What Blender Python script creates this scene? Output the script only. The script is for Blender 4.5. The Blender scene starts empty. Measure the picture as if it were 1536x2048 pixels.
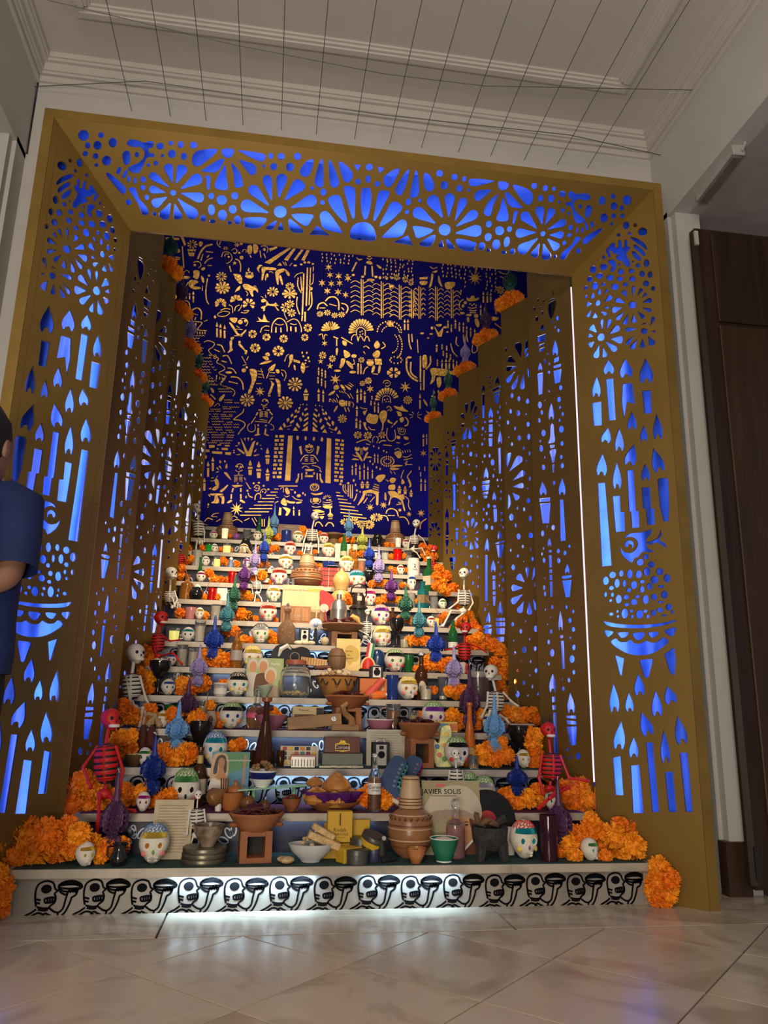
import bpy, math, random
from mathutils import Vector, Matrix
PI = math.pi; SC = bpy.context.scene; COL = SC.collection
random.seed(7)

# ------------------------------------------------------------ camera (fitted to the stair nosings and the floor joints)
FPX, YAW, PIT, ROL = 1519.67, 0.145977, 0.247743, 0.019209
CAM = Vector((0, -3.1985, 0.7762))
_f = Vector((math.sin(YAW)*math.cos(PIT), math.cos(YAW)*math.cos(PIT), math.sin(PIT)))
_r = Vector((math.cos(YAW), -math.sin(YAW), 0)); _u = _r.cross(_f)
CR = _r*math.cos(ROL) + _u*math.sin(ROL); CU = -_r*math.sin(ROL) + _u*math.cos(ROL); CF = _f
cd = bpy.data.cameras.new('camera'); cam = bpy.data.objects.new('camera', cd); COL.objects.link(cam)
cd.sensor_fit = 'HORIZONTAL'; cd.sensor_width = 36; cd.lens = FPX*36/1536; cd.clip_start = .02; cd.clip_end = 60
cam.matrix_world = Matrix(((CR.x, CU.x, -CF.x, CAM.x), (CR.y, CU.y, -CF.y, CAM.y), (CR.z, CU.z, -CF.z, CAM.z), (0, 0, 0, 1)))
SC.camera = cam

# ------------------------------------------------------------ world, exposure, lights
SC.view_settings.view_transform = 'Standard'; SC.view_settings.look = 'None'
SC.view_settings.gamma = 1; SC.view_settings.use_curve_mapping = False; SC.view_settings.exposure = EXPO = 1.0
w = bpy.data.worlds.new('world'); SC.world = w; w.use_nodes = True
bg = w.node_tree.nodes['Background']; bg.inputs[0].default_value = (.62, .72, 1, 1); bg.inputs[1].default_value = .09

def light(name, kind, loc, target, energy, col, size=.3, size_y=None, angle=60, blend=.5, spread=180):
	l = bpy.data.lights.new(name, kind); l.energy = energy; l.color = col
	if kind == 'AREA':
		l.size = size; l.spread = math.radians(spread)
		if size_y: l.shape = 'RECTANGLE'; l.size_y = size_y
	elif kind == 'SPOT': l.spot_size = math.radians(angle); l.spot_blend = blend; l.shadow_soft_size = size
	else: l.shadow_soft_size = size
	o = bpy.data.objects.new(name, l); COL.objects.link(o); o.location = loc
	if target is not None:
		o.rotation_euler = (Vector(target)-Vector(loc)).to_track_quat('-Z', 'Y').to_euler()
	return o
WARM = (1, .80, .56)
light('room_light', 'AREA', (-.9, -4.9, 3.0), (.8, 0, 1.2), 38, (1, .86, .68), 2.0, 1.2)
light('room_uplight', 'AREA', (-.6, -4.3, .5), (1.1, -.2, 3.6), 40, (1, .86, .70), 1.2, .6)
light('altar_spot', 'SPOT', (.25, .62, 3.55), (.42, 2.3, 1.7), 340, WARM, .05, angle=62, blend=1)
light('altar_spot', 'SPOT', (.5, -2.6, 3.5), (.42, 1.75, 1.35), 350, WARM, .07, angle=31, blend=.9)
light('foil_light', 'AREA', (.36, 2.2, 5.3), (.4, 3.7, 3.6), 12, (1, .86, .62), 2.2, .4)
light('foil_light', 'AREA', (.36, 3.3, 2.55), (.36, 3.75, 3.0), 3.5, (1, .86, .62), 1.8, .1)
# ------------------------------------------------------------ pixel -> place helpers
XC = .356; H = .16; RUN = .25894
def ray(px, py): return (CF*FPX + CR*(px-768) - CU*(py-1024)).normalized()
def on_axis(px, py, ax, val):
	d = ray(px, py); return CAM + d*((val-CAM[ax])/d[ax])
def on_plane(px, py, P0, n):
	d = ray(px, py); return CAM + d*(n.dot(P0-CAM)/n.dot(d))
def X_at(px, Y, Z):
	"""world X that shows at picture column px for the given Y and Z"""
	k = (px-768)/FPX; q = Vector((0, Y, Z))-CAM
	return (k*q.dot(CF)-q.dot(CR))/(CR.x-k*CF.x)
def ppm(P): return FPX/((Vector(P)-CAM).dot(CF))
def tread(px, step, dy=.1, dz=0.0):
	Y = (step-1)*RUN+dy; Z = step*H+dz
	return Vector((X_at(px, Y, Z), Y, Z))

# ------------------------------------------------------------ materials
MATS = {}
def mat(name, col, rough=.5, metal=0., var=.10, scale=9., bump=0., trans=0., emit=0., ecol=None, ior=1.45, spec=.5, coat=0., sss=0., alpha=1., vcol=None):
	if name in MATS: return MATS[name]
	m = bpy.data.materials.new(name); m.use_nodes = True; N = m.node_tree.nodes; L = m.node_tree.links
	b = N['Principled BSDF']
	c = (*col, 1)
	tc = N.new('ShaderNodeTexCoord'); nz = N.new('ShaderNodeTexNoise'); nz.inputs['Scale'].default_value = scale; nz.inputs['Detail'].default_value = 4
	L.new(tc.outputs['Object'], nz.inputs['Vector'])
	rp = N.new('ShaderNodeValToRGB'); rp.color_ramp.elements[0].position = .3; rp.color_ramp.elements[1].position = .7
	lo = [max(0, x*(1-var)) for x in col] if vcol is None else vcol
	rp.color_ramp.elements[0].color = (*lo, 1); rp.color_ramp.elements[1].color = (*[min(1, x*(1+var)) for x in col], 1)
	L.new(nz.outputs['Fac'], rp.inputs['Fac']); L.new(rp.outputs['Color'], b.inputs['Base Color'])
	b.inputs['Roughness'].default_value = rough; b.inputs['Metallic'].default_value = metal; b.inputs['IOR'].default_value = ior
	b.inputs['Specular IOR Level'].default_value = spec
	if trans: b.inputs['Transmission Weight'].default_value = trans
	if coat: b.inputs['Coat Weight'].default_value = coat
	if sss: b.inputs['Subsurface Weight'].default_value = sss; b.inputs['Subsurface Radius'].default_value = (.01, .006, .004)
	if emit: b.inputs['Emission Color'].default_value = (*(ecol or col), 1); b.inputs['Emission Strength'].default_value = emit
	if bump:
		n2 = N.new('ShaderNodeTexNoise'); n2.inputs['Scale'].default_value = scale*3; n2.inputs['Detail'].default_value = 6
		L.new(tc.outputs['Object'], n2.inputs['Vector'])
		bp = N.new('ShaderNodeBump'); bp.inputs['Strength'].default_value = bump; bp.inputs['Distance'].default_value = .01
		L.new(n2.outputs['Fac'], bp.inputs['Height']); L.new(bp.outputs['Normal'], b.inputs['Normal'])
	MATS[name] = m
	return m
def marble(name, base, vein, rough=.25, scale=2.2):
	m = bpy.data.materials.new(name); m.use_nodes = True; N = m.node_tree.nodes; L = m.node_tree.links; b = N['Principled BSDF']
	tc = N.new('ShaderNodeTexCoord'); oi = N.new('ShaderNodeObjectInfo')
	mp = N.new('ShaderNodeMapping'); mp.inputs['Scale'].default_value = (1, 2.6, 1); mp.inputs['Rotation'].default_value = (0, 0, .5)
	ad = N.new('ShaderNodeVectorMath'); ad.operation = 'ADD'; sc = N.new('ShaderNodeVectorMath'); sc.operation = 'SCALE'; sc.inputs['Scale'].default_value = 7
	L.new(oi.outputs['Random'], sc.inputs[0]); L.new(tc.outputs['Object'], ad.inputs[0]); L.new(sc.outputs[0], ad.inputs[1]); L.new(ad.outputs[0], mp.inputs[0])
	nz = N.new('ShaderNodeTexNoise'); nz.inputs['Scale'].default_value = scale; nz.inputs['Detail'].default_value = 9; nz.inputs['Distortion'].default_value = 1.4
	L.new(mp.outputs[0], nz.inputs['Vector'])
	rp = N.new('ShaderNodeValToRGB'); e = rp.color_ramp.elements
	e[0].position = .36; e[0].color = (*vein, 1); e[1].position = .52; e[1].color = (*base, 1)
	x = e.new(.75); x.color = (*[c*.9 for c in base], 1)
	L.new(nz.outputs['Fac'], rp.inputs['Fac']); L.new(rp.outputs['Color'], b.inputs['Base Color']); b.inputs['Roughness'].default_value = rough
	MATS[name] = m; return m
def wood(name, c1, c2, rough=.45, scale=1.5, rot=(0, 0, 0), stretch=(1, 1, .08)):
	m = bpy.data.materials.new(name); m.use_nodes = True; N = m.node_tree.nodes; L = m.node_tree.links; b = N['Principled BSDF']
	tc = N.new('ShaderNodeTexCoord'); mp = N.new('ShaderNodeMapping'); mp.inputs['Scale'].default_value = stretch; mp.inputs['Rotation'].default_value = rot
	L.new(tc.outputs['Object'], mp.inputs[0]); nz = N.new('ShaderNodeTexNoise'); nz.inputs['Scale'].default_value = scale*10; nz.inputs['Detail'].default_value = 6; nz.inputs['Distortion'].default_value = .6
	L.new(mp.outputs[0], nz.inputs['Vector']); rp = N.new('ShaderNodeValToRGB'); e = rp.color_ramp.elements
	e[0].position = .35; e[0].color = (*c1, 1); e[1].position = .65; e[1].color = (*c2, 1)
	L.new(nz.outputs['Fac'], rp.inputs['Fac']); L.new(rp.outputs['Color'], b.inputs['Base Color']); b.inputs['Roughness'].default_value = rough
	MATS[name] = m; return m

# ------------------------------------------------------------ mesh builder
class MB:
	def __init__(s): s.v = []; s.f = []
	def add(s, vs, fs, M=None):
		o = len(s.v); s.v += [tuple(M @ Vector(p)) if M is not None else tuple(p) for p in vs]
		s.f += [tuple(i+o for i in q) for q in fs]; return s
	def box(s, c, d, M=None, b=0.0):
		x, y, z = d[0]/2, d[1]/2, d[2]/2
		if b > 0:   # chamfered box
			b = min(b, x*.9, y*.9, z*.9); vs = []; idx = {}
			for sx in (-1, 1):
				for sy in (-1, 1):
					for sz in (-1, 1):
						for a in range(3):
							p = [sx*(x-(b if a != 0 else 0)), sy*(y-(b if a != 1 else 0)), sz*(z-(b if a != 2 else 0))]
							idx[(sx, sy, sz, a)] = len(vs); vs.append((c[0]+p[0], c[1]+p[1], c[2]+p[2]))
			g = lambda *k: idx[k]; fs = []
			for t in (-1, 1):
				q = [g(t, -1, -1, 0), g(t, 1, -1, 0), g(t, 1, 1, 0), g(t, -1, 1, 0)]; fs.append(q if t > 0 else q[::-1])
				q = [g(-1, t, -1, 1), g(1, t, -1, 1), g(1, t, 1, 1), g(-1, t, 1, 1)]; fs.append(q if t < 0 else q[::-1])
				q = [g(-1, -1, t, 2), g(1, -1, t, 2), g(1, 1, t, 2), g(-1, 1, t, 2)]; fs.append(q if t > 0 else q[::-1])
			for s1 in (-1, 1):
				for s2 in (-1, 1):
					fs += [[g(s1, s2, -1, 0), g(s1, s2, 1, 0), g(s1, s2, 1, 1), g(s1, s2, -1, 1)], [g(s1, -1, s2, 0), g(s1, 1, s2, 0), g(s1, 1, s2, 2), g(s1, -1, s2, 2)], [g(-1, s1, s2, 1), g(1, s1, s2, 1), g(1, s1, s2, 2), g(-1, s1, s2, 2)]]
					for s3 in (-1, 1): fs.append([g(s1, s2, s3, 0), g(s1, s2, s3, 1), g(s1, s2, s3, 2)])
			return s.add(vs, fs, M)
		vs = [(c[0]+i*x, c[1]+j*y, c[2]+k*z) for i in (-1, 1) for j in (-1, 1) for k in (-1, 1)]
		return s.add(vs, [(0, 1, 3, 2), (4, 6, 7, 5), (0, 4, 5, 1), (2, 3, 7, 6), (0, 2, 6, 4), (1, 5, 7, 3)], M)
	def lathe(s, prof, n=16, c=(0, 0, 0), M=None, sy=1., cap=True, wob=None):
		vs = []; fs = []; m = len(prof)
		for j, (r, z) in enumerate(prof):
			for i in range(n):
				a = 2*PI*i/n; k = wob(a, z) if wob else 1
				vs.append((c[0]+r*k*math.cos(a), c[1]+r*k*sy*math.sin(a), c[2]+z))
		for j in range(m-1):
			for i in range(n):
				fs.append((j*n+i, j*n+(i+1) % n, (j+1)*n+(i+1) % n, (j+1)*n+i))
		if cap:
			if prof[0][0] > 1e-6: fs.append(tuple(range(n))[::-1])
			if prof[-1][0] > 1e-6: fs.append(tuple((m-1)*n+i for i in range(n)))
		return s.add(vs, fs, M)
	def tube(s, path, rad, n=6, cap=True, closed=False, M=None):
		P = [Vector(p) for p in path]; m = len(P); vs = []; fs = []
		R = rad if isinstance(rad, (list, tuple)) else [rad]*m
		up = None
		for i in range(m):
			t = (P[(i+1) % m]-P[i-1]) if closed else (P[min(i+1, m-1)]-P[max(i-1, 0)])
			if t.length < 1e-9: t = Vector((0, 0, 1))
			t.normalize()
			if up is None: up = Vector((0, 0, 1)) if abs(t.z) < .9 else Vector((1, 0, 0))
			a = t.cross(up)
			if a.length < 1e-6: a = t.cross(Vector((0, 1, 0)))
			a.normalize(); b = a.cross(t).normalized(); up = b
			for k in range(n):
				q = 2*PI*k/n; vs.append(P[i]+(a*math.cos(q)+b*math.sin(q))*R[i])
		for i in range(m if closed else m-1):
			j = (i+1) % m
			for k in range(n): fs.append((i*n+k, i*n+(k+1) % n, j*n+(k+1) % n, j*n+k))
		if cap and not closed: fs.append(tuple(range(n))[::-1]); fs.append(tuple((m-1)*n+k for k in range(n)))
		return s.add(vs, fs, M)
	def ball(s, c, r, n=12, m=8, M=None):
		rx, ry, rz = r if isinstance(r, (list, tuple)) else (r, r, r)
		pr = [(max(1e-7, math.sin(PI*j/m)), -math.cos(PI*j/m)) for j in range(m+1)]
		vs = []; fs = []
		vs.append((c[0], c[1], c[2]-rz))
		for j in range(1, m):
			for i in range(n):
				a = 2*PI*i/n; vs.append((c[0]+rx*pr[j][0]*math.cos(a), c[1]+ry*pr[j][0]*math.sin(a), c[2]+rz*pr[j][1]))
		vs.append((c[0], c[1], c[2]+rz)); L = len(vs)-1
		for i in range(n):
			fs.append((0, 1+(i+1) % n, 1+i)); fs.append((L, L-n+i, L-n+(i+1) % n))
			for j in range(m-2): fs.append((1+j*n+i, 1+j*n+(i+1) % n, 1+(j+1)*n+(i+1) % n, 1+(j+1)*n+i))
		return s.add(vs, fs, M)
	def prism(s, poly, y0, y1, M=None):
		"""polygon in local XZ, extruded along Y"""
		n = len(poly); vs = [(p[0], y0, p[1]) for p in poly]+[(p[0], y1, p[1]) for p in poly]
		fs = [tuple(range(n)), tuple(range(2*n-1, n-1, -1))]+[(i, i+n, (i+1) % n+n, (i+1) % n) for i in range(n)]
		return s.add(vs, fs, M)
	def ribbon(s, pts, wd, y0, y1, closed=False, M=None):
		"""flat stroke of width wd (or list) along pts in local XZ"""
		m = len(pts); W = wd if isinstance(wd, (list, tuple)) else [wd]*m; L = []; Rr = []
		for i in range(m):
			if closed: a, b = pts[i-1], pts[(i+1) % m]
			else: a, b = pts[max(i-1, 0)], pts[min(i+1, m-1)]
			dx, dz = b[0]-a[0], b[1]-a[1]; l = math.hypot(dx, dz) or 1; nx, nz = -dz/l*W[i]/2, dx/l*W[i]/2
			L.append((pts[i][0]+nx, pts[i][1]+nz)); Rr.append((pts[i][0]-nx, pts[i][1]-nz))
		vs = []
		for i in range(m): vs += [(L[i][0], y0, L[i][1]), (Rr[i][0], y0, Rr[i][1]), (L[i][0], y1, L[i][1]), (Rr[i][0], y1, Rr[i][1])]
		fs = []
		for i in range(m if closed else m-1):
			a, b = 4*i, 4*((i+1) % m); fs += [(a, a+1, b+1, b), (a+2, b+2, b+3, a+3), (a, b, b+2, a+2), (a+1, a+3, b+3, b+1)]
		if not closed: fs += [(0, 2, 3, 1), (4*m-4, 4*m-3, 4*m-1, 4*m-2)]
		return s.add(vs, fs, M)
	def mesh(s, name, smooth=35):
		me = bpy.data.meshes.new(name); me.from_pydata(s.v, [], s.f); me.update()
		me.materials.append(None)
		if smooth:
			me.polygons.foreach_set('use_smooth', [True]*len(me.polygons)); me.set_sharp_from_angle(angle=math.radians(smooth))
		return me

def obj(name, me, m, parent=None, loc=(0, 0, 0), rot=(0, 0, 0), scale=(1, 1, 1)):
	if isinstance(me, MB): me = me.mesh(name)
	o = bpy.data.objects.new(name, me); COL.objects.link(o)
	if not me.materials: me.materials.append(None)
	o.material_slots[0].link = 'OBJECT'; o.material_slots[0].material = m
	o.location = loc; o.rotation_euler = rot; o.scale = scale if hasattr(scale, '__len__') else (scale,)*3
	if parent is not None: o.parent = parent
	return o
def tag(o, label=None, cat=None, group=None, kind=None):
	if label: o['label'] = label
	if cat: o['category'] = cat
	if group: o['group'] = group
	if kind: o['kind'] = kind
	return o
def thing(name, label, cat, loc=(0, 0, 0), rz=0, group=None, rot=None, scale=1):
	o = bpy.data.objects.new(name, None); COL.objects.link(o); o.empty_display_size = .05
	o.location = loc; o.rotation_euler = rot if rot else (0, 0, rz); o.scale = (scale,)*3
	return tag(o, label, cat, group)
def struct(name, mb, m, parent=None):
	o = obj(name, mb, m, parent)
	if parent is None: o['kind'] = 'structure'
	return o
def Rx(a): return Matrix.Rotation(a, 4, 'X')
def Ry(a): return Matrix.Rotation(a, 4, 'Y')
def Rz(a): return Matrix.Rotation(a, 4, 'Z')
def Tr(x, y, z): return Matrix.Translation((x, y, z))

def smooth_loop(pts, k=4, closed=True):
	"""Catmull-Rom through the points"""
	n = len(pts); out = []
	for i in range(n if closed else n-1):
		p = [pts[(i+j) % n] if closed else pts[min(max(i+j, 0), n-1)] for j in (-1, 0, 1, 2)]
		for q in range(k):
			t = q/k; t2 = t*t; t3 = t2*t
			out.append(tuple(.5*(2*p[1][c]+(p[2][c]-p[0][c])*t+(2*p[0][c]-5*p[1][c]+4*p[2][c]-p[3][c])*t2+(3*p[1][c]-p[0][c]-3*p[2][c]+p[3][c])*t3) for c in (0, 1)))
	if not closed: out.append(tuple(pts[-1]))
	return out
def clip_poly(poly, x0, x1, y0, y1):
	for ax, v, sg in ((0, x0, 1), (0, x1, -1), (1, y0, 1), (1, y1, -1)):
		out = []; n = len(poly)
		for i in range(n):
			a, b = poly[i-1], poly[i]; ia = (a[ax]-v)*sg >= 0; ib = (b[ax]-v)*sg >= 0
			if ia != ib:
				t = (v-a[ax])/(b[ax]-a[ax]); out.append((a[0]+(b[0]-a[0])*t, a[1]+(b[1]-a[1])*t))
			if ib: out.append(b)
		poly = out
		if len(poly) < 3: return []
	return poly
def bbox(p): xs = [q[0] for q in p]; ys = [q[1] for q in p]; return min(xs), max(xs), min(ys), max(ys)
def crosses(a, b):
	def seg(p, q, r, s):
		d = lambda u, v, w: (v[0]-u[0])*(w[1]-u[1])-(v[1]-u[1])*(w[0]-u[0])
		return d(p, q, r)*d(p, q, s) < 0 and d(r, s, p)*d(r, s, q) < 0
	def inside(p, poly):
		c = False
		for i in range(len(poly)):
			u, v = poly[i-1], poly[i]
			if (u[1] > p[1]) != (v[1] > p[1]) and p[0] < (v[0]-u[0])*(p[1]-u[1])/(v[1]-u[1])+u[0]: c = not c
		return c
	if inside(a[0], b) or inside(b[0], a): return True
	return any(seg(a[i-1], a[i], b[j-1], b[j]) for i in range(len(a)) for j in range(len(b)))
def tidy(holes, gap=.0012):
	"""shrink or drop cut-outs that would run into one another"""
	out = []
	for h in holes:
		q = []
		for p in h:
			if not q or math.dist(p, q[-1]) > 1e-5: q.append(p)
		if len(q) > 3 and math.dist(q[0], q[-1]) < 1e-5: q.pop()
		if len(q) < 3: continue
		for k in range(5):
			B = bbox(q); ok = True
			if B[1]-B[0] < .002 or B[3]-B[2] < .002: ok = False; break
			for o, C in out:
				if B[0] < C[1]+gap and C[0] < B[1]+gap and B[2] < C[3]+gap and C[2] < B[3]+gap and crosses(q, o): ok = False; break
			if ok: break
			cx = (B[0]+B[1])/2; cy = (B[2]+B[3])/2; q = [(cx+(x-cx)*.82, cy+(y-cy)*.82) for x, y in q]
		if ok: out.append((q, bbox(q)))
	return [o for o, _ in out]
def plate_mesh(name, outer, holes, th):
	"""flat sheet with cut-outs, local XY, thickness th along Z"""
	holes = tidy(holes)
	cu = bpy.data.curves.new(name, 'CURVE'); cu.dimensions = '2D'; cu.fill_mode = 'BOTH'; cu.extrude = th/2
	for lp in [outer]+[h for h in holes if len(h) > 2]:
		sp = cu.splines.new('POLY'); sp.points.add(len(lp)-1)
		for p, q in zip(sp.points, lp): p.co = (q[0], q[1], 0, 1)
		sp.use_cyclic_u = True
	o = bpy.data.objects.new(name, cu); COL.objects.link(o)
	me = bpy.data.meshes.new_from_object(o.evaluated_get(bpy.context.evaluated_depsgraph_get()))
	bpy.data.objects.remove(o); bpy.data.curves.remove(cu); me.name = name
	me.materials.clear(); me.materials.append(None)
	return me
# ------------------------------------------------------------ room shell
M_WALL = mat('wall_paint', (.50, .49, .47), .7, var=.04, scale=3, bump=.05)
M_CEIL = mat('ceiling_paint', (.54, .52, .49), .75, var=.03, scale=2, bump=.03)
M_DARKWOOD = wood('walnut_board', (.018, .008, .004), (.034, .016, .007), .4)
M_BASE = wood('baseboard_wood', (.03, .014, .007), (.05, .024, .012), .4)
M_FLOOR = marble('floor_marble', (.62, .52, .40), (.43, .34, .25), .22, 2.4)
M_STEP = marble('step_marble', (.46, .40, .32), (.30, .26, .21), .35, 3.0)
M_JOINT = mat('joint_dark', (.035, .027, .02), .9)
XL, XR, YW, ZC = -1.338, 2.03, .30, 4.0
fl = struct('floor', MB().box((.35, -3.3, -.03), (9, 8.4, .04)), M_JOINT)
TD = .656; g = .0042
dm = MB().prism([(0, -TD/2+g), (TD/2-g, 0), (0, TD/2-g), (-TD/2+g, 0)], -.01, .01).mesh('tile', 0)
def tile_full(cx, cy):
	o = obj('tile', dm, M_FLOOR, fl, (cx, cy, -.0105), (PI/2, 0, 0)); return o
YB = -.288
for j in range(0, 8):
	for i in range(-7, 9):
		if j == 0: continue
		cx = -.033+TD*i+(0 if j % 2 else TD/2); cy = YB-(j)*TD/2+0
		if cy > YB-.3*TD: pass
		if -3.6 < cx < 4.2: tile_full(cx, cy)
tri = MB().prism([(-TD/2+2*g, g), (TD/2-2*g, g), (0, TD/2-g)], -.01, .01).mesh('tile', 0)
for i in range(-6, 8):   # half tiles along the border
	obj('half_tile', tri, M_FLOOR, fl, (-.033+TD*i+TD/2, YB, -.0105), (PI/2, 0, 0))
for i in range(-3, 4):   # long border slabs in front of the stair
	x0 = -.32+1.257*i; obj('border_slab', MB().box((x0+.6285, (YB+.31)/2, -.0105), (1.257-2*g, .31-YB-2*g, .02)), M_FLOOR, fl)
M_LAND = M_STEP
# walls
wb = MB()
wb.box((XC, YW+.1, (3.42+ZC)/2), (XR-XL, .2, ZC-3.42)); wb.box(((XL+XC-1.47)/2, YW+.1, 1.71), (XC-1.47-XL, .2, 3.42)); wb.box(((XR+XC+1.47)/2, YW+.1, 1.71), (XR-XC-1.47, .2, 3.42))
struct('wall_back', wb, M_WALL)
for nm, X, s in (('wall_right', XR, 1), ('wall_left', XL, -1)):
	b = MB().box((X+s*.05, .235, 1.71), (.1, .13, 3.42)); b.box((X+s*.05, -1.9, (3.39+ZC)/2), (.1, 4.4, ZC-3.39)); b.box((X+s*.075, -2.9, 1.7), (.15, 1.2, 3.39))
	b.box((X+s*.09, .147, 1.695), (.14, .046, 3.39))
	struct(nm, b, M_WALL)
	struct('baseboard_'+('right' if s > 0 else 'left'), MB().box((X+s*.045, .135, .11), (.11, .06, .22)), M_BASE)
struct('ceiling', MB().box((.35, -2.6, ZC+.05), (4.2, 6.2, .1)), M_CEIL)
# side bay beyond each opening: lower soffit
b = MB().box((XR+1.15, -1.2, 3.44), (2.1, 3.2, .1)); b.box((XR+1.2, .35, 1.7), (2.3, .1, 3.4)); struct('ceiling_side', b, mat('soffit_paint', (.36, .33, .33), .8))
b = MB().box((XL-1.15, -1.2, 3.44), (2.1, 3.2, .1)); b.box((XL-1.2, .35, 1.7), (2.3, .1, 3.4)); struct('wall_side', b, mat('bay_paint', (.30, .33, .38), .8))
# cornices: stepped mouldings under the ceiling
def cornice(name, x0, x1, along_y=None):
	b = MB()
	for z0, z1, d in ((3.855, 3.872, .014), (3.872, 3.895, .006), (3.895, 3.91, .024), (3.91, 3.955, .034), (3.955, 3.97, .052), (3.97, 4.0, .062)):
		if along_y is None: b.box(((x0+x1)/2, YW-d/2, (z0+z1)/2), (x1-x0, d, z1-z0))
		else: d += .0015; b.box((along_y[0]+along_y[1]*d/2, (x0+x1)/2, (z0+z1)/2-.0012), (d, x1-x0, z1-z0))
	struct(name, b, M_CEIL)
cornice('trim_1', XL, XR); cornice('trim_2', -3.5, YW, (XR, -1)); cornice('trim_3', -3.5, YW, (XL, 1))
b = MB()
for d, z in ((.085, .012), (.06, .026), (.03, .036)):
	b.box(((-1.09+1.745)/2, -.045, ZC-z/2), (2.835+d-.085, d, z))
	for X in (-1.09+.04, 1.745-.04): b.box((X, -1.64, ZC-z/2), (d, 3.1, z+.0016))
struct('trim_4', b, M_CEIL)
# tall wooden door leaf and its light fitting in the right bay
d = struct('door_1', MB().box((2.62, .05, 1.64), (1.08, .06, 3.2), b=.02), M_DARKWOOD)
obj('panel', MB().box((2.66, .012, 1.39), (.98, .014, 2.56), b=.004), wood('walnut_light', (.030, .014, .005), (.052, .025, .009), .4), d)
obj('panel', MB().box((2.66, .012, 2.94), (.98, .014, .5), b=.004), M_DARKWOOD, d)
obj('kick_plate', MB().box((2.105, .018, .15), (.022, .01, .13)), mat('door_stop_black', (.02, .02, .02), .5), d)
obj('hinge', MB().box((2.088, .012, 3.16), (.02, .012, .08)), mat('hinge_pale', (.45, .45, .4), .5), d)
M_FIX = mat('fitting_white', (.42, .40, .38), .5)
A = on_axis(1402, 400, 2, 3.36); B = on_axis(1478, 300, 2, 3.36)
t = thing('tube_light', 'unlit grey tube light fitting under the soffit above the wooden door', 'light', (A+B)/2)
Lf = (B-A).length; dv = (B-A).normalized(); Mf = Rz(math.atan2(dv.y, dv.x))
obj('housing', MB().box((0, 0, .012), (Lf, .06, .045), Mf, .006), M_FIX, t)
obj('diffuser', MB().box((0, .0, -.02), (Lf*.94, .05, .02), Mf, .006), mat('diffuser_grey', (.16, .15, .14), .4), t)
obj('end_cap', MB().box((Lf*.49, 0, -.005), (.014, .058, .04), Mf, .004), M_FIX, t)
obj('cable', MB().tube([tuple(Mf @ Vector(p)) for p in ((Lf*.49, 0, .01), (Lf*.53, .01, -.01), (Lf*.56, .02, .02), (Lf*.55, .02, .035))], .006), M_FIX, t)
# suspension wires stretched under the ceiling
M_WIRE = mat('wire_steel', (.10, .095, .09), .5, .6)
wx = [(202, 0, 265, 235), (291, 0, 342, 245), (378, 0, 413, 257), (470, 0, 486, 266), (563, 0, 562, 276), (652, 0, 631, 284), (751, 0, 707, 293), (843, 0, 777, 301), (930, 0, 840, 308), (1028, 0, 913, 317), (1119, 0, 977, 325), (1210, 0, 1043, 334), (1308, 0, 1109, 342), (1392, 0, 1168, 350)]
ZWR = 3.74
for i, (a, b_, c, e) in enumerate(wx):
	X = on_axis(c, e, 2, ZWR).x
	o = obj('long_wire', MB().tube([(X, -3.2, ZWR), (X, -1.4, ZWR-.004), (X, YW, ZWR+.01)], .0017, 5), M_WIRE)
	tag(o, 'thin steel wire running from above the gold frame towards the room', 'wire', 'parallel wires under the ceiling')
w1 = [on_axis(x, y, 2, ZWR+.06) for x, y in ((55, 128), (290, 162), (768, 230), (1140, 270), (1315, 290))]
tag(obj('cross_wire', MB().tube([(XL, YW-.03, w1[0].z)]+w1[1:4]+[(XR, w1[3].y+.06, w1[0].z)], .0022, 5), M_WIRE), 'wire crossing just below the back cornice from corner to corner', 'wire')
w2 = [on_axis(x, y, 2, 3.83) for x, y in ((95, 0), (470, 90), (770, 148), (970, 172), (1385, 180))]
tag(obj('cross_wire', MB().tube(w2, .002, 5), M_WIRE), 'slack wire crossing the ceiling in front of the raised moulding', 'wire')

# ------------------------------------------------------------ stair
M_GREEN = mat('tread_cloth_green', (.022, .060, .058), .9, var=.25, scale=20, bump=.2)
M_MAG = mat('tread_cloth_magenta', (.10, .012, .045), .9, var=.25, scale=20, bump=.2)
M_NAVY = mat('riser_navy', (.012, .014, .035), .45, var=.2)
st = tag(bpy.data.objects.new('staircase', None), 'marble staircase of fourteen steps carrying the offerings', 'staircase'); COL.objects.link(st)
def hw(k): return 1.262 if k == 1 else (1.10 if k == 2 else 1.035)
for k in range(1, 15):
	y0 = (k-1)*RUN; y1 = k*RUN if k < 14 else k*RUN+.06; z1 = k*H; w_ = hw(k); TH = .031
	if k == 1: poly = [(-w_, 0), (w_, 0), (w_, .06), (1.118, .2), (1.118, .30), (-1.118, .30), (-1.118, .2), (-w_, .06)]
	else: poly = [(-w_, y0), (w_, y0), (w_, y1+.045), (-w_, y1+.045)]
	M = Matrix(((1, 0, 0, XC), (0, 0, 1, 0), (0, 1, 0, 0), (0, 0, 0, 1)))
	o = obj('tread', MB().prism(poly, z1-TH, z1, M), M_STEP, st)
	cl = [(x*.985, max(y, y0+.006)) for x, y in poly]
	obj('tread_cloth', MB().prism(cl, z1+.0002, z1+.0018, M), M_GREEN if k % 2 else M_MAG, o)
	rw = w_-.03
	obj('riser', MB().box((XC, y0+.04, z1-TH/2-H/2), (2*rw, .02, H-TH+.034)), marble('riser_stone', (.30, .27, .235), (.21, .185, .16), .3, 3.0) if k == 1 else M_NAVY, st)
for s in (-1, 1): obj('side_cheek', MB().box((XC+s*1.248, .05, .062), (.03, .06, .124)), M_STEP, st)
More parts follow.
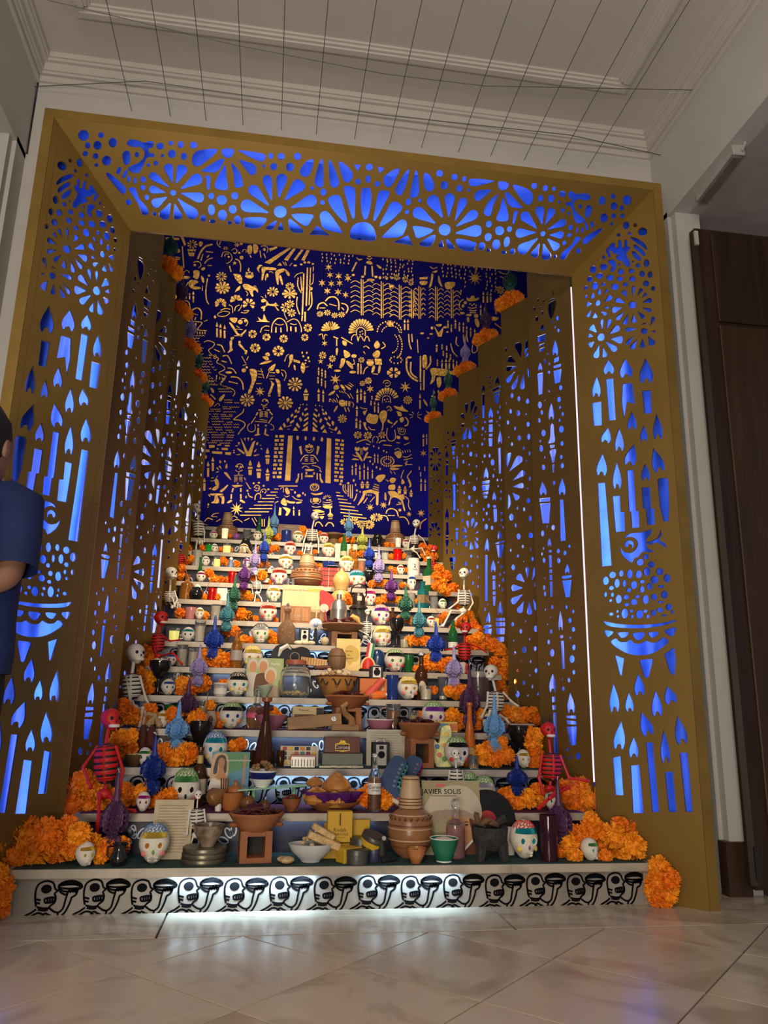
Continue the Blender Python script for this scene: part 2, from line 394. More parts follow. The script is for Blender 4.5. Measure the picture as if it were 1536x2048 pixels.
# ------------------------------------------------------------ gold portal
M_GOLD = mat('gold_board', (.27, .165, .038), .42, .55, var=.08, scale=2.5, bump=.02)
M_GOLD2 = mat('gold_tape', (.34, .21, .05), .38, .6, var=.12, scale=6)
M_BLUE = mat('blue_satin', (.028, .10, .85), .5, var=.2, scale=5, spec=.15)
YF, YI, HO, HB, HI, ZO, ZB, ZI = -.105, .23, 1.489, 1.445, 1.137, 3.368, 3.324, 3.007
portal = thing('gold_portal', 'tall gold-painted cut-out portal framing the altar', 'portal', (0, 0, 0))
# flat front border
for s in (-1, 1):
	obj('border', MB().box((XC+s*(HO+HB)/2, YF+.006, ZO/2), (HO-HB, .012, ZO)), M_GOLD2, portal)
	obj('outer_side', MB().box((XC+s*(HO-.004), YF+.208, ZO/2), (.008, .39, ZO)), M_GOLD2, portal)
obj('border', MB().box((XC, YF+.006, (ZO+ZB)/2), (2*HB, .012, ZO-ZB)), M_GOLD2, portal)
obj('outer_top', MB().box((XC, YF+.208, ZO-.004), (2*HO-.02, .39, .008)), M_GOLD2, portal)
# splayed panels in local coordinates: u across (0 outer .. LU inner), v up
LU = math.hypot(HB-HI, YI-YF); TH = .010
def side_M(s):   # local x -> along splay, local y -> up, local z -> normal into the room
	d = Vector((-s*(HB-HI), YI-YF, 0)).normalized(); n = Vector((0, 0, 1)).cross(d)*(-1)
	n = d.cross(Vector((0, 0, 1)))
	return Matrix(((d.x, 0, n.x, XC+s*HB), (d.y, 0, n.y, YF), (0, 1, 0, 0), (0, 0, 0, 1)))
P0R = Vector((XC+HB, YF, 0)); DR = Vector((-(HB-HI), YI-YF, 0)).normalized(); NR = DR.cross(Vector((0, 0, 1)))
def uvR(px, py):
	p = on_plane(px, py, P0R, NR); return ((p-P0R).dot(DR), p.z)
P0L = Vector((XC-HB, YF, 0)); DL = Vector((HB-HI, YI-YF, 0)).normalized(); NL = DL.cross(Vector((0, 0, 1)))
def uvL(px, py):
	p = on_plane(px, py, P0L, NL); return ((p-P0L).dot(DL), p.z)
P0T = Vector((XC, YF, ZB)); DT = Vector((0, YI-YF, ZI-ZB)).normalized(); LT = math.hypot(YI-YF, ZI-ZB); NT = DT.cross(Vector((1, 0, 0)))
def uvT(px, py):
	p = on_plane(px, py, P0T, NT); return (p.x-XC, (p-P0T).dot(DT))
# ------------------------------------------------------------ cut-out drawings (traced as picture points, laid on the real planes)
def flame_pts(tx, ty, bx, by, w):
	dx, dy = bx-tx, by-ty; l = math.hypot(dx, dy); dx /= l; dy /= l; nx, ny = -dy, dx
	P = lambda t, s: (tx+dx*l*t+nx*w*s, ty+dy*l*t+ny*w*s)
	side = [(.18, .16), (.38, .34), (.58, .47), (.74, .5), (.88, .44), (1., .33)]
	out = [P(0, 0)]+[P(t, s) for t, s in side]+[P(.93, .16), (P(.84, .13)), P(.79, .0), P(.84, -.13), P(.93, -.16)]+[P(t, -s) for t, s in side[::-1]]
	return out
def drop_pts(x1, y1, x2, y2, w):
	dx, dy = x2-x1, y2-y1; l = math.hypot(dx, dy) or 1; dx /= l; dy /= l; nx, ny = -dy, dx; h = w/2
	P = lambda t, s: (x1+dx*l*t+nx*h*s, y1+dy*l*t+ny*h*s)
	return [P(0, .12), P(.35, .5), P(.62, .86), P(.8, 1), P(.93, .8), P(1, .32), P(1, -.32), P(.93, -.8), P(.8, -1), P(.62, -.86), P(.35, -.5), P(0, -.12)]
def shapes(txt):
	out = []
	for s in txt.replace('\n', ';').split(';'):
		q = s.split()
		if not q: continue
		c = q[0]; v = [float(x) for x in q[1:]]
		if c == 'e':
			for i in range(0, len(v), 4): out.append([(v[i]+v[i+2]*math.cos(a*PI/6), v[i+1]+v[i+3]*math.sin(a*PI/6)) for a in range(12)])
		elif c == 'f':
			for i in range(0, len(v), 5): out.append(flame_pts(*v[i:i+5]))
		elif c == 't':
			for i in range(0, len(v), 5): out.append(drop_pts(*v[i:i+5]))
		elif c == 'p': out.append(smooth_loop(list(zip(v[::2], v[1::2])), 3))
		elif c == 'q':
			for i in range(0, len(v), 8):
				P = list(zip(v[i:i+8:2], v[i+1:i+8:2])); o = []
				for j in range(4):   # slightly eased corners
					a, b, d = P[j-1], P[j], P[(j+1) % 4]
					e = lambda s, t, k: (s[0]+(t[0]-s[0])*min(.3, k/max(1e-6, math.dist(s, t))), s[1]+(t[1]-s[1])*min(.3, k/max(1e-6, math.dist(s, t))))
					o += [e(b, a, 9), e(b, a, 2.5), e(b, d, 2.5), e(b, d, 9)]
				out.append(o)
		elif c == 'g': out.append(list(zip(v[::2], v[1::2])))
		elif c == 'd':   # daisy: cx cy inner_rx inner_ry outer_rx outer_ry n w a0 a1
			cx, cy, a_, b_, A_, B_, n, w_, s0, s1 = v
			for i in range(int(n)):
				t = math.radians(s0+(s1-s0)*i/n); out.append(drop_pts(cx+a_*math.cos(t), cy+b_*math.sin(t), cx+A_*math.cos(t), cy+B_*math.sin(t), w_))
	return out
def zoomed(txt, ox, oy, s): return [[(ox+x/s, oy+y/s) for x, y in p] for p in shapes(txt)]
SIDE = zoomed('''e 433 40 24 28 498 40 15 14 550 85 34 30 458 97 13 13 380 108 14 13 483 298 8 8 517 323 18 16 577 307 21 27 470 362 20 17 478 418 22 20 547 383 21 22 602 388 18 24 574 451 23 22 624 487 16 17 387 316 9 9 395 366 21 22 390 416 23 18 428 457 19 16 354 472 26 25 320 409 27 22 275 332 27 25 275 265 11 16 241 287 10 5 200 350 23 27 246 396 26 22 273 457 14 15 213 466 23 28 176 420 20 22 150 480 15 15 197 538 14 19 245 510 13 21 150 542 11 11 478 602 28 27 233 588 19 20 255 829 28 27 561 787 24 23
p 290 215 330 165 355 168 356 195 378 190 378 150 390 145 402 160 405 195 420 190 420 150 432 140 445 155 440 185 462 190 455 215 435 240 445 270 465 310 455 332 435 330 405 295 375 285 360 265 375 245 345 240 330 220 315 215 325 255 315 268 300 240
p 462 128 500 128 560 165 582 205 575 212 545 190 500 160
p 485 178 510 180 560 225 570 250 555 258 520 225 490 200
p 475 225 495 225 535 265 540 285 525 292 495 270 478 245
p 305 290 335 280 360 300 362 340 345 365 325 365 325 345 335 330 318 315
t 275 528 305 490 22 478 540 488 470 26 515 538 545 485 28 545 552 578 518 26 548 585 615 565 38 548 622 612 645 30 517 648 560 695 32 485 668 490 728 38 447 665 420 740 36 420 648 365 705 34 402 622 332 640 48 425 590 358 560 38 437 545 412 500 36 280 580 330 540 40 190 595 152 597 38 188 640 158 685 28 212 655 212 695 40 255 645 295 672 26 275 620 310 620 20 262 775 262 702 26 295 775 320 700 32 312 808 385 755 48 325 838 410 850 56 290 862 365 925 44 270 905 285 970 38 243 885 215 975 46 208 862 172 890 40 200 825 165 815 30 225 795 180 750 48 605 750 630 685 30 615 787 640 790 18 590 825 625 885 52 550 840 548 905 40 513 845 470 912 38 490 820 435 880 32 513 768 428 778 32 537 740 575 732 12
f 305 988 312 1090 76 425 978 435 1115 95 570 976 578 1155 97 224 1103 222 1252 62 475 1350 475 1485 66 648 1368 660 1550 70 305 1465 285 1575 72 383 1470 385 1635 66 558 1448 558 1567 54 490 1582 452 1735 85 265 1648 258 1808 76 365 1705 370 1903 64 625 1610 675 1782 88 567 1720 572 1842 64
q 290 1125 342 1118 360 1412 312 1418 545 1208 607 1202 615 1365 562 1368 192 1292 258 1285 262 1450 205 1455
g 405 1162 412 1156 470 1152 478 1160 495 1300 440 1285 418 1408 400 1290''', 1130, 440, 3.530)
SIDE += zoomed('''q 245 62 300 58 350 675 275 682
g 355 158 412 155 415 275 445 278 448 420 378 425 364 280
g 462 -34 512 -37 530 268 552 268 555 390 500 396 490 272 478 272
g 572 95 635 90 645 248 668 252 672 370 615 374 603 255 582 250
g 690 38 708 24 760 22 772 40 778 228 775 345 738 350 708 240
p 445 470 480 437 560 428 610 415 648 402 640 445 615 470 608 505 620 545 662 568 630 578 580 572 550 610 520 620 500 652 450 620 420 580 410 535 435 570 480 582 520 560 540 520 530 480 490 460
p 445 515 460 492 490 488 512 505 512 535 495 545 498 522 480 512 470 535 455 535
p 612 500 650 490 695 465 715 410 722 450 705 485 745 510 758 542 720 520 680 505 640 520 618 515
e 605 610 22 22 560 650 28 26 645 668 26 24 613 720 28 32 708 720 28 26 668 782 30 30 762 770 27 32 718 832 24 12 742 892 26 30 665 908 24 24 713 946 20 11 775 985 24 26 708 1006 26 18 662 1028 20 24 740 1046 22 7 803 1020 12 14 355 745 27 24 420 733 19 24 483 737 23 33 549 740 25 29 305 788 24 31 388 807 22 33 443 808 15 27 515 820 26 30 575 795 20 14 347 842 20 16 477 858 19 16 575 852 19 25 632 830 28 34 303 890 12 19 354 892 14 16 340 935 13 11 400 925 25 32 456 910 21 18 540 906 19 12 515 946 27 23 602 928 25 34 460 966 19 13 345 1037 18 12 391 1017 11 12 395 1054 12 10 445 1032 27 37 494 1014 16 11 502 1054 13 13 556 1038 28 32 598 1014 18 13 618 1054 16 12
p 290 1095 305 1092 400 1110 550 1117 700 1105 820 1080 822 1092 740 1120 600 1140 450 1140 330 1125
p 298 1158 355 1165 358 1180 330 1205 315 1205 300 1180
p 395 1175 470 1172 468 1195 440 1212 415 1210 398 1190
p 508 1178 590 1175 588 1205 560 1228 530 1225 510 1200
p 620 1175 695 1170 690 1195 665 1210 640 1208
p 740 1160 825 1135 820 1180 800 1202 775 1195
p 340 1245 380 1218 410 1242 450 1245 490 1228 520 1252 560 1256 605 1234 640 1248 690 1242 730 1210 775 1240 720 1290 650 1330 560 1343 470 1330 400 1295
g 372 1342 442 1368 425 1490 410 1492
g 555 1385 570 1375 652 1370 655 1390 625 1505 608 1515 590 1500
g 740 1335 815 1282 828 1380 820 1480 805 1495 780 1465
f 545 1478 560 1645 80 362 1550 372 1768 74 475 1617 484 1765 66 675 1603 690 1800 82 762 1572 800 1705 95''', 1130, 950, 3.724)
SIDE += zoomed('''f 420 528 400 742 88 512 645 513 803 74 570 462 630 640 95 735 592 755 845 72 838 490 880 705 92
q 358 805 415 790 438 1082 378 1078 490 862 555 855 588 1215 508 1212 604 690 655 688 705 1205 652 1208 745 910 805 905 835 1208 775 1205 855 765 915 765 955 1205 900 1205''', 1130, 1300, 3.724)
TOPH = zoomed('''e 335 181 22 22 405 180 12 12 352 221 11 13 391 221 17 18 452 210 17 20 342 254 11 11 383 264 12 12 427 282 19 20 386 300 8 8 548 258 9 11 516 356 7 13 541 362 6 14 573 357 11 13 572 390 10 11 588 429 9 11 618 495 8 9 515 448 12 12 594 300 8 7 624 292 10 10 641 224 16 14 650 262 7 7 684 212 10 10 688 255 16 17 723 218 13 14 736 265 13 15 775 220 15 14 693 411 12 12 845 424 12 13 887 440 21 20 939 423 14 15 846 479 14 23 890 500 18 22 931 477 16 18 813 513 12 14 850 525 12 9 950 520 15 18 918 530 9 9 1083 263 10 12 1125 265 14 14 1190 265 15 15 1055 304 6 7 1095 306 14 15 1160 308 16 18 1121 487 26 25 1248 392 8 8 1293 408 12 15 1290 450 9 10 1432 366 11 12
p 490 255 505 242 520 250 522 280 510 300 495 290
p 507 215 520 198 550 200 575 210 600 203 615 210 612 228 595 235 600 250 618 255 615 268 590 270 575 300 555 330 530 330 512 315 530 300 555 290 575 270 578 245 560 228 530 228
p 465 330 475 308 487 315 478 335
p 488 348 503 320 512 325 500 350
p 425 340 440 333 500 385 502 410 490 415 470 395
p 515 395 540 390 555 430 585 465 595 495 570 498 555 460 530 420
t 690 370 670 295 38 705 372 735 300 44 725 395 805 345 46 725 413 815 435 42 712 435 785 510 48 700 455 715 518 36 682 452 650 515 44 668 428 610 460 40 662 410 598 395 34 675 388 600 335 34 1085 440 1065 340 38 1115 430 1130 335 44 1140 440 1210 365 54 1165 470 1265 435 50 1123 530 1123 562 24 1072 490 965 455 52 1075 462 1000 385 44
p 887 240 905 233 935 238 930 262 912 272 892 262
p 865 235 860 255 800 303 775 300 768 280 775 255 800 240
p 882 275 896 285 865 328 812 326 812 318
p 903 300 905 350 912 395 885 400 858 385 880 330
p 925 290 960 330 972 375 965 388 940 388 935 340
p 957 280 985 285 1020 300 1025 330 1005 340 985 320
p 957 240 1055 255 1055 282 1030 282 965 250
p 820 345 840 345 838 395 828 395 825 360
p 1165 498 1250 498 1245 520 1222 545
p 1153 522 1170 520 1212 560 1205 572 1165 565
p 1098 524 1106 527 1090 558 1062 552
p 980 510 1065 512 1040 550 985 550 978 530
g 1237 578 1268 542 1322 582
p 1270 490 1290 473 1320 490 1378 575 1370 582 1290 560 1272 520
p 1312 440 1335 420 1360 425 1372 460 1388 520 1380 530 1340 490
p 1375 390 1400 385 1420 400 1420 470 1418 510 1408 510 1390 450
p 1205 340 1200 320 1225 285 1252 277 1250 310 1232 345 1210 345
p 1280 285 1292 282 1293 380 1275 388 1258 370 1265 330
p 1315 285 1328 290 1355 360 1350 385 1330 390 1318 360
p 1355 290 1375 292 1410 330 1405 360 1385 370 1370 350
g 1415 297 1445 299 1430 325''', 0, 180, 2)
TOPC = zoomed('''p 1395 590 1400 550 1425 530 1465 530 1490 555 1495 600 1440 600
p 1440 400 1455 390 1475 395 1480 440 1465 510 1447 512 1438 460
e 1475 308 15 14 1467 355 10 16''', 0, 180, 2)
Z3 = (840, 520, 3.864); Z4 = (840, 1000, 3.725)
LOUV = [zoomed('''e 915 308 9 11 957 315 8 9 886 378 10 14 928 368 8 8 948 408 10 14 904 456 14 20 1062 450 13 20 1025 478 9 12 1045 520 8 10 1070 545 12 14 1010 562 6 8 985 728 8 10 967 785 13 16 1000 803 9 11 996 868 13 14 1087 987 16 20 998 1015 8 10 1075 1078 17 22 966 1085 6 7 1038 1068 5 6 1082 1140 10 12 1103 1190 12 16 1078 1240 10 13 928 1122 19 25 942 1180 13 16 923 1242 12 17 1093 1308 21 27 955 1338 20 25 930 1400 9 11 938 1458 18 25 1098 1418 15 19 966 1527 8 10 1092 1523 13 17 955 1604 16 21 1100 1590 16 20 1037 1723 13 18
p 990 345 1055 314 1030 440 1000 440;p 995 325 1010 302 1050 290 1058 280 1045 305 1010 325;p 1025 245 1033 235 1035 268 1022 272;f 948 488 945 553 36 1045 612 1045 745 50 928 785 930 860 38 1015 1095 1015 1240 50 945 1708 955 1822 58 1098 1680 1098 1822 58
q 903 595 975 570 970 625 910 638 915 660 965 640 962 655 920 672 918 690 965 672 962 702 922 712 1033 765 1078 745 1075 780 1033 800 1028 820 1095 800 1090 825 1030 840 1028 860 1098 840 1085 945 1040 958 905 880 955 870 948 1035 915 1045 1000 1430 1045 1428 1040 1450 1005 1458 1020 1580 1042 1578 1038 1640 1022 1642 920 1845 1010 1835 1008 1865 922 1872 925 1885 1012 1878 1000 2035 945 2035
p 1008 1275 1035 1272 1040 1340 1048 1390 1035 1412 1000 1418 988 1410 1003 1370;p 1000 1475 1055 1465 1045 1520 1040 1560 1020 1565 1010 1520''', *Z3)+zoomed('''q 1040 -2 1070 -2 1088 300 1045 310 957 375 985 372 985 390 957 392 957 415 985 412 985 500 960 508 960 520 987 518 987 543 960 546 960 560 987 557 990 595 963 598 963 610 990 607 990 720 967 722 1057 602 1132 595 1118 722 1082 725 1045 1050 1075 1048 1080 1255 1058 1262 980 1465 1012 1462 1012 1505 982 1508 982 1530 1015 1527 1018 1562 985 1565 990 1585 1020 1582 1030 1885 998 1885 1087 1607 1165 1605 1167 1630 1090 1625 1087 1640 1165 1648 1168 1675 1095 1668 1090 1690 1170 1688 1165 1825 1120 1830
e 948 198 7 9 993 205 17 20 915 250 15 22 1113 345 11 12 921 361 8 11 1030 380 15 19 1080 395 14 18 910 402 9 11 925 450 13 19 1033 452 16 21 932 583 6 8 926 653 11 18 932 700 12 18 985 798 13 16 935 818 8 10 1092 798 11 16 1142 831 11 13 975 873 7 9 1117 897 15 20 950 926 7 9 977 980 13 17 1142 964 15 19 1120 1026 8 11 959 1058 14 18 1146 1097 16 21 985 1138 20 29 1133 1185 22 29 960 1220 11 13 1146 1283 13 17 1061 1335 7 9 1110 1343 12 18 1068 1404 14 19 1100 1857 12 14 1073 1916 9 12 1120 1918 11 16 1180 1907 20 26 1055 1018 16 13
f 963 275 965 350 34 1097 470 1097 552 40 1045 808 1048 980 40 988 1280 990 1437 60 1118 1425 1128 1592 62;p 1055 570 1130 560 1120 580 1070 588''', *Z4),
zoomed('''t 780 750 755 640 60 810 740 835 620 35 740 790 680 760 50 745 825 665 845 40 735 865 670 945 36 765 890 715 1000 40 800 885 790 1000 40 830 830 848 910 25 812 755 842 722 22 692 1632 785 1520 60 720 1702 812 1635 46 720 1752 805 1742 42 715 1800 762 1850 46
e 667 693 10 14 712 1048 13 19 765 1073 13 21 832 1092 15 20 668 1110 5 6 700 1170 12 17 760 1185 16 22 822 1192 7 8 835 1270 15 19 680 1257 11 16 735 1303 10 14 687 1370 6 6 767 1376 16 20 840 1367 14 25 711 1424 10 14 803 1453 9 15 847 1495 8 16 823 1553 7 11 850 1690 8 18 833 1766 7 9 838 1860 15 20 753 1917 8 15 806 1926 11 16 707 1988 19 27 852 1998 13 22
p 668 1510 690 1493 708 1497 690 1560 672 1605;p 680 1820 690 1815 705 1870 690 1915 678 1920''', *Z3)+zoomed('''e 713 190 10 14 735 272 17 23 826 264 18 22 676 375 8 12 766 347 10 13 825 369 6 11 730 417 10 12 838 439 11 17 773 457 5 6 695 502 16 21 787 902 7 9 690 926 12 16 752 978 13 17 862 960 16 24 698 1048 5 7 818 1036 7 10 777 1115 18 27 858 1107 13 18 707 1142 12 16 757 1200 9 12 825 1203 7 15 730 1271 11 15 866 1271 13 19 818 1306 6 10 711 1352 13 21 776 1361 12 17 838 1390 9 16 727 1446 17 25 803 1456 8 10 880 1446 8 13 862 630 10 18
t 800 585 800 500 32 835 600 865 500 34 780 610 725 560 54 765 655 680 655 50 765 705 680 765 50 775 755 735 840 50 812 758 818 855 44 840 735 872 820 34''', *Z4),
zoomed('''f 490 958 490 1020 30 598 895 598 965 36 547 1135 547 1225 38 620 1310 618 1425 34 512 1597 510 1692 42 573 1785 575 1862 34
q 480 1038 502 1035 498 1220 482 1222 565 1030 622 1004 618 1022 570 1045 572 1052 618 1032 605 1110 582 1112 530 1240 565 1235 563 1255 530 1258 530 1275 565 1270 563 1330 530 1330 530 1345 563 1342 562 1365 530 1365 528 1380 563 1378 560 1440 532 1440 603 1455 627 1450 627 1650 607 1655 478 1715 540 1700 538 1725 480 1735 475 1745 540 1735 532 1780 482 1785 482 1798 532 1790 528 1810 485 1815 488 1825 525 1822 515 1843 493 1845 565 1925 597 1922 597 2020 572 2030
p 562 1000 620 972 620 988 570 1015
e 543 905 8 9 562 925 7 8 540 947 8 8 543 978 7 9 486 1303 10 14 502 1255 8 9 507 1328 6 8 480 1352 6 7 500 1385 6 8 481 1424 9 12 618 1138 7 11 602 1178 9 12 619 1218 8 13 595 1250 6 8 613 1278 5 7 500 1515 10 13 538 1513 10 14 562 1565 17 25 485 1562 6 7 575 1618 7 8 567 1668 10 14 600 1700 9 11 628 1700 6 10 605 1748 7 9 626 1790 8 12 530 1900 12 16 492 1928 9 12 515 1960 10 13 490 2008 9 11 535 2005 6 8 625 1845 8 11 577 1905 15 12''', *Z3)+zoomed('''e 510 44 13 17 475 72 6 8 493 200 15 21 537 207 11 16 473 150 9 12 512 145 6 7 607 100 9 13 610 150 9 12 600 188 6 8 620 205 6 9 583 465 6 8 608 497 10 13 628 540 7 10 598 555 9 11 620 597 10 16 590 638 8 12 615 668 8 14 473 780 5 7 505 778 5 7 485 815 9 12
f 590 222 597 295 36 502 278 497 385 38 547 440 545 540 40 598 745 598 860 42 515 828 505 920 36
p 565 317 628 303 622 315 570 330;p 475 938 530 930 530 945 480 956
q 565 338 627 332 608 430 583 430 484 412 504 410 506 750 483 752 538 565 563 563 563 590 538 592 538 603 563 600 563 668 540 670 540 682 565 680 565 705 540 708 540 720 567 717 560 790 545 788 563 880 635 878 635 900 565 900 563 912 635 908 635 940 565 942 568 955 635 953 632 1000 570 1000 570 1025 630 1018 628 1055 572 1060 475 962 538 958 525 1070 490 1065''', *Z4),
zoomed('''t 360 1195 360 1110 30 390 1190 412 1088 34 410 1205 437 1128 26 415 1235 443 1198 24 418 1257 444 1258 22 410 1275 432 1325 34 385 1300 385 1382 32 365 1295 335 1390 34 345 1265 322 1285 28 345 1235 322 1190 30
e 368 1438 9 12 418 1410 6 7 330 1438 8 10 393 1500 13 18 330 1500 7 9 437 1510 7 14 380 1583 7 8 336 1560 10 15 437 1595 7 16 392 1652 10 13 337 1718 13 20 380 1722 5 6 440 1692 6 11 421 1766 14 21 342 1800 9 12 382 1836 12 17 440 1865 7 15 400 1897 9 12 333 1870 5 6 330 1938 9 16 375 1957 12 18 438 1958 7 12''', *Z3)+zoomed('''e 387 40 8 12 318 80 10 17 362 98 12 18 318 152 9 14 318 400 7 9 382 418 10 13 430 423 6 9 340 475 12 17 427 497 10 16 375 530 9 14 395 620 9 13 432 643 7 12 382 705 10 14 437 578 6 10
t 380 205 397 135 28 362 210 350 155 24 400 215 425 165 24 350 240 320 215 34 350 270 318 280 34 355 305 330 340 42 378 310 385 370 32 405 295 428 360 30 410 275 433 300 18 410 250 436 235 14''', *Z4),
zoomed('''f 258 1312 257 1372 26 208 1465 208 1535 26 262 1635 262 1722 30 210 1908 208 2010 30
q 240 1395 278 1385 276 1402 242 1412 242 1422 278 1412 274 1430 245 1438 245 1445 275 1440 268 1470 250 1470 248 1480 268 1478 265 1508 250 1508 198 1548 220 1546 220 1570 198 1572 198 1585 220 1583 218 1665 200 1667 280 1540 296 1538 294 1608 281 1610 250 1738 274 1735 274 1933 252 1935
e 216 1335 8 11 203 1352 5 6 220 1385 7 9 200 1445 8 12 290 1300 5 12 290 1345 5 9 288 1525 7 9 240 1595 6 8 262 1530 7 9 205 1718 11 16 203 1780 9 12 230 1785 7 10 207 1828 6 8 230 1830 6 8 291 1735 5 8 291 1785 5 10 258 1975 10 15''', *Z3)+zoomed('''f 205 48 203 150 28 248 360 247 405 20;p 193 170 212 168 215 230 220 250 205 262 190 255 195 215;p 190 300 215 298 208 345 198 350
q 190 270 215 268 212 285 192 287 195 365 208 363 206 405 196 405 264 210 288 205 285 225 266 228 264 240 286 237 282 295 267 298 220 428 265 425 262 460 222 462 225 470 260 467 257 480 228 482 230 490 255 488 250 520 235 520
e 248 116 10 16 283 75 6 10 235 150 4 6 278 330 6 9 240 300 6 8''', *Z4),
zoomed('''d 120 1540 20 42 44 95 10 24 0 360
e 132 1660 6 8 88 1680 6 8 110 1705 7 10 145 1705 8 14 160 1640 5 8 85 1768 7 10 150 1785 6 9 110 1815 6 8 135 1862 10 16 88 1878 8 13 158 1860 4 8 110 1918 5 6 145 1945 8 11 82 1970 10 14''', *Z3)+zoomed('''e 78 110 9 14 140 88 7 11 118 140 4 6;d 108 250 20 35 44 86 6 26 170 405''', *Z4)]
# ------------------------------------------------------------ portal side and top panels
eps = .012; LED_SIDE, LED_SCR, LED_TOP = 4.2, 4.0, 3.0
def tohole(poly, fn, box):
	q = [fn(x, y) for x, y in poly]; return clip_poly(q, *box)
holesR = [tohole(p, uvR, (eps, LU-eps, .03, 3.3)) for p in SIDE]
outer = [(0, 0), (LU, 0), (LU, ZI), (0, ZB)]
inside = lambda h: h and all(q[1] < ZB-(q[0]/LU)*(ZB-ZI)-.006 for q in h)
meR = plate_mesh('side_panel', outer, [h for h in holesR if inside(h)], TH)
for s in (1, -1):
	me = meR
	o = obj('side_panel', me, M_GOLD, portal); o.matrix_local = side_M(s)
M_SEAM = mat('gold_seam', (.20, .12, .03), .5, .5)
for s in (1, -1):   # taped joint across each side panel and the tape line near its edges
	b = MB(); b.box((.026, 1.625, TH/2+.0006), (.05, .004, .0012)); b.box((LU-.03, 1.612, TH/2+.0006), (.055, .004, .0012)); b.box((.03, 1.62, TH/2+.0005), (.002, 3.1, .001)); b.box((LU-.035, 1.5, TH/2+.0005), (.002, 2.9, .001))
	o = obj('seam', b, M_SEAM, portal); o.matrix_local = side_M(s)
tops = []
for p in TOPH:
	h = [uvT(x, y) for x, y in p]; tops += [h, [(-u, v) for u, v in h][::-1]]
for p in TOPC:
	h = [uvT(x, y) for x, y in p]; c = sum(u for u, v in h)/len(h); tops.append([(u-c, v) for u, v in h])
tops = [clip_poly(h, -2, 2, .012, LT-.012) for h in tops]
wA, wB = HB, HI
tops = [h for h in tops if h and all(abs(u) < wA-(v/LT)*(wA-wB)-.006 for u, v in h)]
meT = plate_mesh('top_panel', [(-wA, 0), (wA, 0), (wB, LT), (-wB, LT)], tops, TH)
n = Vector((1, 0, 0)).cross(DT)
oT = obj('top_panel', meT, M_GOLD, portal); oT.matrix_local = Matrix(((1, DT.x, n.x, XC), (0, DT.y, n.y, YF), (0, DT.z, n.z, ZB), (0, 0, 0, 1)))
o = obj('seam', MB().box((0, .045, -TH/2-.0006), (2*wA-.1, .002, .001)).box((0, LT-.04, -TH/2-.0006), (2*wB, .002, .001)), M_SEAM, portal); o.matrix_local = oT.matrix_local
# inner lip
b = MB()
for s in (-1, 1): b.box((XC+s*(HI+.003), YI+.006, ZI/2), (.006, .012, ZI))
b.box((XC, YI+.006, ZI+.003), (2*HI, .012, .006)); obj('inner_lip', b, M_GOLD2, portal)
# ------------------------------------------------------------ stepped side screens (zigzag boards, one each two steps)
FY = [.345, .97, 1.478, 2.018, 2.563, 3.073, 3.628]; FX = [1.529, 1.51, 1.495, 1.479, 1.462, 1.447, 1.43]; ZT = 3.30
CP = Vector((CAM.x, CAM.y, 0)); louv_info = []
for i in range(6):
	A = Vector((FX[i], FY[i], 0)); N_ = Vector((FX[i+1], FY[i+1], 0)); B = CP+(N_-CP)*.937
	d = (B-A); L_ = d.length; d.normalize(); nn = d.cross(Vector((0, 0, 1)))
	hs = []
	for p in LOUV[i]:
		h = []
		for x, y in p:
			q = on_plane(x, y, A, nn); h.append(((q-A).dot(d), q.z))
		hs.append(clip_poly(h, .008, L_-.008, .05, ZT-.03))
	z0 = max(.17, A.y/RUN*H-.3)
	me = plate_mesh('screen_board', [(0, z0), (L_, z0), (L_, ZT), (0, ZT)], [h for h in hs if h and min(q[1] for q in h) > z0+.01], .006)
	ret = MB()
	Nx = Vector((FX[i+1], FY[i+1], 0)) if i < 5 else Vector((1.43, 3.64, 0))
	dd = Nx-B; ret.add([(B.x, B.y, z0), (Nx.x, Nx.y, z0), (Nx.x, Nx.y, ZT), (B.x, B.y, ZT), (B.x+.008, B.y-.004, z0), (Nx.x+.008, Nx.y-.004, z0), (Nx.x+.008, Nx.y-.004, ZT), (B.x+.008, B.y-.004, ZT)], [(0, 1, 2, 3), (7, 6, 5, 4), (3, 2, 6, 7), (0, 4, 5, 1), (0, 3, 7, 4), (1, 5, 6, 2)])
	cap = MB().add([(A.x, A.y, ZT-.012), (B.x, B.y, ZT-.012), (Nx.x, Nx.y, ZT-.012), (A.x, A.y, ZT-.003), (B.x, B.y, ZT-.003), (Nx.x, Nx.y, ZT-.003)], [(0, 2, 1), (3, 4, 5), (0, 1, 4, 3), (1, 2, 5, 4), (2, 0, 3, 5)])
	louv_info.append((A, B, Nx))
	for s in (1, -1):
		MR = Matrix(((d.x, 0, nn.x, A.x), (d.y, 0, nn.y, A.y), (0, 1, 0, 0), (0, 0, 0, 1)))
		flip = Matrix(((1, 0, 0, 0), (0, 1, 0, 0), (0, 0, 1, 0), (0, 0, 0, 1))) if s > 0 else Matrix(((-1, 0, 0, 2*XC), (0, 1, 0, 0), (0, 0, 1, 0), (0, 0, 0, 1)))
		wh = ('first', 'second', 'third', 'fourth', 'fifth', 'last')[i]
		t = thing('screen_panel', '%s gold cut-out screen board behind the portal beside %s' % (wh, 'the wooden door side' if s > 0 else 'the standing person side'), 'screen')
		for nm, m_, Mx in (('screen_board', me, MR), ('return_board', ret, None), ('top_ledge', cap, None)):
			o = obj(nm, m_ if not isinstance(m_, MB) else m_.mesh(nm, 0), M_GOLD, t); o.matrix_local = flip @ (Mx if Mx else Matrix())
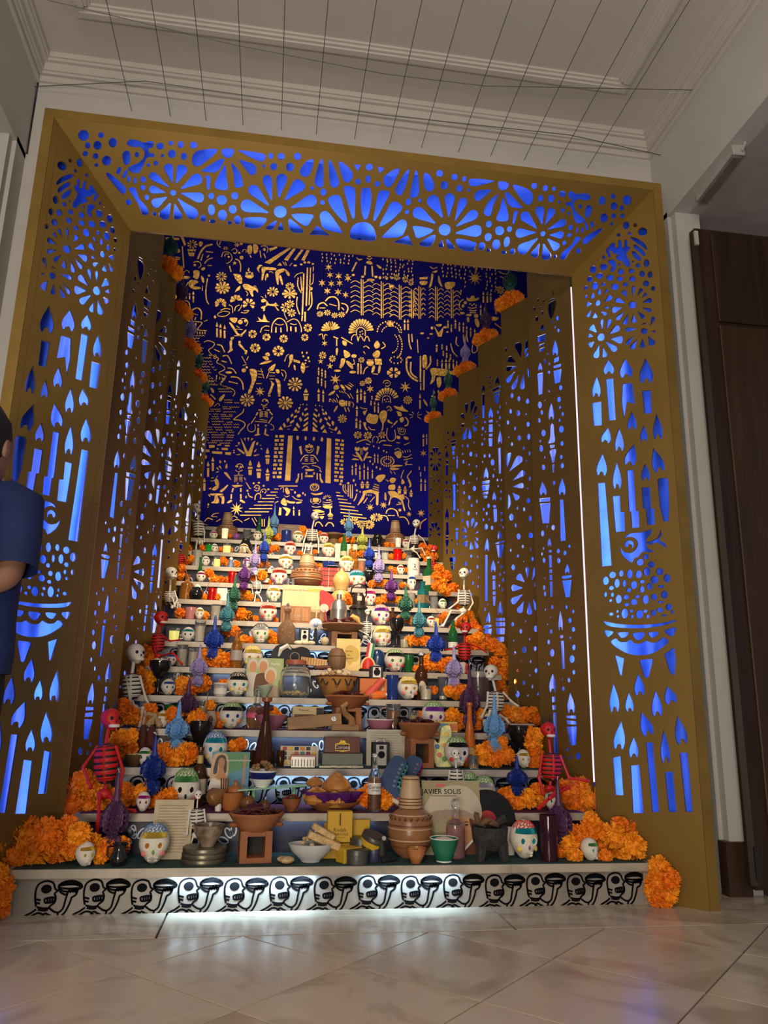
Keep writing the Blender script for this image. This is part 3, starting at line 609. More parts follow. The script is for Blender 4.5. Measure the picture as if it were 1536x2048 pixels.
# blue satin hung behind every cut-out
def cloth(name, p0, p1, z0, z1, off, label, nu=90, nv=26, amp=.012, seed=0, vert=True):
	"""draped sheet from plan point p0 to p1"""
	rnd = random.Random(seed); b = MB(); vs = []; ph = [rnd.uniform(0, 6) for _ in range(6)]; fr = [rnd.uniform(5, 9), rnd.uniform(13, 19), rnd.uniform(24, 34)]
	d = Vector(p1)-Vector(p0); nrm = Vector((d.y, -d.x, 0)).normalized()
	for j in range(nv+1):
		for i in range(nu+1):
			u, v = i/nu, j/nv; z = z0+(z1-z0)*v
			w_ = sum(amp*a*math.sin(f*u*d.length*3+ph[k]+2.2*math.sin(3*v*(z1-z0)*.6+ph[k+3])) for k, (f, a) in enumerate(zip(fr, (1, .5, .3))))
			q = Vector(p0)+d*u+nrm*(w_+off); vs.append((q.x, q.y, z))
	fs = [(j*(nu+1)+i, j*(nu+1)+i+1, (j+1)*(nu+1)+i+1, (j+1)*(nu+1)+i) for j in range(nv) for i in range(nu)]
	o = obj(name, b.add(vs, fs), M_BLUE); tag(o, label, 'fabric'); return o
for s, nm in ((1, 'the wooden door side'), (-1, 'the standing person side')):
	n2 = Vector((s*(YI-YF), (HB-HI), 0)).normalized()
	a = Vector((XC+s*1.474, -.055, 0)); c = Vector((XC+s*HI, YI, 0))+n2*.14
	cloth('satin_drape', a, c, .02, 3.2, 0, 'blue satin hung behind the splayed portal board on '+nm, 40, 30, .008, 3+s)
	cloth('satin_drape', (XC+s*1.33, .36, 0), (XC+s*1.30, 3.62, 0), .1, 3.2, 0, 'blue satin hung behind the stepped screens on '+nm, 150, 30, .010, 9+s)
b = MB(); vs = []; nu, nv = 120, 12; rnd = random.Random(5)
for j in range(nv+1):
	for i in range(nu+1):
		u, v = i/nu, j/nv; x = -1.42+2.84*u
		w_ = .012*math.sin(9*x+3*v)+.007*math.sin(31*x+5*math.sin(3*v))+.02*math.exp(-(x*x)/.002)*math.cos(60*x)
		y = YF+.035+(YI-YF+.03)*v; z = ZB-.0-(ZB-ZI)*v+.11+w_; vs.append((XC+x, y, min(z, ZO-.02)))
o = obj('satin_drape', b.add(vs, [(j*(nu+1)+i, j*(nu+1)+i+1, (j+1)*(nu+1)+i+1, (j+1)*(nu+1)+i) for j in range(nv) for i in range(nu)]), M_BLUE); tag(o, 'blue satin laid above the cut-out top board of the portal', 'fabric')

# LED strips tucked behind the board edges, shining on the satin
LED = (.86, .88, 1)
def strip(loc, d, length, energy, vertical=True):
	l = bpy.data.lights.new('led_strip', 'AREA'); l.shape = 'RECTANGLE'; l.size = .03; l.size_y = length; l.energy = energy; l.color = LED
	o = bpy.data.objects.new('led_strip', l); COL.objects.link(o); z = -Vector(d).normalized(); y = Vector((0, 0, 1)) if vertical else Vector((1, 0, 0)); x = y.cross(z).normalized(); y = z.cross(x)
	o.matrix_world = Matrix(((x.x, y.x, z.x, loc[0]), (x.y, y.y, z.y, loc[1]), (x.z, y.z, z.z, loc[2]), (0, 0, 0, 1)))
for s in (1, -1):
	n2 = Vector((s*(YI-YF), (HB-HI), 0)).normalized(); t2 = Vector((s*(HB-HI), -(YI-YF), 0)).normalized()
	p = Vector((XC+s*HI, YI, 0))+n2*.035+t2*.03
	strip((p.x, p.y, 1.55), n2+t2*.9, 2.7, LED_SIDE)
	for A, B, Nx in louv_info:
		x, y = (A.x*.12+Nx.x*.88)+.012, (A.y*.12+Nx.y*.88)
		strip((XC+s*(x-XC), y, 1.9), (s*1, -.7, 0), 2.5, LED_SCR)
strip((XC, YI-.03, ZI+.075), (0, -.75, 1), 2.2, LED_TOP, False)
for s in (1, -1):   # glowing strips added to brighten the slit between portal and first screen
	o = obj('slit_glow', MB().lathe([(0, .45), (.004, .45), (.004, 2.97), (0, 2.97)], 10, (XC+s*1.150, .283, 0)), mat('slit_glow_tone', (.9, .75, .7), .4, emit=.4, ecol=(1, .78, .68))); tag(o, 'slim glowing light tube in the slit behind the portal edge, '+('door side' if s > 0 else 'person side'), 'light')
# ------------------------------------------------------------ navy backdrop with gold foil cut-outs at the head of the stair
YBK = 3.70
def draw(mb, txt, fn, y0, y1):
	"""flat gold pieces: s/l strokes, p/g/q/e/f/t/d shapes, x stars, c/C candles, m maize, k rings of dots, b ribs"""
	poly = lambda pts: mb.prism([fn(x, y) for x, y in pts], y0, y1)
	sc_ = abs(fn(100, 100)[0]-fn(0, 100)[0])/100
	def stroke(pts, w, sm=True):
		P = smooth_loop(pts, 3, False) if sm and len(pts) > 2 else pts
		mb.ribbon([fn(x, y) for x, y in P], w*sc_*.82, y0, y1)
	def candle(x, y, w, h):
		poly(drop_pts(x, y, x, y+h*.32, w)); poly([(x-w*.38, y+h*.42), (x+w*.38, y+h*.42), (x+w*.36, y+h), (x-w*.36, y+h)])
	for s in txt.replace('\n', ';').split(';'):
		q = s.split()
		if not q: continue
		c = q[0]; v = [float(a) for a in q[1:]]
		if c in 'sl': stroke(list(zip(v[1::2], v[2::2])), v[0], c == 's')
		elif c == 'x':
			cx, cy, r, n = v; n = int(n); poly([(cx+(r if i % 2 == 0 else r*.34)*math.cos(PI*i/n-PI/2), cy+(r if i % 2 == 0 else r*.34)*math.sin(PI*i/n-PI/2)) for i in range(2*n)])
		elif c == 'c':
			for i in range(0, len(v), 4): candle(*v[i:i+4])
		elif c == 'C':
			for i in range(0, len(v), 4):
				x, y, w, h = v[i:i+4]; poly(drop_pts(x, y, x, y+h*.36, w*.7)); poly([(x-w/2, y+h*.45), (x+w/2, y+h*.45), (x+w/2, y+h*.58), (x-w/2, y+h*.58)])
				poly([(x-w*.4, y+h*.66), (x+w*.4, y+h*.66), (x+w*.32, y+h), (x-w*.32, y+h)])
		elif c == 'm':
			x, a, b, w = v; stroke([(x-6, a), (x-5, b)], 9, False); stroke([(x+8, a+8), (x+8, b)], 7, False); n = int((b-a)/36)
			for i in range(n):
				yy = a+20+i*(b-a-20)/n
				for sgn in (-1, 1): stroke([(x+sgn*14, yy+14), (x+sgn*w*.6, yy-4), (x+sgn*w, yy+12)], 6.5)
		elif c == 'k':
			cx, cy, rx, ry, n, a0, a1, r = v
			for i in range(int(n)):
				t = math.radians(a0+(a1-a0)*i/n); px, py = cx+rx*math.cos(t), cy+ry*math.sin(t)
				poly([(px+r*.8*math.cos(u), py+r*math.sin(u)) for u in (0, 1.05, 2.1, 3.14, 4.2, 5.25)])
		elif c == 'b':
			cx, ya, yb, w, n = v
			for i in range(int(n)):
				yy = ya+(yb-ya)*i/n
				for sgn in (-1, 1): stroke([(cx+sgn*8, yy), (cx+sgn*w*.7, yy+3), (cx+sgn*w, yy+14)], 8)
		elif c == 'w':   # wavy water lines: x0 x1 y seg
			x0, x1, y, sd = v; rnd = random.Random(int(sd)); x = x0+rnd.uniform(0, 20)
			while x < x1-25:
				L = min(rnd.uniform(55, 150), x1-x); n = max(2, int(L/13)); o = rnd.uniform(-5, 5)
				mb.ribbon([fn(x+L*i/n, y+o+(6 if i % 2 else -6)) for i in range(n+1)], 6.5*sc_, y0, y1); x += L+rnd.uniform(18, 40)
		else:
			for h in shapes(s): poly(h)
def plane_fn(ox, oy, s):
	def fn(x, y):
		p = on_axis(ox+x/s, oy+y/s, 1, YBK-.008); return (p.x, p.z)
	return fn
BK = thing('backdrop', 'tall navy backdrop covered with gold foil village scenes behind the stair', 'backdrop')
M_BOARD = mat('navy_board', (.0045, .003, .125), .7, var=.1, scale=3, spec=.08)
M_FOIL = mat('gold_foil', (.80, .46, .12), .36, .55, var=.25, scale=14, bump=.5)
for x0, x1 in ((-1.75, -.615), (-.60, .347), (.353, 1.515), (1.521, 2.75)):
	obj('board', MB().box(((x0+x1)/2, YBK+.012, 3.85), (x1-x0, .02, 3.5)), M_BOARD, BK)
FOIL = {}
def motifs(txt, z):
	fn = plane_fn(*z)
	for blk in txt.split('@')[1:]:
		nm, _, body = blk.partition('\n'); nm = nm.strip(); mir = nm.endswith('*'); nm = nm.strip('*')
		f2 = [fn]
		if mir:
			xm = 0.284; f2.append(lambda x, y: (2*xm-fn(x, y)[0], fn(x, y)[1]))
		for f in f2:
			mb = MB(); draw(mb, body, f, YBK-.004, YBK+.003); obj(nm, mb.mesh(nm, 0), M_FOIL, BK)
motifs('''@cross
g 55 20 105 20 105 5 135 5 135 22 190 25 190 48 135 48 130 100 105 100 105 45 55 40
@sloping_bar
g 200 10 230 15 258 90 240 105
@potted_flower
d 320 90 14 12 50 44 9 16 0 360;g 268 138 358 140 350 165 335 150 318 165 300 150 283 165;g 275 170 345 172 335 208 290 208;p 400 60 425 75 410 105 390 110 385 80
@arched_house
s 22 375 235 400 170 450 110 520 90;s 12 455 160 490 165 525 170;s 12 405 250 425 185;s 12 440 280 475 240 520 225;l 10 470 300 515 300;g 475 200 490 195 480 215 460 220
@sun
d 120 160 30 20 70 55 7 16 180 360;e 180 155 20 18;l 14 150 215 200 222;l 14 150 232 195 239;e 85 225 8 6 115 230 8 6
@staff
l 16 220 110 235 320
@kneeling_man
s 10 330 270 360 260 395 270 405 300 380 325;e 345 295 14 12;p 330 355 360 345 390 360 385 410 365 435 330 415 335 385;p 410 330 440 315 445 335 420 350;p 405 405 425 410 440 460 425 470 410 440;p 225 405 295 410 280 430 240 430;s 8 240 360 265 345 290 370;p 290 450 350 445 380 465 330 500 395 515 400 530 330 535 285 500;p 190 515 265 515 255 540 200 540;l 10 280 465 260 500;l 9 420 500 420 550;s 8 110 290 140 310 170 290;e 150 275 10 8
@hooked_cane
s 14 470 430 455 540 460 640 485 685;e 485 400 12 10
@candle_row
c 160 545 22 85 190 565 18 75 220 560 18 70 258 555 20 75 293 570 18 65 330 555 22 110
@tomb
s 14 155 655 190 665 205 700 210 735;s 14 215 665 250 650 285 665 300 735;s 8 225 695 270 695;l 16 235 720 235 750;l 16 262 720 262 750
@tomb
s 16 262 820 310 750 370 720 410 760 405 835;s 8 325 775 375 790;l 14 320 800 310 830;l 14 355 810 345 838
@shore_line
s 10 250 850 400 860 410 880 370 930 380 940 465 945;s 8 435 855 470 840;l 15 255 870 255 895;l 15 280 870 280 895;l 15 305 870 305 895;l 15 330 872 330 895;l 15 355 872 355 895;l 12 370 955 370 980;l 12 395 955 395 980;l 12 420 955 420 980;l 12 445 955 445 980
@coast_line
s 10 435 1060 480 1045 540 1070 520 1110 480 1140 520 1190 580 1220 560 1260 620 1290 640 1330 580 1365 650 1400 620 1450 600 1480 700 1520
@water
w 185 380 935 1;w 190 360 962 2;w 200 440 1000 3;w 240 440 1022 4;w 250 420 1050 5;w 255 440 1080 6;w 260 430 1120 7;w 270 440 1150 8;w 330 480 1180 9;w 470 560 1190 19;w 400 560 1215 10;w 262 540 1250 11;w 260 520 1278 12;w 255 540 1305 13;w 255 560 1335 14;w 260 560 1365 15;w 270 540 1395 16;w 290 560 1440 17;w 310 590 1475 18
@oars
l 10 300 1220 340 1165;l 10 320 1230 370 1170;l 10 345 1235 385 1185;l 10 270 1200 300 1240;s 8 205 1040 230 1025 235 1050
@hillside_house
s 14 565 1085 610 1095 640 1160;s 12 535 1130 590 1155;s 14 620 1200 670 1195 710 1275;s 12 610 1245 660 1260;s 14 670 1315 720 1325 755 1370;e 680 1360 34 12;s 16 700 1405 770 1410 815 1460 825 1530;s 14 680 1450 770 1470
@swirling_cloud
s 10 570 55 565 85 600 120;s 10 590 90 600 60;s 9 610 215 625 170 660 165 700 185 715 230 690 265 655 280;s 9 640 210 650 185 680 190;e 680 215 10 10;s 9 700 60 740 70 770 100;d 760 95 5 5 24 20 6 9 0 360;d 650 130 5 5 24 18 6 9 0 360;s 9 710 150 740 130 765 155 745 180 725 170;e 785 175 12 10 805 85 16 12;s 9 815 165 830 140 860 150 850 170
@pig
p 870 110 900 95 915 130 905 180 875 185 865 150;p 925 90 960 95 975 130 960 170 930 180;l 12 890 200 905 220;p 790 210 820 205 825 230 800 240;s 10 1000 110 1040 105 1070 130 1060 170;l 14 990 150 1000 220;l 14 1030 180 1045 225;e 1035 140 14 14
@horseshoe
s 14 745 235 785 255 800 310 795 360;s 14 690 300 695 335 705 362;x 740 275 24 5
@fruit_bowl
p 845 400 925 400 910 425 865 425;e 860 375 12 10 885 365 12 10 912 378 12 10 877 345 10 8 880 328 7 6;l 8 845 393 928 393
@daisy
d 608 410 12 12 55 48 10 16 0 360
@star_plant
d 620 520 10 8 75 62 10 24 0 360;e 620 530 25 22
@horse
p 725 385 760 385 800 395 815 440 800 450 785 430 760 425;p 735 410 785 430 815 465 790 480;p 820 490 870 485 920 510 950 500 965 560 945 545 920 555 925 605 905 600 880 550 840 535;p 795 500 790 540 755 555 740 570 760 530;s 10 850 550 870 575 860 600;s 12 930 500 960 530 968 565
@flowering_plant
d 600 680 15 15 58 55 7 26 -200 60;d 755 650 14 14 62 60 5 30 180 380;d 880 685 14 14 62 58 6 28 160 440;s 9 565 790 600 760 660 755 690 770 650 800 600 805 570 795;s 9 600 745 650 725 695 735;s 9 680 690 715 710 720 770;s 9 740 750 750 710 790 690;s 9 775 750 800 720 810 690;s 9 805 765 850 770 880 745 830 750
@candle_row
e 545 810 11 16;c 565 860 24 150 600 875 24 140 640 890 24 130
@dancer
p 690 820 765 822 745 870 705 850;e 795 860 25 22;s 9 800 830 840 825 870 860 850 900;e 845 850 14 14;p 685 870 715 880 770 965 800 980 850 935 850 955 800 1000 760 985;s 8 760 900 790 920;l 7 750 930 820 935;s 10 735 995 815 1000;p 705 1010 735 1010 720 1035 700 1030;p 690 1050 715 1045 712 1110 720 1140 670 1165 690 1130;e 788 1060 12 14;p 775 1085 800 1080 840 1130 865 1145 855 1180 835 1170 840 1150
@round_flower
d 917 978 12 12 42 40 7 26 0 360
@round_flower
d 1055 1010 12 10 40 36 7 24 0 360
@round_flower
d 1225 1025 12 12 42 40 8 22 0 360
@round_flower
d 1465 918 12 12 42 42 8 22 0 360
@round_flower
d 1435 1013 12 12 36 36 8 20 0 360
@round_flower
d 943 1118 12 12 52 46 8 26 0 360
@round_flower
d 1173 1148 16 14 58 52 8 30 0 360
@sun_rays
g 1080 130 1155 110 1165 125 1090 160;g 1035 270 1280 120 1300 130 1090 285;g 1230 240 1320 130 1345 135 1265 255;g 1325 240 1400 140 1425 145 1345 250;g 1400 245 1455 145 1485 150 1430 255
@donkey
p 960 330 985 295 1015 300 1000 310 980 335 985 370;p 1010 320 1060 315 1145 325 1140 345 1060 345 1040 360 1030 400 1020 440 1005 440 1010 390;p 1050 390 1070 380 1075 410 1055 420 1050 445 1040 440;p 1150 350 1230 330 1225 360 1180 390 1175 480 1160 480 1145 400;p 1180 410 1200 400 1220 480 1205 485;g 1160 300 1190 270 1210 300;s 8 1080 365 1105 360 1120 375;l 9 1215 260 1240 300;l 9 1240 265 1255 300;l 9 1285 300 1310 275;p 1235 340 1255 345 1285 380 1280 405 1260 390
@daisy
d 1118 560 12 12 58 48 9 20 0 360
@daisy
d 1287 505 10 10 44 38 9 16 0 360
@star_plant
d 1285 580 8 8 75 50 8 24 0 360;e 1285 585 22 18
@horse
p 1005 640 1035 630 1055 650 1040 660 1010 665;l 7 1000 605 1025 620;l 7 1045 590 1050 620;p 1060 650 1080 680 1130 680 1145 665 1165 690 1150 705 1075 695 1050 700;p 1055 700 1040 720 1040 745 1020 750 1025 735 1000 720 1015 705;p 1140 705 1160 720 1180 745 1165 745;s 9 1150 680 1175 700
@flower_bunch
d 1245 715 10 10 50 48 8 18 0 360;d 1290 680 8 8 42 40 8 16 0 360;d 1305 770 8 8 42 40 8 16 0 360;s 8 1225 740 1240 800 1260 835
@agave
p 955 855 1085 860 1060 845 1030 780 1015 840 970 810 985 845
@tomb
s 12 995 965 1010 920 1050 900 1085 905;l 8 1035 940 1080 945;s 14 1105 965 1115 880 1165 825 1220 835 1255 890 1260 955;s 9 1140 875 1190 890 1225 880;l 18 1150 910 1148 965;l 16 1197 915 1200 962
@tomb
s 12 1260 860 1320 830 1370 850 1400 920 1400 960;s 9 1290 875 1330 885 1355 880;l 20 1297 905 1297 950;l 20 1345 910 1347 958
@saguaro
l 18 1425 380 1420 560 1410 800;l 18 1462 320 1450 700;l 14 1492 320 1478 690;s 14 1370 420 1365 500 1400 570;s 14 1360 610 1355 700 1385 785;s 14 1395 410 1405 550;s 16 1500 560 1505 680 1465 745;s 12 1475 500 1515 470 1520 380;e 1340 300 18 10 1400 290 14 9 1435 270 14 10 1475 270 16 11 1515 285 12 9 1497 530 16 16;l 20 1438 760 1437 855;l 16 1412 790 1405 850;s 9 1330 420 1360 385 1420 370;l 12 1520 310 1520 355
@donkey_and_rider
s 9 810 1200 850 1270;s 9 860 1240 875 1200;s 8 820 1290 860 1280;e 830 1340 22 20 860 1310 12 12;p 885 1330 955 1340 955 1420 930 1480 900 1560 870 1560 910 1440;p 1040 1180 1070 1160 1090 1190 1060 1200;p 1015 1205 1060 1200 1080 1230 1050 1240;p 985 1280 1040 1250 1110 1245 1060 1270;p 1070 1340 1100 1300 1145 1275 1120 1340;l 8 965 1345 1020 1350;l 8 965 1375 1015 1380;l 8 970 1405 1010 1410;l 8 1085 1360 1140 1365;l 8 1080 1395 1140 1395;l 8 1085 1425 1130 1425;l 10 1030 1420 1000 1320;l 10 1055 1420 1090 1330;p 1145 1335 1175 1330 1185 1360 1160 1370;s 10 1200 1335 1235 1345 1250 1390 1230 1440;s 9 1205 1360 1220 1400;p 1140 1420 1190 1450 1195 1570 1170 1575 1160 1470;p 1090 1440 1130 1470 1120 1500 1095 1570 1070 1575 1105 1480;e 880 1580 14 9 1082 1592 14 7 1182 1592 14 7;s 9 955 1470 1010 1470
@donkey
p 1280 1200 1310 1180 1320 1210 1300 1270 1270 1310 1285 1250;s 10 1235 1250 1255 1195 1280 1180;g 1320 1230 1385 1245 1390 1270 1325 1255;p 1330 1280 1345 1310 1340 1340 1325 1310;p 1395 1300 1415 1260 1440 1310 1420 1370 1400 1340;e 1410 1165 8 12 1455 1165 8 10 1420 1200 10 10 1470 1215 10 14 1445 1240 12 9 1480 1250 8 8 1440 1270 10 8;l 9 1440 1310 1475 1300
''', (320, 470, 4.955))
rn = random.Random(3); rain = ''
for i in range(200):
	x = 170+(i % 22)*32+rn.uniform(-8, 8); y = 140+(i//22)*27+(x-170)*.08+rn.uniform(-6, 6)
	if 380 < x < 620 and y > 160 or y > 330 or (x < 370 and y > 215): continue
	rain += 'e %.0f %.0f 5 8;' % (x, y)
rain2 = ''
for i in range(150):
	x = 1070+(i % 13)*33+rn.uniform(-8, 8); y = 215+(i//13)*30+(x-1070)*.12+rn.uniform(-6, 6)
	if y > 440 or (1240 < x < 1390 and y > 270) or (x < 1200 and y > 330): continue
	rain2 += 'e %.0f %.0f 5 9;' % (x, y)
motifs('@rain\n'+rain+'\n@rain\n'+rain2+'''
@star_cluster
x 215 240 30 6;x 225 297 28 6;x 290 305 30 6;x 360 322 30 6;x 165 358 30 6;x 235 362 28 6;x 297 358 28 6;x 205 418 30 6;x 285 425 30 6;x 342 447 26 6
@bird
p 420 165 450 180 470 175 445 190;l 14 425 200 390 270
@standing_figure
p 495 205 520 190 545 210 530 220;l 14 490 230 485 300;l 14 540 230 545 310;p 575 220 605 235 610 250 590 245;s 8 500 170 520 180 540 170;e 520 155 14 10
@maize
m 465 325 600 85
@maize
m 615 345 620 72
@maize
m 750 372 632 78
@maize
m 842 405 622 28
@maize
m 897 380 625 44
@maize
m 1022 382 640 55
@maize
m 1140 400 620 58
@pot
g 895 315 960 310 955 330 898 332;p 900 345 955 345 945 370 905 370
@pot
p 1090 355 1160 352 1155 385 1115 405 1092 395
@pot
p 670 370 705 375 700 395 675 400;e 530 335 30 10
@walking_figure
p 985 290 1000 300 985 380 965 390 980 340;p 1040 300 1055 350 1070 385 1055 380 1035 340;p 990 275 1030 262 1020 280;s 8 975 235 1000 250 1030 240
@pebble_row
e 355 298 10 8 400 298 12 8 570 312 12 10 600 318 10 12 650 322 10 12 690 320 12 9 470 310 12 8
@small_flowers
d 725 315 5 5 22 24 8 9 0 360;d 790 330 5 5 22 26 8 9 0 360;d 832 352 5 5 22 26 8 9 0 360
@star_plant
x 1312 320 55 10;l 12 1320 240 1320 285
@mariachi
p 1250 465 1270 475 1285 455 1305 455 1315 475 1340 465 1335 485 1290 495 1255 490;e 1275 515 6 5 1290 525 6 5 1305 515 6 5 1320 525 6 5;s 10 1260 540 1290 548 1325 540;s 10 1270 560 1300 568 1325 560;s 9 1275 578 1300 582 1320 578;s 10 1225 480 1200 500 1195 540 1215 560;e 1222 530 10 14 1240 505 12 12;p 1200 575 1235 580 1225 592 1205 590;p 1250 592 1285 590 1280 606 1245 602;p 1305 592 1330 592 1335 615 1310 615;p 1250 620 1265 615 1270 645 1255 650;p 1310 630 1335 628 1345 680 1325 685
@candle_row
c 1375 420 16 85 1405 420 16 85 1430 430 16 70 1355 520 14 80 1385 540 14 80 1470 500 14 90
@flower_and_hand
d 1505 412 5 5 30 28 8 12 0 360;s 9 1460 420 1475 395 1500 385;x 1520 470 34 7;p 1420 620 1450 610 1490 620 1470 640 1430 635;s 10 1460 660 1500 690 1540 720;s 9 1490 270 1530 290 1560 285;s 9 1500 310 1540 322
@agave
d 458 720 40 40 95 95 13 18 175 365;s 8 425 760 425 710 455 690 487 710 488 755;e 450 725 5 6 465 718 5 6 450 745 5 6 470 740 5 6
@tomb_row
s 8 385 790 390 760 410 745 430 760 432 785;s 8 436 795 444 765 460 757 476 790;s 8 482 795 492 767 508 760 522 795
@aloe
d 230 715 15 12 72 70 9 16 185 355;l 8 222 650 222 710;l 8 238 650 238 710
@dotted_crane
k 670 720 90 75 14 180 380 7;k 680 730 66 52 11 190 370 6;k 720 830 45 90 12 -60 90 7;k 690 810 45 70 10 -60 100 6;p 650 655 680 640 700 660 690 685 660 680;k 720 935 45 25 10 0 360 7
@candle_row
c 785 630 16 80 810 630 16 80
@reed
s 12 815 740 820 810 835 855;s 10 838 740 842 800;s 8 880 780 885 880
@agave
g 1005 680 1040 730 1065 700 1080 680 1062 760 1035 760;p 1020 668 1065 666 1050 684 1030 684;e 990 695 10 12 1090 690 12 9 1105 725 10 6 985 740 14 6 915 735 14 8 960 770 8 6
@candle_pyramid
c 1110 635 14 60 1135 665 14 60 1165 630 14 70 1195 650 14 70 1225 650 12 80 1250 680 12 70 1280 690 12 70 1310 700 12 80
@vine
s 10 1130 810 1145 870 1180 910;s 10 1175 760 1170 810 1190 830;s 10 1225 745 1230 800 1250 830;s 10 1247 745 1258 800;s 9 1295 820 1290 870 1310 880 1330 860 1325 820
@saguaro
l 14 903 905 903 1100;l 14 930 1010 928 1161;s 16 800 920 800 1000 830 1060 885 1095;s 14 832 950 832 1030 880 1072;p 920 905 950 905 950 980 922 992;s 14 977 905 977 960 945 1005;e 820 915 18 8;l 10 905 1110 905 1161
@horse
p 975 1010 1010 995 1130 1015 1130 1050 1060 1055 1020 1050 1010 1080 1000 1100 975 1115 990 1060;p 1140 1015 1190 995 1240 1010 1225 1040 1190 1030 1150 1050;p 1025 1070 1055 1065 1060 1110 1045 1140 1030 1130;p 1080 1075 1105 1070 1090 1110
@candle_row
c 1065 930 14 70 1095 925 16 80 1120 925 14 80 1150 930 12 70 1175 940 12 60
@flame_scatter
c 1025 815 16 60 1065 815 14 40 1100 825 14 40 1075 865 14 40 1100 880 14 40 1128 890 14 44 1030 930 12 50
@man_with_staff
l 12 250 760 285 775;l 12 275 780 275 830;p 320 790 350 800 345 830 320 815;l 10 310 765 395 815;p 270 850 285 850 280 895 270 895;p 330 860 370 880 375 905 340 920 330 895;e 405 905 20 14;p 310 925 340 928 330 970 310 995 295 990 305 955;p 350 940 385 960 400 995 385 1000 350 960;e 280 1015 26 8 395 1025 26 10;s 8 400 930 410 960 392 970
@woman_with_basket
p 555 820 580 790 600 830 570 850;p 545 890 580 862 600 880 590 912 560 918;g 560 925 610 925 615 970 565 970;p 500 945 552 945 543 975 510 975;l 8 505 935 550 935;p 545 980 562 980 555 1020 535 1030;p 590 980 605 980 600 1025 585 1030;s 9 475 840 495 830 520 850;s 8 475 870 490 890;l 8 545 1037 585 1042;s 9 620 800 640 830 610 850
@meadow_flowers
d 170 900 6 6 28 28 8 12 0 360;d 243 925 6 6 26 26 8 12 0 360;x 155 945 22 5;x 225 980 26 5;d 460 935 5 5 24 22 7 10 0 360;g 430 960 442 960 440 1040 430 1040;g 452 965 462 965 462 1040 452 1040;s 9 474 1040 490 1000 510 985
@round_flower
d 702 1030 14 12 50 38 6 30 0 360
@flame_scatter
c 140 990 14 60 165 1000 14 60 190 1010 14 60 135 1060 12 50 162 1070 12 60 190 1085 12 60
@agave
x 265 1080 42 7
@sprout
s 8 140 750 165 740 175 780;s 8 205 750 187 745 180 780;x 185 810 24 6
@tomb
s 12 190 495 220 465 265 465 290 500 290 560;s 12 130 555 140 520 175 505 205 530;s 12 310 510 345 520 360 550 345 585;l 9 220 515 275 530;l 9 310 540 330 560;l 9 145 545 190 545;d 150 590 4 4 26 22 8 9 0 360;d 205 580 4 4 26 22 8 9 0 360;d 260 600 4 4 26 22 8 9 0 360;d 312 595 4 4 26 22 8 9 0 360
''', (600, 470, 3.746))
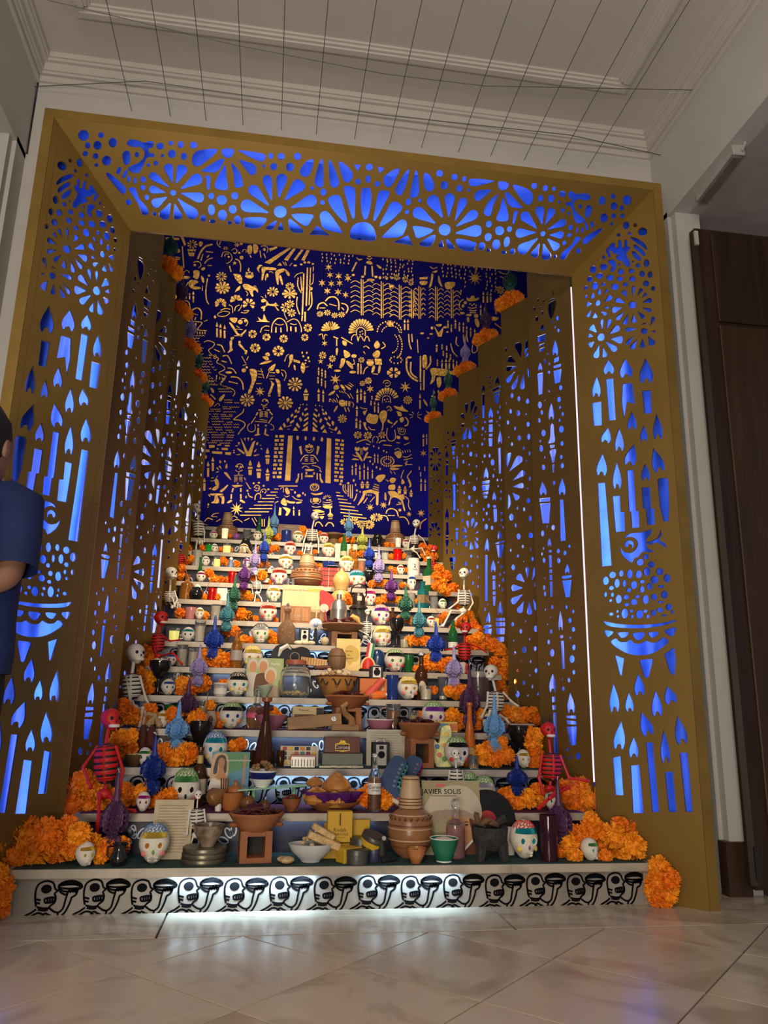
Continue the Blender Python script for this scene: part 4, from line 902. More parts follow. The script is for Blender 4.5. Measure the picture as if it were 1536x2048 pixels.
motifs('''@daisy
d 1300 108 24 22 88 84 10 28 0 360;e 1300 108 20 18
@daisy
d 735 292 24 22 88 78 10 28 0 360;e 735 292 20 18
@daisy
d 1185 328 24 22 92 80 10 30 0 360;e 1185 328 20 18
@star_plant
x 885 192 60 8
@coast_line
s 12 490 10 440 60 425 110 500 140 570 170 590 210 565 250;l 16 375 0 370 50;l 14 410 20 412 50;l 14 440 25 445 55
@boatman
p 300 150 330 160 345 200 320 205;l 20 300 225 360 285;p 400 280 460 225 465 250 420 310;p 255 305 340 305 335 340 270 345;p 240 350 300 370 280 375;s 9 345 370 390 330 410 360;s 8 195 270 230 225;e 235 160 10 16
@water
w 95 330 40 31;w 120 360 75 32;w 120 400 110 33;w 140 230 170 34;w 380 560 160 35;w 400 570 190 36;w 140 220 205 37;w 450 560 290 38;w 460 640 325 39;w 110 240 330 40;w 120 250 365 41;w 430 640 375 42;w 150 560 400 43;w 130 620 430 44;w 200 560 465 45;w 170 560 490 46;w 300 540 515 47;w 210 560 550 48;w 320 640 585 49;w 230 640 612 50;w 220 560 645 51;w 130 580 675 52;w 130 580 705 53;w 200 570 735 54;w 130 560 770 55;w 250 560 798 56
@coast_line
s 14 695 395 680 440 600 500 575 525 640 530 700 560 705 600 660 650 625 700;s 12 80 130 110 150 115 225;s 10 70 260 130 285;s 12 140 505 180 540 190 635;l 10 140 560 140 630
@skeleton
s 12 905 310 930 285 970 290 985 330;e 915 305 12 8 960 302 12 8;s 12 900 340 935 362 972 340;l 8 915 374 965 377;l 14 928 385 930 405;e 885 412 20 9 985 412 20 9;b 930 430 500 48 5;l 20 860 440 840 475;l 14 835 490 780 570;l 16 1000 430 1035 470;l 14 1035 490 985 570;s 10 765 572 740 600 745 650 790 670 830 640 825 580;s 9 1010 575 1045 600 1045 640 1010 645;l 10 825 545 970 555;l 9 880 522 970 535;l 22 865 580 865 602;l 26 865 622 862 690;p 820 715 845 695 885 694 880 707;l 22 955 585 955 605;l 24 955 632 945 690;p 930 694 960 694 995 715 965 714
@pyramid_roof*
g 1105 642 1132 600 1158 645;g 1275 655 1305 610 1335 655;g 1380 655 1450 600 1450 658;g 1155 585 1170 560 1195 600 1175 620;g 1200 520 1225 500 1235 530 1210 560;g 1250 470 1275 450 1280 475 1255 495;g 1295 425 1315 400 1325 420 1305 445;g 1340 385 1365 370 1360 395 1345 410;g 1240 555 1290 520 1290 545 1245 575;g 1285 490 1320 470 1325 490 1290 510;g 1325 430 1355 415 1350 440 1325 450;g 1310 585 1325 560 1360 610 1345 625;g 1345 510 1365 490 1385 530 1365 550;g 1380 450 1395 435 1405 465 1390 480;g 1410 405 1440 385 1450 400 1415 420;g 1395 595 1455 545 1455 572 1405 612;g 1405 530 1455 492 1460 515 1405 548;g 1410 470 1455 440 1460 465 1412 490;l 8 1200 610 1260 590;l 7 1210 640 1235 635;e 1395 345 7 8 1440 350 7 8 1365 350 5 7
@stone_wall
q 195 815 245 815 250 850 200 850 280 825 350 825 350 855 285 860 380 820 430 815 425 830 380 832 465 825 525 825 525 842 470 840 430 858 505 860 505 885 430 882 190 872 290 882 288 908 195 905 315 898 440 905 440 932 320 925 470 910 545 912 540 942 475 938;e 385 870 14 8
@agave
g 655 740 675 770 745 910 800 790 830 775 780 955 725 955;g 695 745 715 740 712 780;g 735 738 760 738 748 780;g 780 745 808 748 780 775;g 620 795 650 790 640 825;g 590 835 625 825 615 840;p 615 870 640 870 700 915 690 930;p 600 940 655 928 640 942;g 845 795 870 795 855 825 840 820;g 880 825 905 825 890 835;p 815 905 845 870 835 900;p 810 945 880 935 830 955;g 890 870 905 860 915 880;e 578 890 10 8 578 915 10 8
@brick_column*
'''+';'.join('g %d %d %d %d %d %d %d %d;g %d %d %d %d %d %d %d %d' % sum([(a, y, b, y, b, y+28, a, y+28) for a, b in (((1068-i*3, 1095-i*3), (1115-i*3, 1170-i*3)) if i % 2 == 0 else ((1062-i*3, 1112-i*3), (1135-i*3, 1168-i*3)))], ()) for i in range(11) for y in (708+i*48,))+'''
@pillar*
g 1220 715 1272 715 1245 1245 1180 1245
@window*
e 1330 740 15 26 1425 745 13 24
@tall_candle
C 975 860 55 190
@tall_candle
C 770 1005 55 175
@tall_candle
C 872 1020 60 195
@tall_candle
C 975 1098 50 150
@skeleton
s 11 595 1080 630 1050 670 1055 690 1090;e 615 1078 14 12 660 1086 15 13;s 10 595 1120 630 1142 680 1120;e 640 1105 6 8;l 12 635 1152 632 1170;s 10 580 1187 630 1180 685 1182;b 630 1200 1265 48 4;p 460 1155 490 1150 515 1180 545 1235 530 1230;f 410 1000 420 1040 22 465 1000 475 1030 20 495 1040 485 1105 26;t 430 1110 405 1070 20 400 1125 375 1090 18;p 365 1145 400 1135 380 1150;l 14 700 1210 715 1240;l 14 720 1265 755 1320;p 755 1322 785 1340 760 1342;p 560 1300 675 1300 660 1315 625 1320 600 1330 570 1315;e 622 1278 12 8;l 22 570 1335 555 1385;l 22 548 1405 545 1460;p 495 1505 540 1472 555 1490 520 1510;l 20 660 1335 660 1380;l 22 660 1405 660 1460;p 650 1472 670 1472 715 1505 685 1508 650 1490
@kneeling_woman
p 350 1230 385 1230 405 1290 385 1310 360 1290;s 9 310 1215 340 1210;s 8 300 1250 345 1245 385 1190;p 320 1345 370 1305 400 1320 360 1360 330 1360;p 410 1370 460 1330 500 1295 505 1310 440 1380;p 300 1400 440 1400 430 1420 310 1420;p 275 1340 310 1330 300 1350;p 270 1405 300 1430 285 1435;p 350 1432 385 1432 400 1510 310 1510 345 1480;p 405 1432 460 1432 460 1515 430 1515 435 1460;e 275 1530 10 16 270 1560 8 6
@candle_cluster
e 243 965 16 22;c 208 1015 34 130 272 1020 34 180 328 970 34 160 185 1165 34 150 228 1215 34 150 165 1370 40 130
@fruit
s 14 745 1390 760 1430 800 1445;s 14 825 1475 835 1420 870 1395 895 1420 890 1460;s 12 815 1330 840 1300 875 1310 880 1345 850 1370 820 1355;s 12 890 1390 905 1355 940 1345 960 1370 940 1395;e 840 1335 8 10 865 1335 6 8 918 1378 8 8 812 1278 12 12 872 1272 14 10 930 1308 14 12 985 1350 14 12 738 1365 12 12 722 1440 10 14
@temple_steps*
l 14 1055 1345 1105 1345;l 14 1010 1382 1095 1382;l 14 960 1420 1075 1420;l 14 910 1458 1060 1458;l 14 860 1497 1050 1497;l 14 815 1537 1035 1537;l 14 760 1578 1030 1578;l 14 705 1615 990 1615;l 14 650 1655 900 1655
@girl_with_basket
l 16 1105 1310 1330 1310;p 1185 1340 1210 1330 1240 1390 1215 1410 1190 1390;s 9 1125 1350 1145 1328 1165 1333 1160 1385;l 12 1240 1352 1280 1356;s 9 1170 1420 1200 1440 1235 1420;p 1135 1490 1175 1450 1205 1520 1190 1545 1140 1520;p 1200 1475 1240 1490 1300 1495 1290 1515 1220 1510;p 1310 1505 1370 1492 1380 1505 1330 1520;s 10 1270 1430 1310 1465 1390 1480;e 1345 1425 24 18 1300 1385 10 14 1395 1395 10 14 1420 1415 8 14;s 8 1070 1440 1105 1445;s 10 1065 1510 1100 1490;g 1115 1560 1140 1570 1135 1655 1105 1655;p 1150 1560 1230 1575 1245 1600 1215 1655 1185 1655 1200 1610;c 1285 1550 18 110 1350 1590 24 70
@star_plant
x 610 1580 80 9
@tomb_row
s 10 310 1670 340 1640 400 1630;s 9 320 1670 380 1675;s 12 230 1730 270 1690 330 1710;s 10 540 1690 580 1665 620 1690;s 10 560 1725 620 1705 680 1740;l 14 910 1700 912 1790;l 14 938 1700 938 1790;l 10 790 1690 840 1780;l 10 820 1680 850 1730;s 10 370 1730 420 1700;s 10 700 1720 760 1690;s 10 200 1750 260 1770
''', (370, 750, 5.908))
motifs('''@tall_candle
C 65 145 60 130
@candle_row
c 205 145 28 140 255 160 24 135
@seated_skeleton
s 9 55 800 75 835 102 850 135 835 150 800;e 80 782 22 17 125 782 20 17;s 8 70 812 100 830 130 812;e 102 760 12 7;g 190 775 215 785 195 870 178 865;g 14 775 -11 785 9 870 26 865;s 12 110 880 150 880 185 920 200 945;s 12 94 880 54 880 19 920 4 945;l 8 115 905 150 908;l 8 115 922 150 926;l 8 115 940 148 945;l 8 52 905 90 905;l 8 52 922 90 924;l 8 52 940 90 942;s 10 20 968 80 973 140 966 180 960;s 9 20 1020 60 995 100 1018;s 10 130 988 200 1005 225 1030;s 14 215 1040 235 1062;l 18 220 1080 225 1130;p 215 1133 235 1137 255 1175 235 1180;l 18 -16 1080 -20 1130;p -14 1135 -34 1137 -52 1175 -30 1180;p 60 1032 150 1032 140 1050 70 1050;g 55 1098 145 1098 145 1118 55 1118;g 60 1062 80 1062 80 1088 60 1088;g 150 1064 165 1066 160 1090 145 1090;g 183 1075 195 1075 195 1145 182 1145;g 15 1075 27 1075 27 1145 15 1145
@bull
p 375 120 410 105 430 140 400 160 370 150;p 440 110 470 110 500 160 480 165;p 490 110 520 120 560 150 540 160;l 10 525 100 575 130;l 9 540 80 590 118;p 310 215 350 180 385 170 370 200 330 220;s 10 400 205 425 245;l 9 430 170 450 190;l 9 455 172 480 197;l 9 485 178 508 202;l 12 520 205 550 250;l 9 550 200 585 260
@zebra
p 435 275 490 280 490 335 450 340 430 310;g 500 282 520 282 515 340 500 335;g 530 287 555 287 550 340 530 340;s 9 345 270 370 300;s 9 362 260 400 298;s 9 397 250 418 300;p 400 338 415 345 385 400 370 395;l 14 490 352 505 400;l 14 525 355 545 400;s 9 565 290 590 320 580 350;e 330 265 12 7 325 285 10 6
@candle_row
c 630 150 24 150 670 150 24 120 710 170 24 130 790 225 18 40 820 285 20 120 860 295 18 120 625 335 24 115 620 465 26 115 660 490 24 100 780 280 18 50
@small_flowers
d 750 60 6 6 40 38 9 14 0 360;d 685 90 5 5 32 30 8 12 0 360;x 770 150 46 6
@agave_shrine
d 955 275 76 66 132 140 11 26 185 355;s 8 905 305 910 245 950 225 990 245 995 305;e 930 270 7 7 960 262 7 7 945 290 7 7 975 290 7 7;s 8 910 90 930 60 970 60 995 90 970 120 935 115;s 7 935 95 955 80 975 90
@palm
x 1155 130 62 7
@daisy
d 1183 272 14 14 50 46 10 16 0 360;e 1183 272 10 10
@thin_candle
c 1318 200 22 170
@agave
x 1450 445 90 7;p 1355 260 1390 300 1400 340 1370 310;e 1470 190 12 18 1450 230 10 10 1480 240 10 10 1440 265 8 8 1520 180 10 18
@cow
s 9 660 350 690 365 735 368;p 690 400 720 390 740 372 720 420 710 440;p 725 470 760 420 790 430 855 440 855 490 838 530 780 530 740 510;p 868 450 890 400 925 385 955 410 945 490 920 530 910 600 895 605 905 540;p 695 520 725 520 720 560 745 600 725 600 705 560;s 10 750 565 780 595 825 600
@charro
p 1030 335 1100 350 1120 325 1140 360 1190 400 1130 395 1060 370;s 12 950 360 980 340 1010 385;s 9 960 392 980 377 1000 397;p 1060 395 1110 410 1115 450 1080 445 1070 420;p 1095 475 1135 462 1140 500 1110 520;s 16 1155 460 1187 500 1180 545 1150 555;p 970 485 990 510 1020 525 1000 530 960 510;l 16 1030 545 1070 500;l 12 1005 570 1020 555;s 10 960 580 950 660 975 715 1020 720 1050 680 1040 600;s 8 1075 575 1085 625 1110 650 1150 640 1160 590;s 8 1092 580 1105 618 1135 618 1142 580;s 7 1107 572 1115 600 1127 577;p 1065 665 1100 672 1095 700 1065 692;p 1140 672 1185 682 1190 705 1155 705;s 9 1060 740 1100 745;s 9 1145 765 1205 740
@grass
s 8 1200 430 1240 440;s 8 1210 470 1240 455;s 8 1290 440 1335 430;s 8 1290 455 1330 480;s 7 1230 400 1250 425;s 7 1305 400 1290 425
@flower_bed
d 635 655 10 10 46 40 8 20 0 360;d 745 660 10 10 46 40 8 20 0 360;d 900 655 8 8 40 40 7 18 0 360;s 12 620 740 720 705 780 740;s 10 725 752 770 762;s 9 800 735 800 690 825 672;s 9 842 745 860 700 840 670;s 12 865 745 900 720 945 720;s 12 915 765 1005 772
@daisy
d 465 478 12 12 50 48 9 18 0 360;e 465 478 9 9
@tulips
p 600 800 615 785 630 800 645 785 655 810 640 830 610 825;p 690 800 705 785 720 800 745 790 745 815 720 830 700 820;l 9 667 800 667 870;l 9 682 800 682 870;p 610 850 640 850 685 930 675 940;p 750 850 730 850 694 930 712 930;p 575 870 640 895 600 890;p 725 905 790 905 760 890;p 570 925 650 930 600 912
@drunken_man
p 1035 850 1080 830 1115 850 1110 900 1080 910 1060 890;s 9 1040 820 1075 800 1110 828;l 8 1125 830 1135 855;l 8 1150 825 1160 850;l 8 1175 820 1185 845;l 8 1200 818 1215 842;s 9 1130 890 1170 900 1225 870;s 9 1140 930 1180 920 1235 910;s 9 1150 962 1180 980 1230 980;l 14 1160 990 1175 940;p 990 1008 1040 985 1130 990 1080 1003;p 995 1015 1090 1025 1060 1040 1000 1040;s 12 1140 1042 1120 1090 1110 1130;p 1120 1138 1150 1180 1115 1195;s 12 1225 1050 1180 1110 1195 1138;p 1185 1148 1205 1148 1225 1215 1195 1230 1205 1200;s 8 990 1050 1010 1080;s 8 1030 1060 1050 1085
@flower_bundle
k 960 945 72 52 18 0 360 10;k 960 945 40 28 10 0 360 9
@candle_row
c 575 985 18 110 615 965 18 130 658 985 20 160 705 965 18 180 745 1000 18 140 795 1035 18 95 820 860 16 100 855 865 16 100
@flame_scatter
e 770 945 8 12 800 975 8 12 840 1010 8 14 880 1030 8 14 920 830 8 10 950 845 8 10 865 800 8 12 810 780 8 10
@dog
p 635 1420 690 1310 690 1275 780 1255 800 1262 870 1282 862 1300 860 1415 835 1415 830 1310 740 1292 710 1330 700 1360 650 1415;l 12 800 1242 865 1262;l 12 805 1218 868 1238;l 12 815 1195 870 1212;p 830 1130 860 1100 920 1090 940 1110 900 1160 870 1175 845 1150;l 8 735 1305 735 1322;l 8 757 1307 757 1324;l 8 780 1308 780 1325;l 10 770 1390 820 1335;l 12 700 1405 740 1345
@dog
p 985 1150 1010 1125 1055 1140 1030 1180 1000 1180;g 935 1140 980 1160 965 1170;p 975 1212 1040 1202 1040 1255 980 1255;p 965 1280 1040 1275 1090 1310 1140 1310 1145 1360 1130 1370 1155 1480 1140 1480 1110 1380 1040 1340 1000 1360 985 1420 970 1420 990 1330;s 10 1155 1330 1195 1370 1190 1430 1215 1480;p 930 1290 945 1300 950 1370 930 1365;s 12 1060 1420 1110 1412 1080 1392
@tall_candle
C 685 1160 45 80
@tall_candle
C 740 1160 45 80
@tall_candle
C 1092 1210 45 90
@tall_candle
C 1155 1215 40 90
@tall_candle
C 1220 1255 36 80
@thin_candle
c 1330 1130 20 140 1375 1140 20 130 1355 640 20 140 1390 640 16 120 1325 1060 16 50 1310 1000 16 40 1370 1000 16 50
@star
x 1355 855 38 6
@cactus
s 14 475 1200 475 1260 510 1300;s 14 530 1205 530 1330;s 12 553 1200 553 1350;s 12 577 1200 573 1350;s 14 610 1190 612 1215;s 14 625 1300 610 1350 590 1380;e 445 1195 14 12 530 1185 14 12 590 1155 12 14 625 1265 12 12 660 1280 10 10;s 10 497 1200 497 1250 518 1280
@star
x 770 1450 45 8
@star
x 918 1425 42 8
@star
x 1097 1480 24 6
@star
x 1198 1525 30 7
@star
x 1330 1515 45 7
@heaped_bowl
k 160 1230 46 36 14 0 360 10;k 160 1225 22 18 7 0 360 8;p 120 1290 180 1300 250 1285 230 1310 150 1315
@jug
s 9 125 1355 115 1380 135 1400;s 9 215 1355 228 1380 210 1400;p 145 1350 200 1350 200 1385 145 1390;s 8 140 1415 175 1402 205 1415;s 9 130 1440 180 1450 230 1440
@fruit_bowl
s 8 250 1390 300 1400 355 1385;s 8 250 1415 300 1425 355 1410;p 255 1432 350 1432 345 1460 270 1460;d 300 1360 20 20 50 45 6 10 190 350;e 300 1372 12 8 330 1370 14 8
@lamp
p 325 1470 340 1470 340 1510 365 1540 300 1540 325 1510;l 10 310 1555 360 1555;l 10 310 1575 355 1575
@sauce_boat
p 145 1480 200 1475 270 1500 210 1510 150 1492;s 9 190 1522 230 1532 270 1522;p 215 1550 265 1550 240 1580
@tomb
s 14 165 1660 180 1620 215 1615 250 1660
@tomb
s 14 280 1660 310 1620 350 1625 370 1660
@flower_bed
d 500 1610 12 12 60 40 10 16 0 360;d 590 1600 12 12 56 40 10 16 0 360;d 680 1640 12 12 55 45 10 16 0 360;d 760 1640 12 12 60 50 12 18 0 360;d 840 1560 12 12 70 45 12 16 0 360
@tomb
s 14 945 1520 960 1480 1010 1465 1060 1490 1080 1550;s 12 905 1540 950 1550 970 1600;l 10 965 1540 1040 1540
@tomb
s 14 1090 1560 1150 1560 1190 1610 1195 1640;s 16 1320 1690 1330 1620 1390 1575
''', (600, 750, 5.486))
# stair hall behind the portal
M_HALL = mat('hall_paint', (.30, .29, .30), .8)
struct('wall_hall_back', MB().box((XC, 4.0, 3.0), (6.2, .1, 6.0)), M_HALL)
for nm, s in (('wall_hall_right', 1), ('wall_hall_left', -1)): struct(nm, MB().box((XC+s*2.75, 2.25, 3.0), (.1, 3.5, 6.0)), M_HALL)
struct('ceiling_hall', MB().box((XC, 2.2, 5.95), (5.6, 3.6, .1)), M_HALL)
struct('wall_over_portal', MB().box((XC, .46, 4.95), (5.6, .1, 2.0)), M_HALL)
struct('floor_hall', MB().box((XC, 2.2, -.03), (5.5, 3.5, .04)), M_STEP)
# ------------------------------------------------------------ prop builders (sizes in picture points, turned into metres where they stand)
def spot(px, k, dy, dz=0.0022):
	P = tread(px, k, dy, dz); return P, 1/ppm(P)
CACHE = {}
def cached(key, fn):
	if key not in CACHE: CACHE[key] = fn()
	return CACHE[key]
def glass(name, col, rough=.03, tint=.85):
	return mat('glass_'+name, col, rough, trans=tint, var=.02, ior=1.3, spec=.6)
def paint(name, col, rough=.5, **k): return mat('paint_'+name, col, rough, **k)
GC = {'clear': glass('clear', (.85, .88, .88), .02, .97), 'green': glass('green', (.03, .20, .06), .06, .6), 'brown': glass('brown', (.10, .035, .01), .06, .5),
	  'amber': glass('amber', (.75, .32, .06), .05, .8), 'teal': glass('teal', (.02, .25, .28), .05, .6), 'blue': glass('blue', (.03, .06, .30), .08, .5), 'red': glass('red', (.55, .01, .01), .1, .5), 'pink': glass('pink', (.75, .35, .35), .1, .6), 'dark': glass('dark', (.06, .015, .03), .08, .4)}
BLK = mat('black_glaze', (.012, .011, .012), .12, var=.2, coat=.5); BLKM = paint('black', (.012, .012, .012), .6)
WHT = paint('bone_white', (.72, .68, .60), .55); WAXW = mat('white_wax', (.80, .74, .58), .5, sss=.2)
CLAY = mat('terracotta', (.30, .105, .035), .6, var=.2, scale=14, bump=.1); CLAY2 = mat('clay_orange', (.42, .15, .045), .35, var=.15, coat=.2)
SUGAR = mat('sugar_white', (.78, .73, .62), .75, var=.10, scale=30, bump=.35)
RED = mat('devil_red', (.55, .012, .010), .5, var=.15, scale=20)
FOILS = {n: mat('foil_'+n, c, .2, .75, var=.2, scale=60, bump=.6) for n, c in dict(gold=(.95, .62, .08), teal=(.02, .45, .50), pink=(.65, .03, .30), blue=(.05, .12, .60), green=(.12, .45, .12), red=(.75, .06, .03), purple=(.28, .05, .5), black=(.02, .02, .02), orange=(.9, .35, .05), silver=(.7, .7, .7)).items()}
ICE = {n: mat('icing_'+n, c, .6, var=.15, scale=40) for n, c in dict(white=(.82, .78, .68), pink=(.75, .22, .18), green=(.16, .34, .08), blue=(.10, .22, .42), yellow=(.80, .60, .12), red=(.60, .05, .04), black=(.02, .02, .02), purple=(.25, .08, .35), teal=(.05, .40, .42), orange=(.80, .28, .04)).items()}

def skull_body():
	n, m = 22, 16; vs = []; fs = []; b = MB()
	def pt(i, j):
		t = PI*j/m; a = 2*PI*i/n; x, y, z = math.sin(t)*math.cos(a), math.sin(t)*math.sin(a), -math.cos(t)
		jaw = max(0., min(1., (-z-.1)/.6)); px = x*.5*(1-.20*jaw); py = y*.56*(1-.12*jaw)-.04*jaw; pz = .54+z*.56
		if z < 0 and y < -.3: px *= 1-.06*jaw
		for s in (-1, 1):   # sockets
			d2 = (x-s*.36)**2/.045+(z+.02)**2/.045
			if y < 0: k = math.exp(-d2); py += .11*k; px -= s*.01*k
		if y < 0: py += .05*math.exp(-(x**2/.012+(z+.36)**2/.02)); py -= .035*math.exp(-(x**2/.12+(z+.72)**2/.05))
		return (px, py, max(0., pz))
	vs = [pt(0, 0)]+[pt(i, j) for j in range(1, m) for i in range(n)]+[pt(0, m)]; L = len(vs)-1
	for i in range(n):
		fs += [(0, 1+(i+1) % n, 1+i), (L, L-n+i, L-n+(i+1) % n)]
		for j in range(m-2): fs.append((1+j*n+i, 1+j*n+(i+1) % n, 1+(j+1)*n+(i+1) % n, 1+(j+1)*n+i))
	return b.add(vs, fs).mesh('skull_body', 60)
def skull_band():
	vs = []; n = 14
	for j, z in enumerate((.74, .79, .87)):
		for i in range(n+1):
			a = math.radians(-90-62+124*i/n); r = math.sqrt(max(0, 1-((z-.54)/.56)**2))*1.03; vs.append((r*.5*math.cos(a), r*.56*math.sin(a)-.006, z+(.035*math.sin(PI*i/n) if j else 0)))
	w = n+1; return MB().add(vs, [(j*w+i, j*w+i+1, (j+1)*w+i+1, (j+1)*w+i) for j in range(2) for i in range(n)]).mesh('headband', 60)
def skull_icing(seed):
	rnd = random.Random(seed); b = MB()
	for q in range(9):
		a = math.radians(-175+170*q/8); p = []
		for i in range(9):
			z = .88+.20*i/8; z = min(z, 1.09); r = math.sqrt(max(.0004, 1-((z-.54)/.56)**2))*1.02; aa = a+.16*math.sin(i*1.9+q)
			p.append((r*.5*math.cos(aa), r*.56*math.sin(aa), z))
		b.tube(p, .021, 4)
	return b.mesh('icing_hair', 60)
def skull_teeth():
	b = MB()
	for z, n, w in ((.20, 9, .17), (.13, 8, .15)):
		p = [(-w+2*w*i/(2*n), -.50+.9*(abs(i/(2*n)-.5)**2)*.5, z+(.022 if i % 2 else -.022)) for i in range(2*n+1)]
		b.tube(p, .017, 4)
	return b.mesh('icing_teeth', 60)
EYE = MB().ball((0, 0, 0), (.095, .03, .09), 12, 6).mesh('eye', 60); EYER = MB().tube([(.125*math.cos(a*PI/6), -.012, .12*math.sin(a*PI/6)) for a in range(12)], .018, 5, closed=True).mesh('eye_ring', 60)
CHEEK = MB().ball((0, 0, 0), (.10, .03, .08), 10, 6).mesh('cheek', 60); NOSE = MB().ball((0, 0, 0), (.045, .03, .065), 8, 6).mesh('nose', 60)
def sugar_skull(px, k, dy, w, h, label, band='gold', eye='gold', cheek='pink', hair='white', nose='green', small=False, rz=0., group=None, dz=.0022):
	P, s = spot(px, k, dy, dz)
	t = thing('sugar_skull', label, 'skull', P, rz+math.radians(random.uniform(-4, 4))+.12, group); S = (w*s, w*s, h*s/1.1)
	def part(nm, me, m, loc=(0, 0, 0), rot=(0, 0, 0), sc=1.): return obj(nm, me, m, t, [loc[i]*S[i] for i in range(3)], rot, [x*sc for x in S])
	part('skull_body', cached('skb', skull_body), SUGAR)
	part('headband', cached('skband', skull_band), FOILS[band])
	for sx in (-1, 1):
		e = part('eye', EYE, FOILS[eye], (sx*.175, -.435, .53))
		if not small: obj('eye_ring', EYER, ICE['white'], e)
	part('icing_teeth', cached('skt', skull_teeth), ICE['white'])
	if not small:
		part('icing_hair', cached('ski%d' % (len(label) % 3), lambda: skull_icing(len(label) % 3)), ICE[hair]); part('nose', NOSE, ICE[nose], (0, -.53, .36))
		for sx in (-1, 1): part('cheek', CHEEK, ICE[cheek], (sx*.315, -.37, .31), (0, 0, sx*.7))
	return t

WAXC = {n: mat('wax_'+n, c, .45, var=.2, scale=40, sss=.15) for n, c in dict(lightblue=(.16, .36, .62), blue=(.02, .06, .42), lavender=(.36, .30, .58), plum=(.085, .03, .09), purple=(.13, .03, .20), green=(.035, .14, .09), teal=(.07, .26, .32), lime=(.45, .48, .10), deepblue=(.01, .03, .22)).items()}
def rosette(b, c, nrm, r):
	n = Vector(nrm).normalized(); u = n.orthogonal().normalized(); v = n.cross(u); c = Vector(c)
	for ring, (rr, h, q) in enumerate(((r, .0, 7), (r*.55, .35*r, 5))):
		for i in range(q):
			a = 2*PI*i/q+ring*.5; o = (u*math.cos(a)+v*math.sin(a)); p = c+o*rr*.55+n*h; tng = n.cross(o)
			vs = [p-tng*rr*.42, p+tng*rr*.42, p+tng*rr*.5+o*rr*.5+n*rr*.35, p-tng*rr*.5+o*rr*.5+n*rr*.35, p+o*rr*.62+n*rr*.15]
			b.add(vs, [(0, 1, 2, 3), (3, 2, 4)])
	b.ball(c+n*.3*r, r*.35, 6, 4)
def wax_flowers():
	b = MB()
	for z, R, n, rr in ((.04, .16, 6, .13), (.10, .24, 7, .15), (.17, .22, 6, .14), (.25, .13, 5, .10), (.33, .26, 7, .16), (.40, .37, 8, .18), (.47, .36, 8, .18), (.54, .25, 7, .15), (.60, .15, 5, .12)):
		for i in range(n):
			a = 2*PI*i/n+z*23; rosette(b, (R*math.cos(a), R*math.sin(a), z*2.5), Vector((math.cos(a), math.sin(a), .25)), rr)
	b.v = [(x, y, z/2.5) for x, y, z in b.v]
	return b.mesh('flower_cluster', 50)
def wax_candle(px, k, dy, w, ytop, ybase, col, label, group='flower-wax candles'):
	"""ytop/ybase: picture rows of the tip and of the lower end"""
	Y = (k-1)*RUN+dy; A = on_axis(px, ytop, 1, Y); B = on_axis(px, ybase, 1, Y); zb = max(B.z, k*H+.0022)
	h = A.z-zb; s = 1/ppm(B); W = w*s
	t = thing('flower_candle', label, 'candle', (B.x, Y, zb), random.uniform(0, 6), None)
	m = WAXC[col]
	obj('candle_core', cached('cc', lambda: MB().lathe([(.20, 0), (.24, .10), (.20, .18), (.13, .26), (.26, .34), (.34, .42), (.32, .48), (.2, .57), (.12, .64)], 10).mesh('candle_core')), m, t, (0, 0, 0), (0, 0, 0), (W, W, h))
	obj('taper', cached('ct', lambda: MB().lathe([(.14, .58), (.15, .66), (.10, .72), (.085, .85), (.05, .96), (.02, 1.0)], 8).mesh('taper')), m, t, (0, 0, 0), (0, 0, 0), (W, W, h))
	obj('flower_cluster', cached('cf', wax_flowers), m, t, (0, 0, 0), (0, 0, 0), (W, W, h*1.0))
	obj('wick', cached('cw', lambda: MB().tube([(0, 0, .99), (.02, 0, 1.03), (.10, 0, 1.045)], .012, 4).mesh('wick')), WHT, t, (0, 0, 0), (0, 0, 0), (W, W, h))
	return t
def vessel(name, cat, px, k, dy, w, h, prof, m, label, n=20, dz=.0022, rz=0., extra=None, rot=None, sy=1.):
	"""lathe-turned thing; prof in fractions of half width and height"""
	P, s = spot(px, k, dy, dz); t = thing(name, label, cat, P, rz, rot=rot)
	obj('body', MB().lathe([(r*w*s/2, z*h*s) for r, z in prof], n, sy=sy), m, t)
	t['_s'] = s; W, Hh = w*s, h*s
	for e in (extra or []):
		nm, pr, mm = e[0], e[1], e[2]; obj(nm, MB().lathe([(r*W/2, z*Hh) for r, z in pr], n, sy=sy), mm, t)
	del t['_s']
	return t, W, Hh
def cupprof(r0=.72, th=.1, floor=.06): return [(0, 0), (r0, 0), (1, .98), (1-.02, 1), (1-th, 1), (r0-th, floor), (0, floor)]
def votive(px, k, dy, w, h, label, g='clear', wax=(.80, .72, .52), fill=.6, glow=0., name='glass_candle', r0=.86):
	gm = GC[g]; wm = mat('votive_wax_%s%.1f' % ('_'.join('%.2f' % c for c in wax), glow), wax, .5, emit=glow)
	t, W, Hh = vessel(name, 'candle', px, k, dy, w, h, cupprof(r0, .08, .05), gm, label, 16, extra=[('wax', [(0, .06), (r0*.86, .06), (r0*.86+(1-r0)*fill*.9, fill), (0, fill)], wm)])
	obj('wick', MB().tube([(0, 0, fill*Hh), (.004, 0, fill*Hh+.012)], .0015, 4), BLKM, t); return t
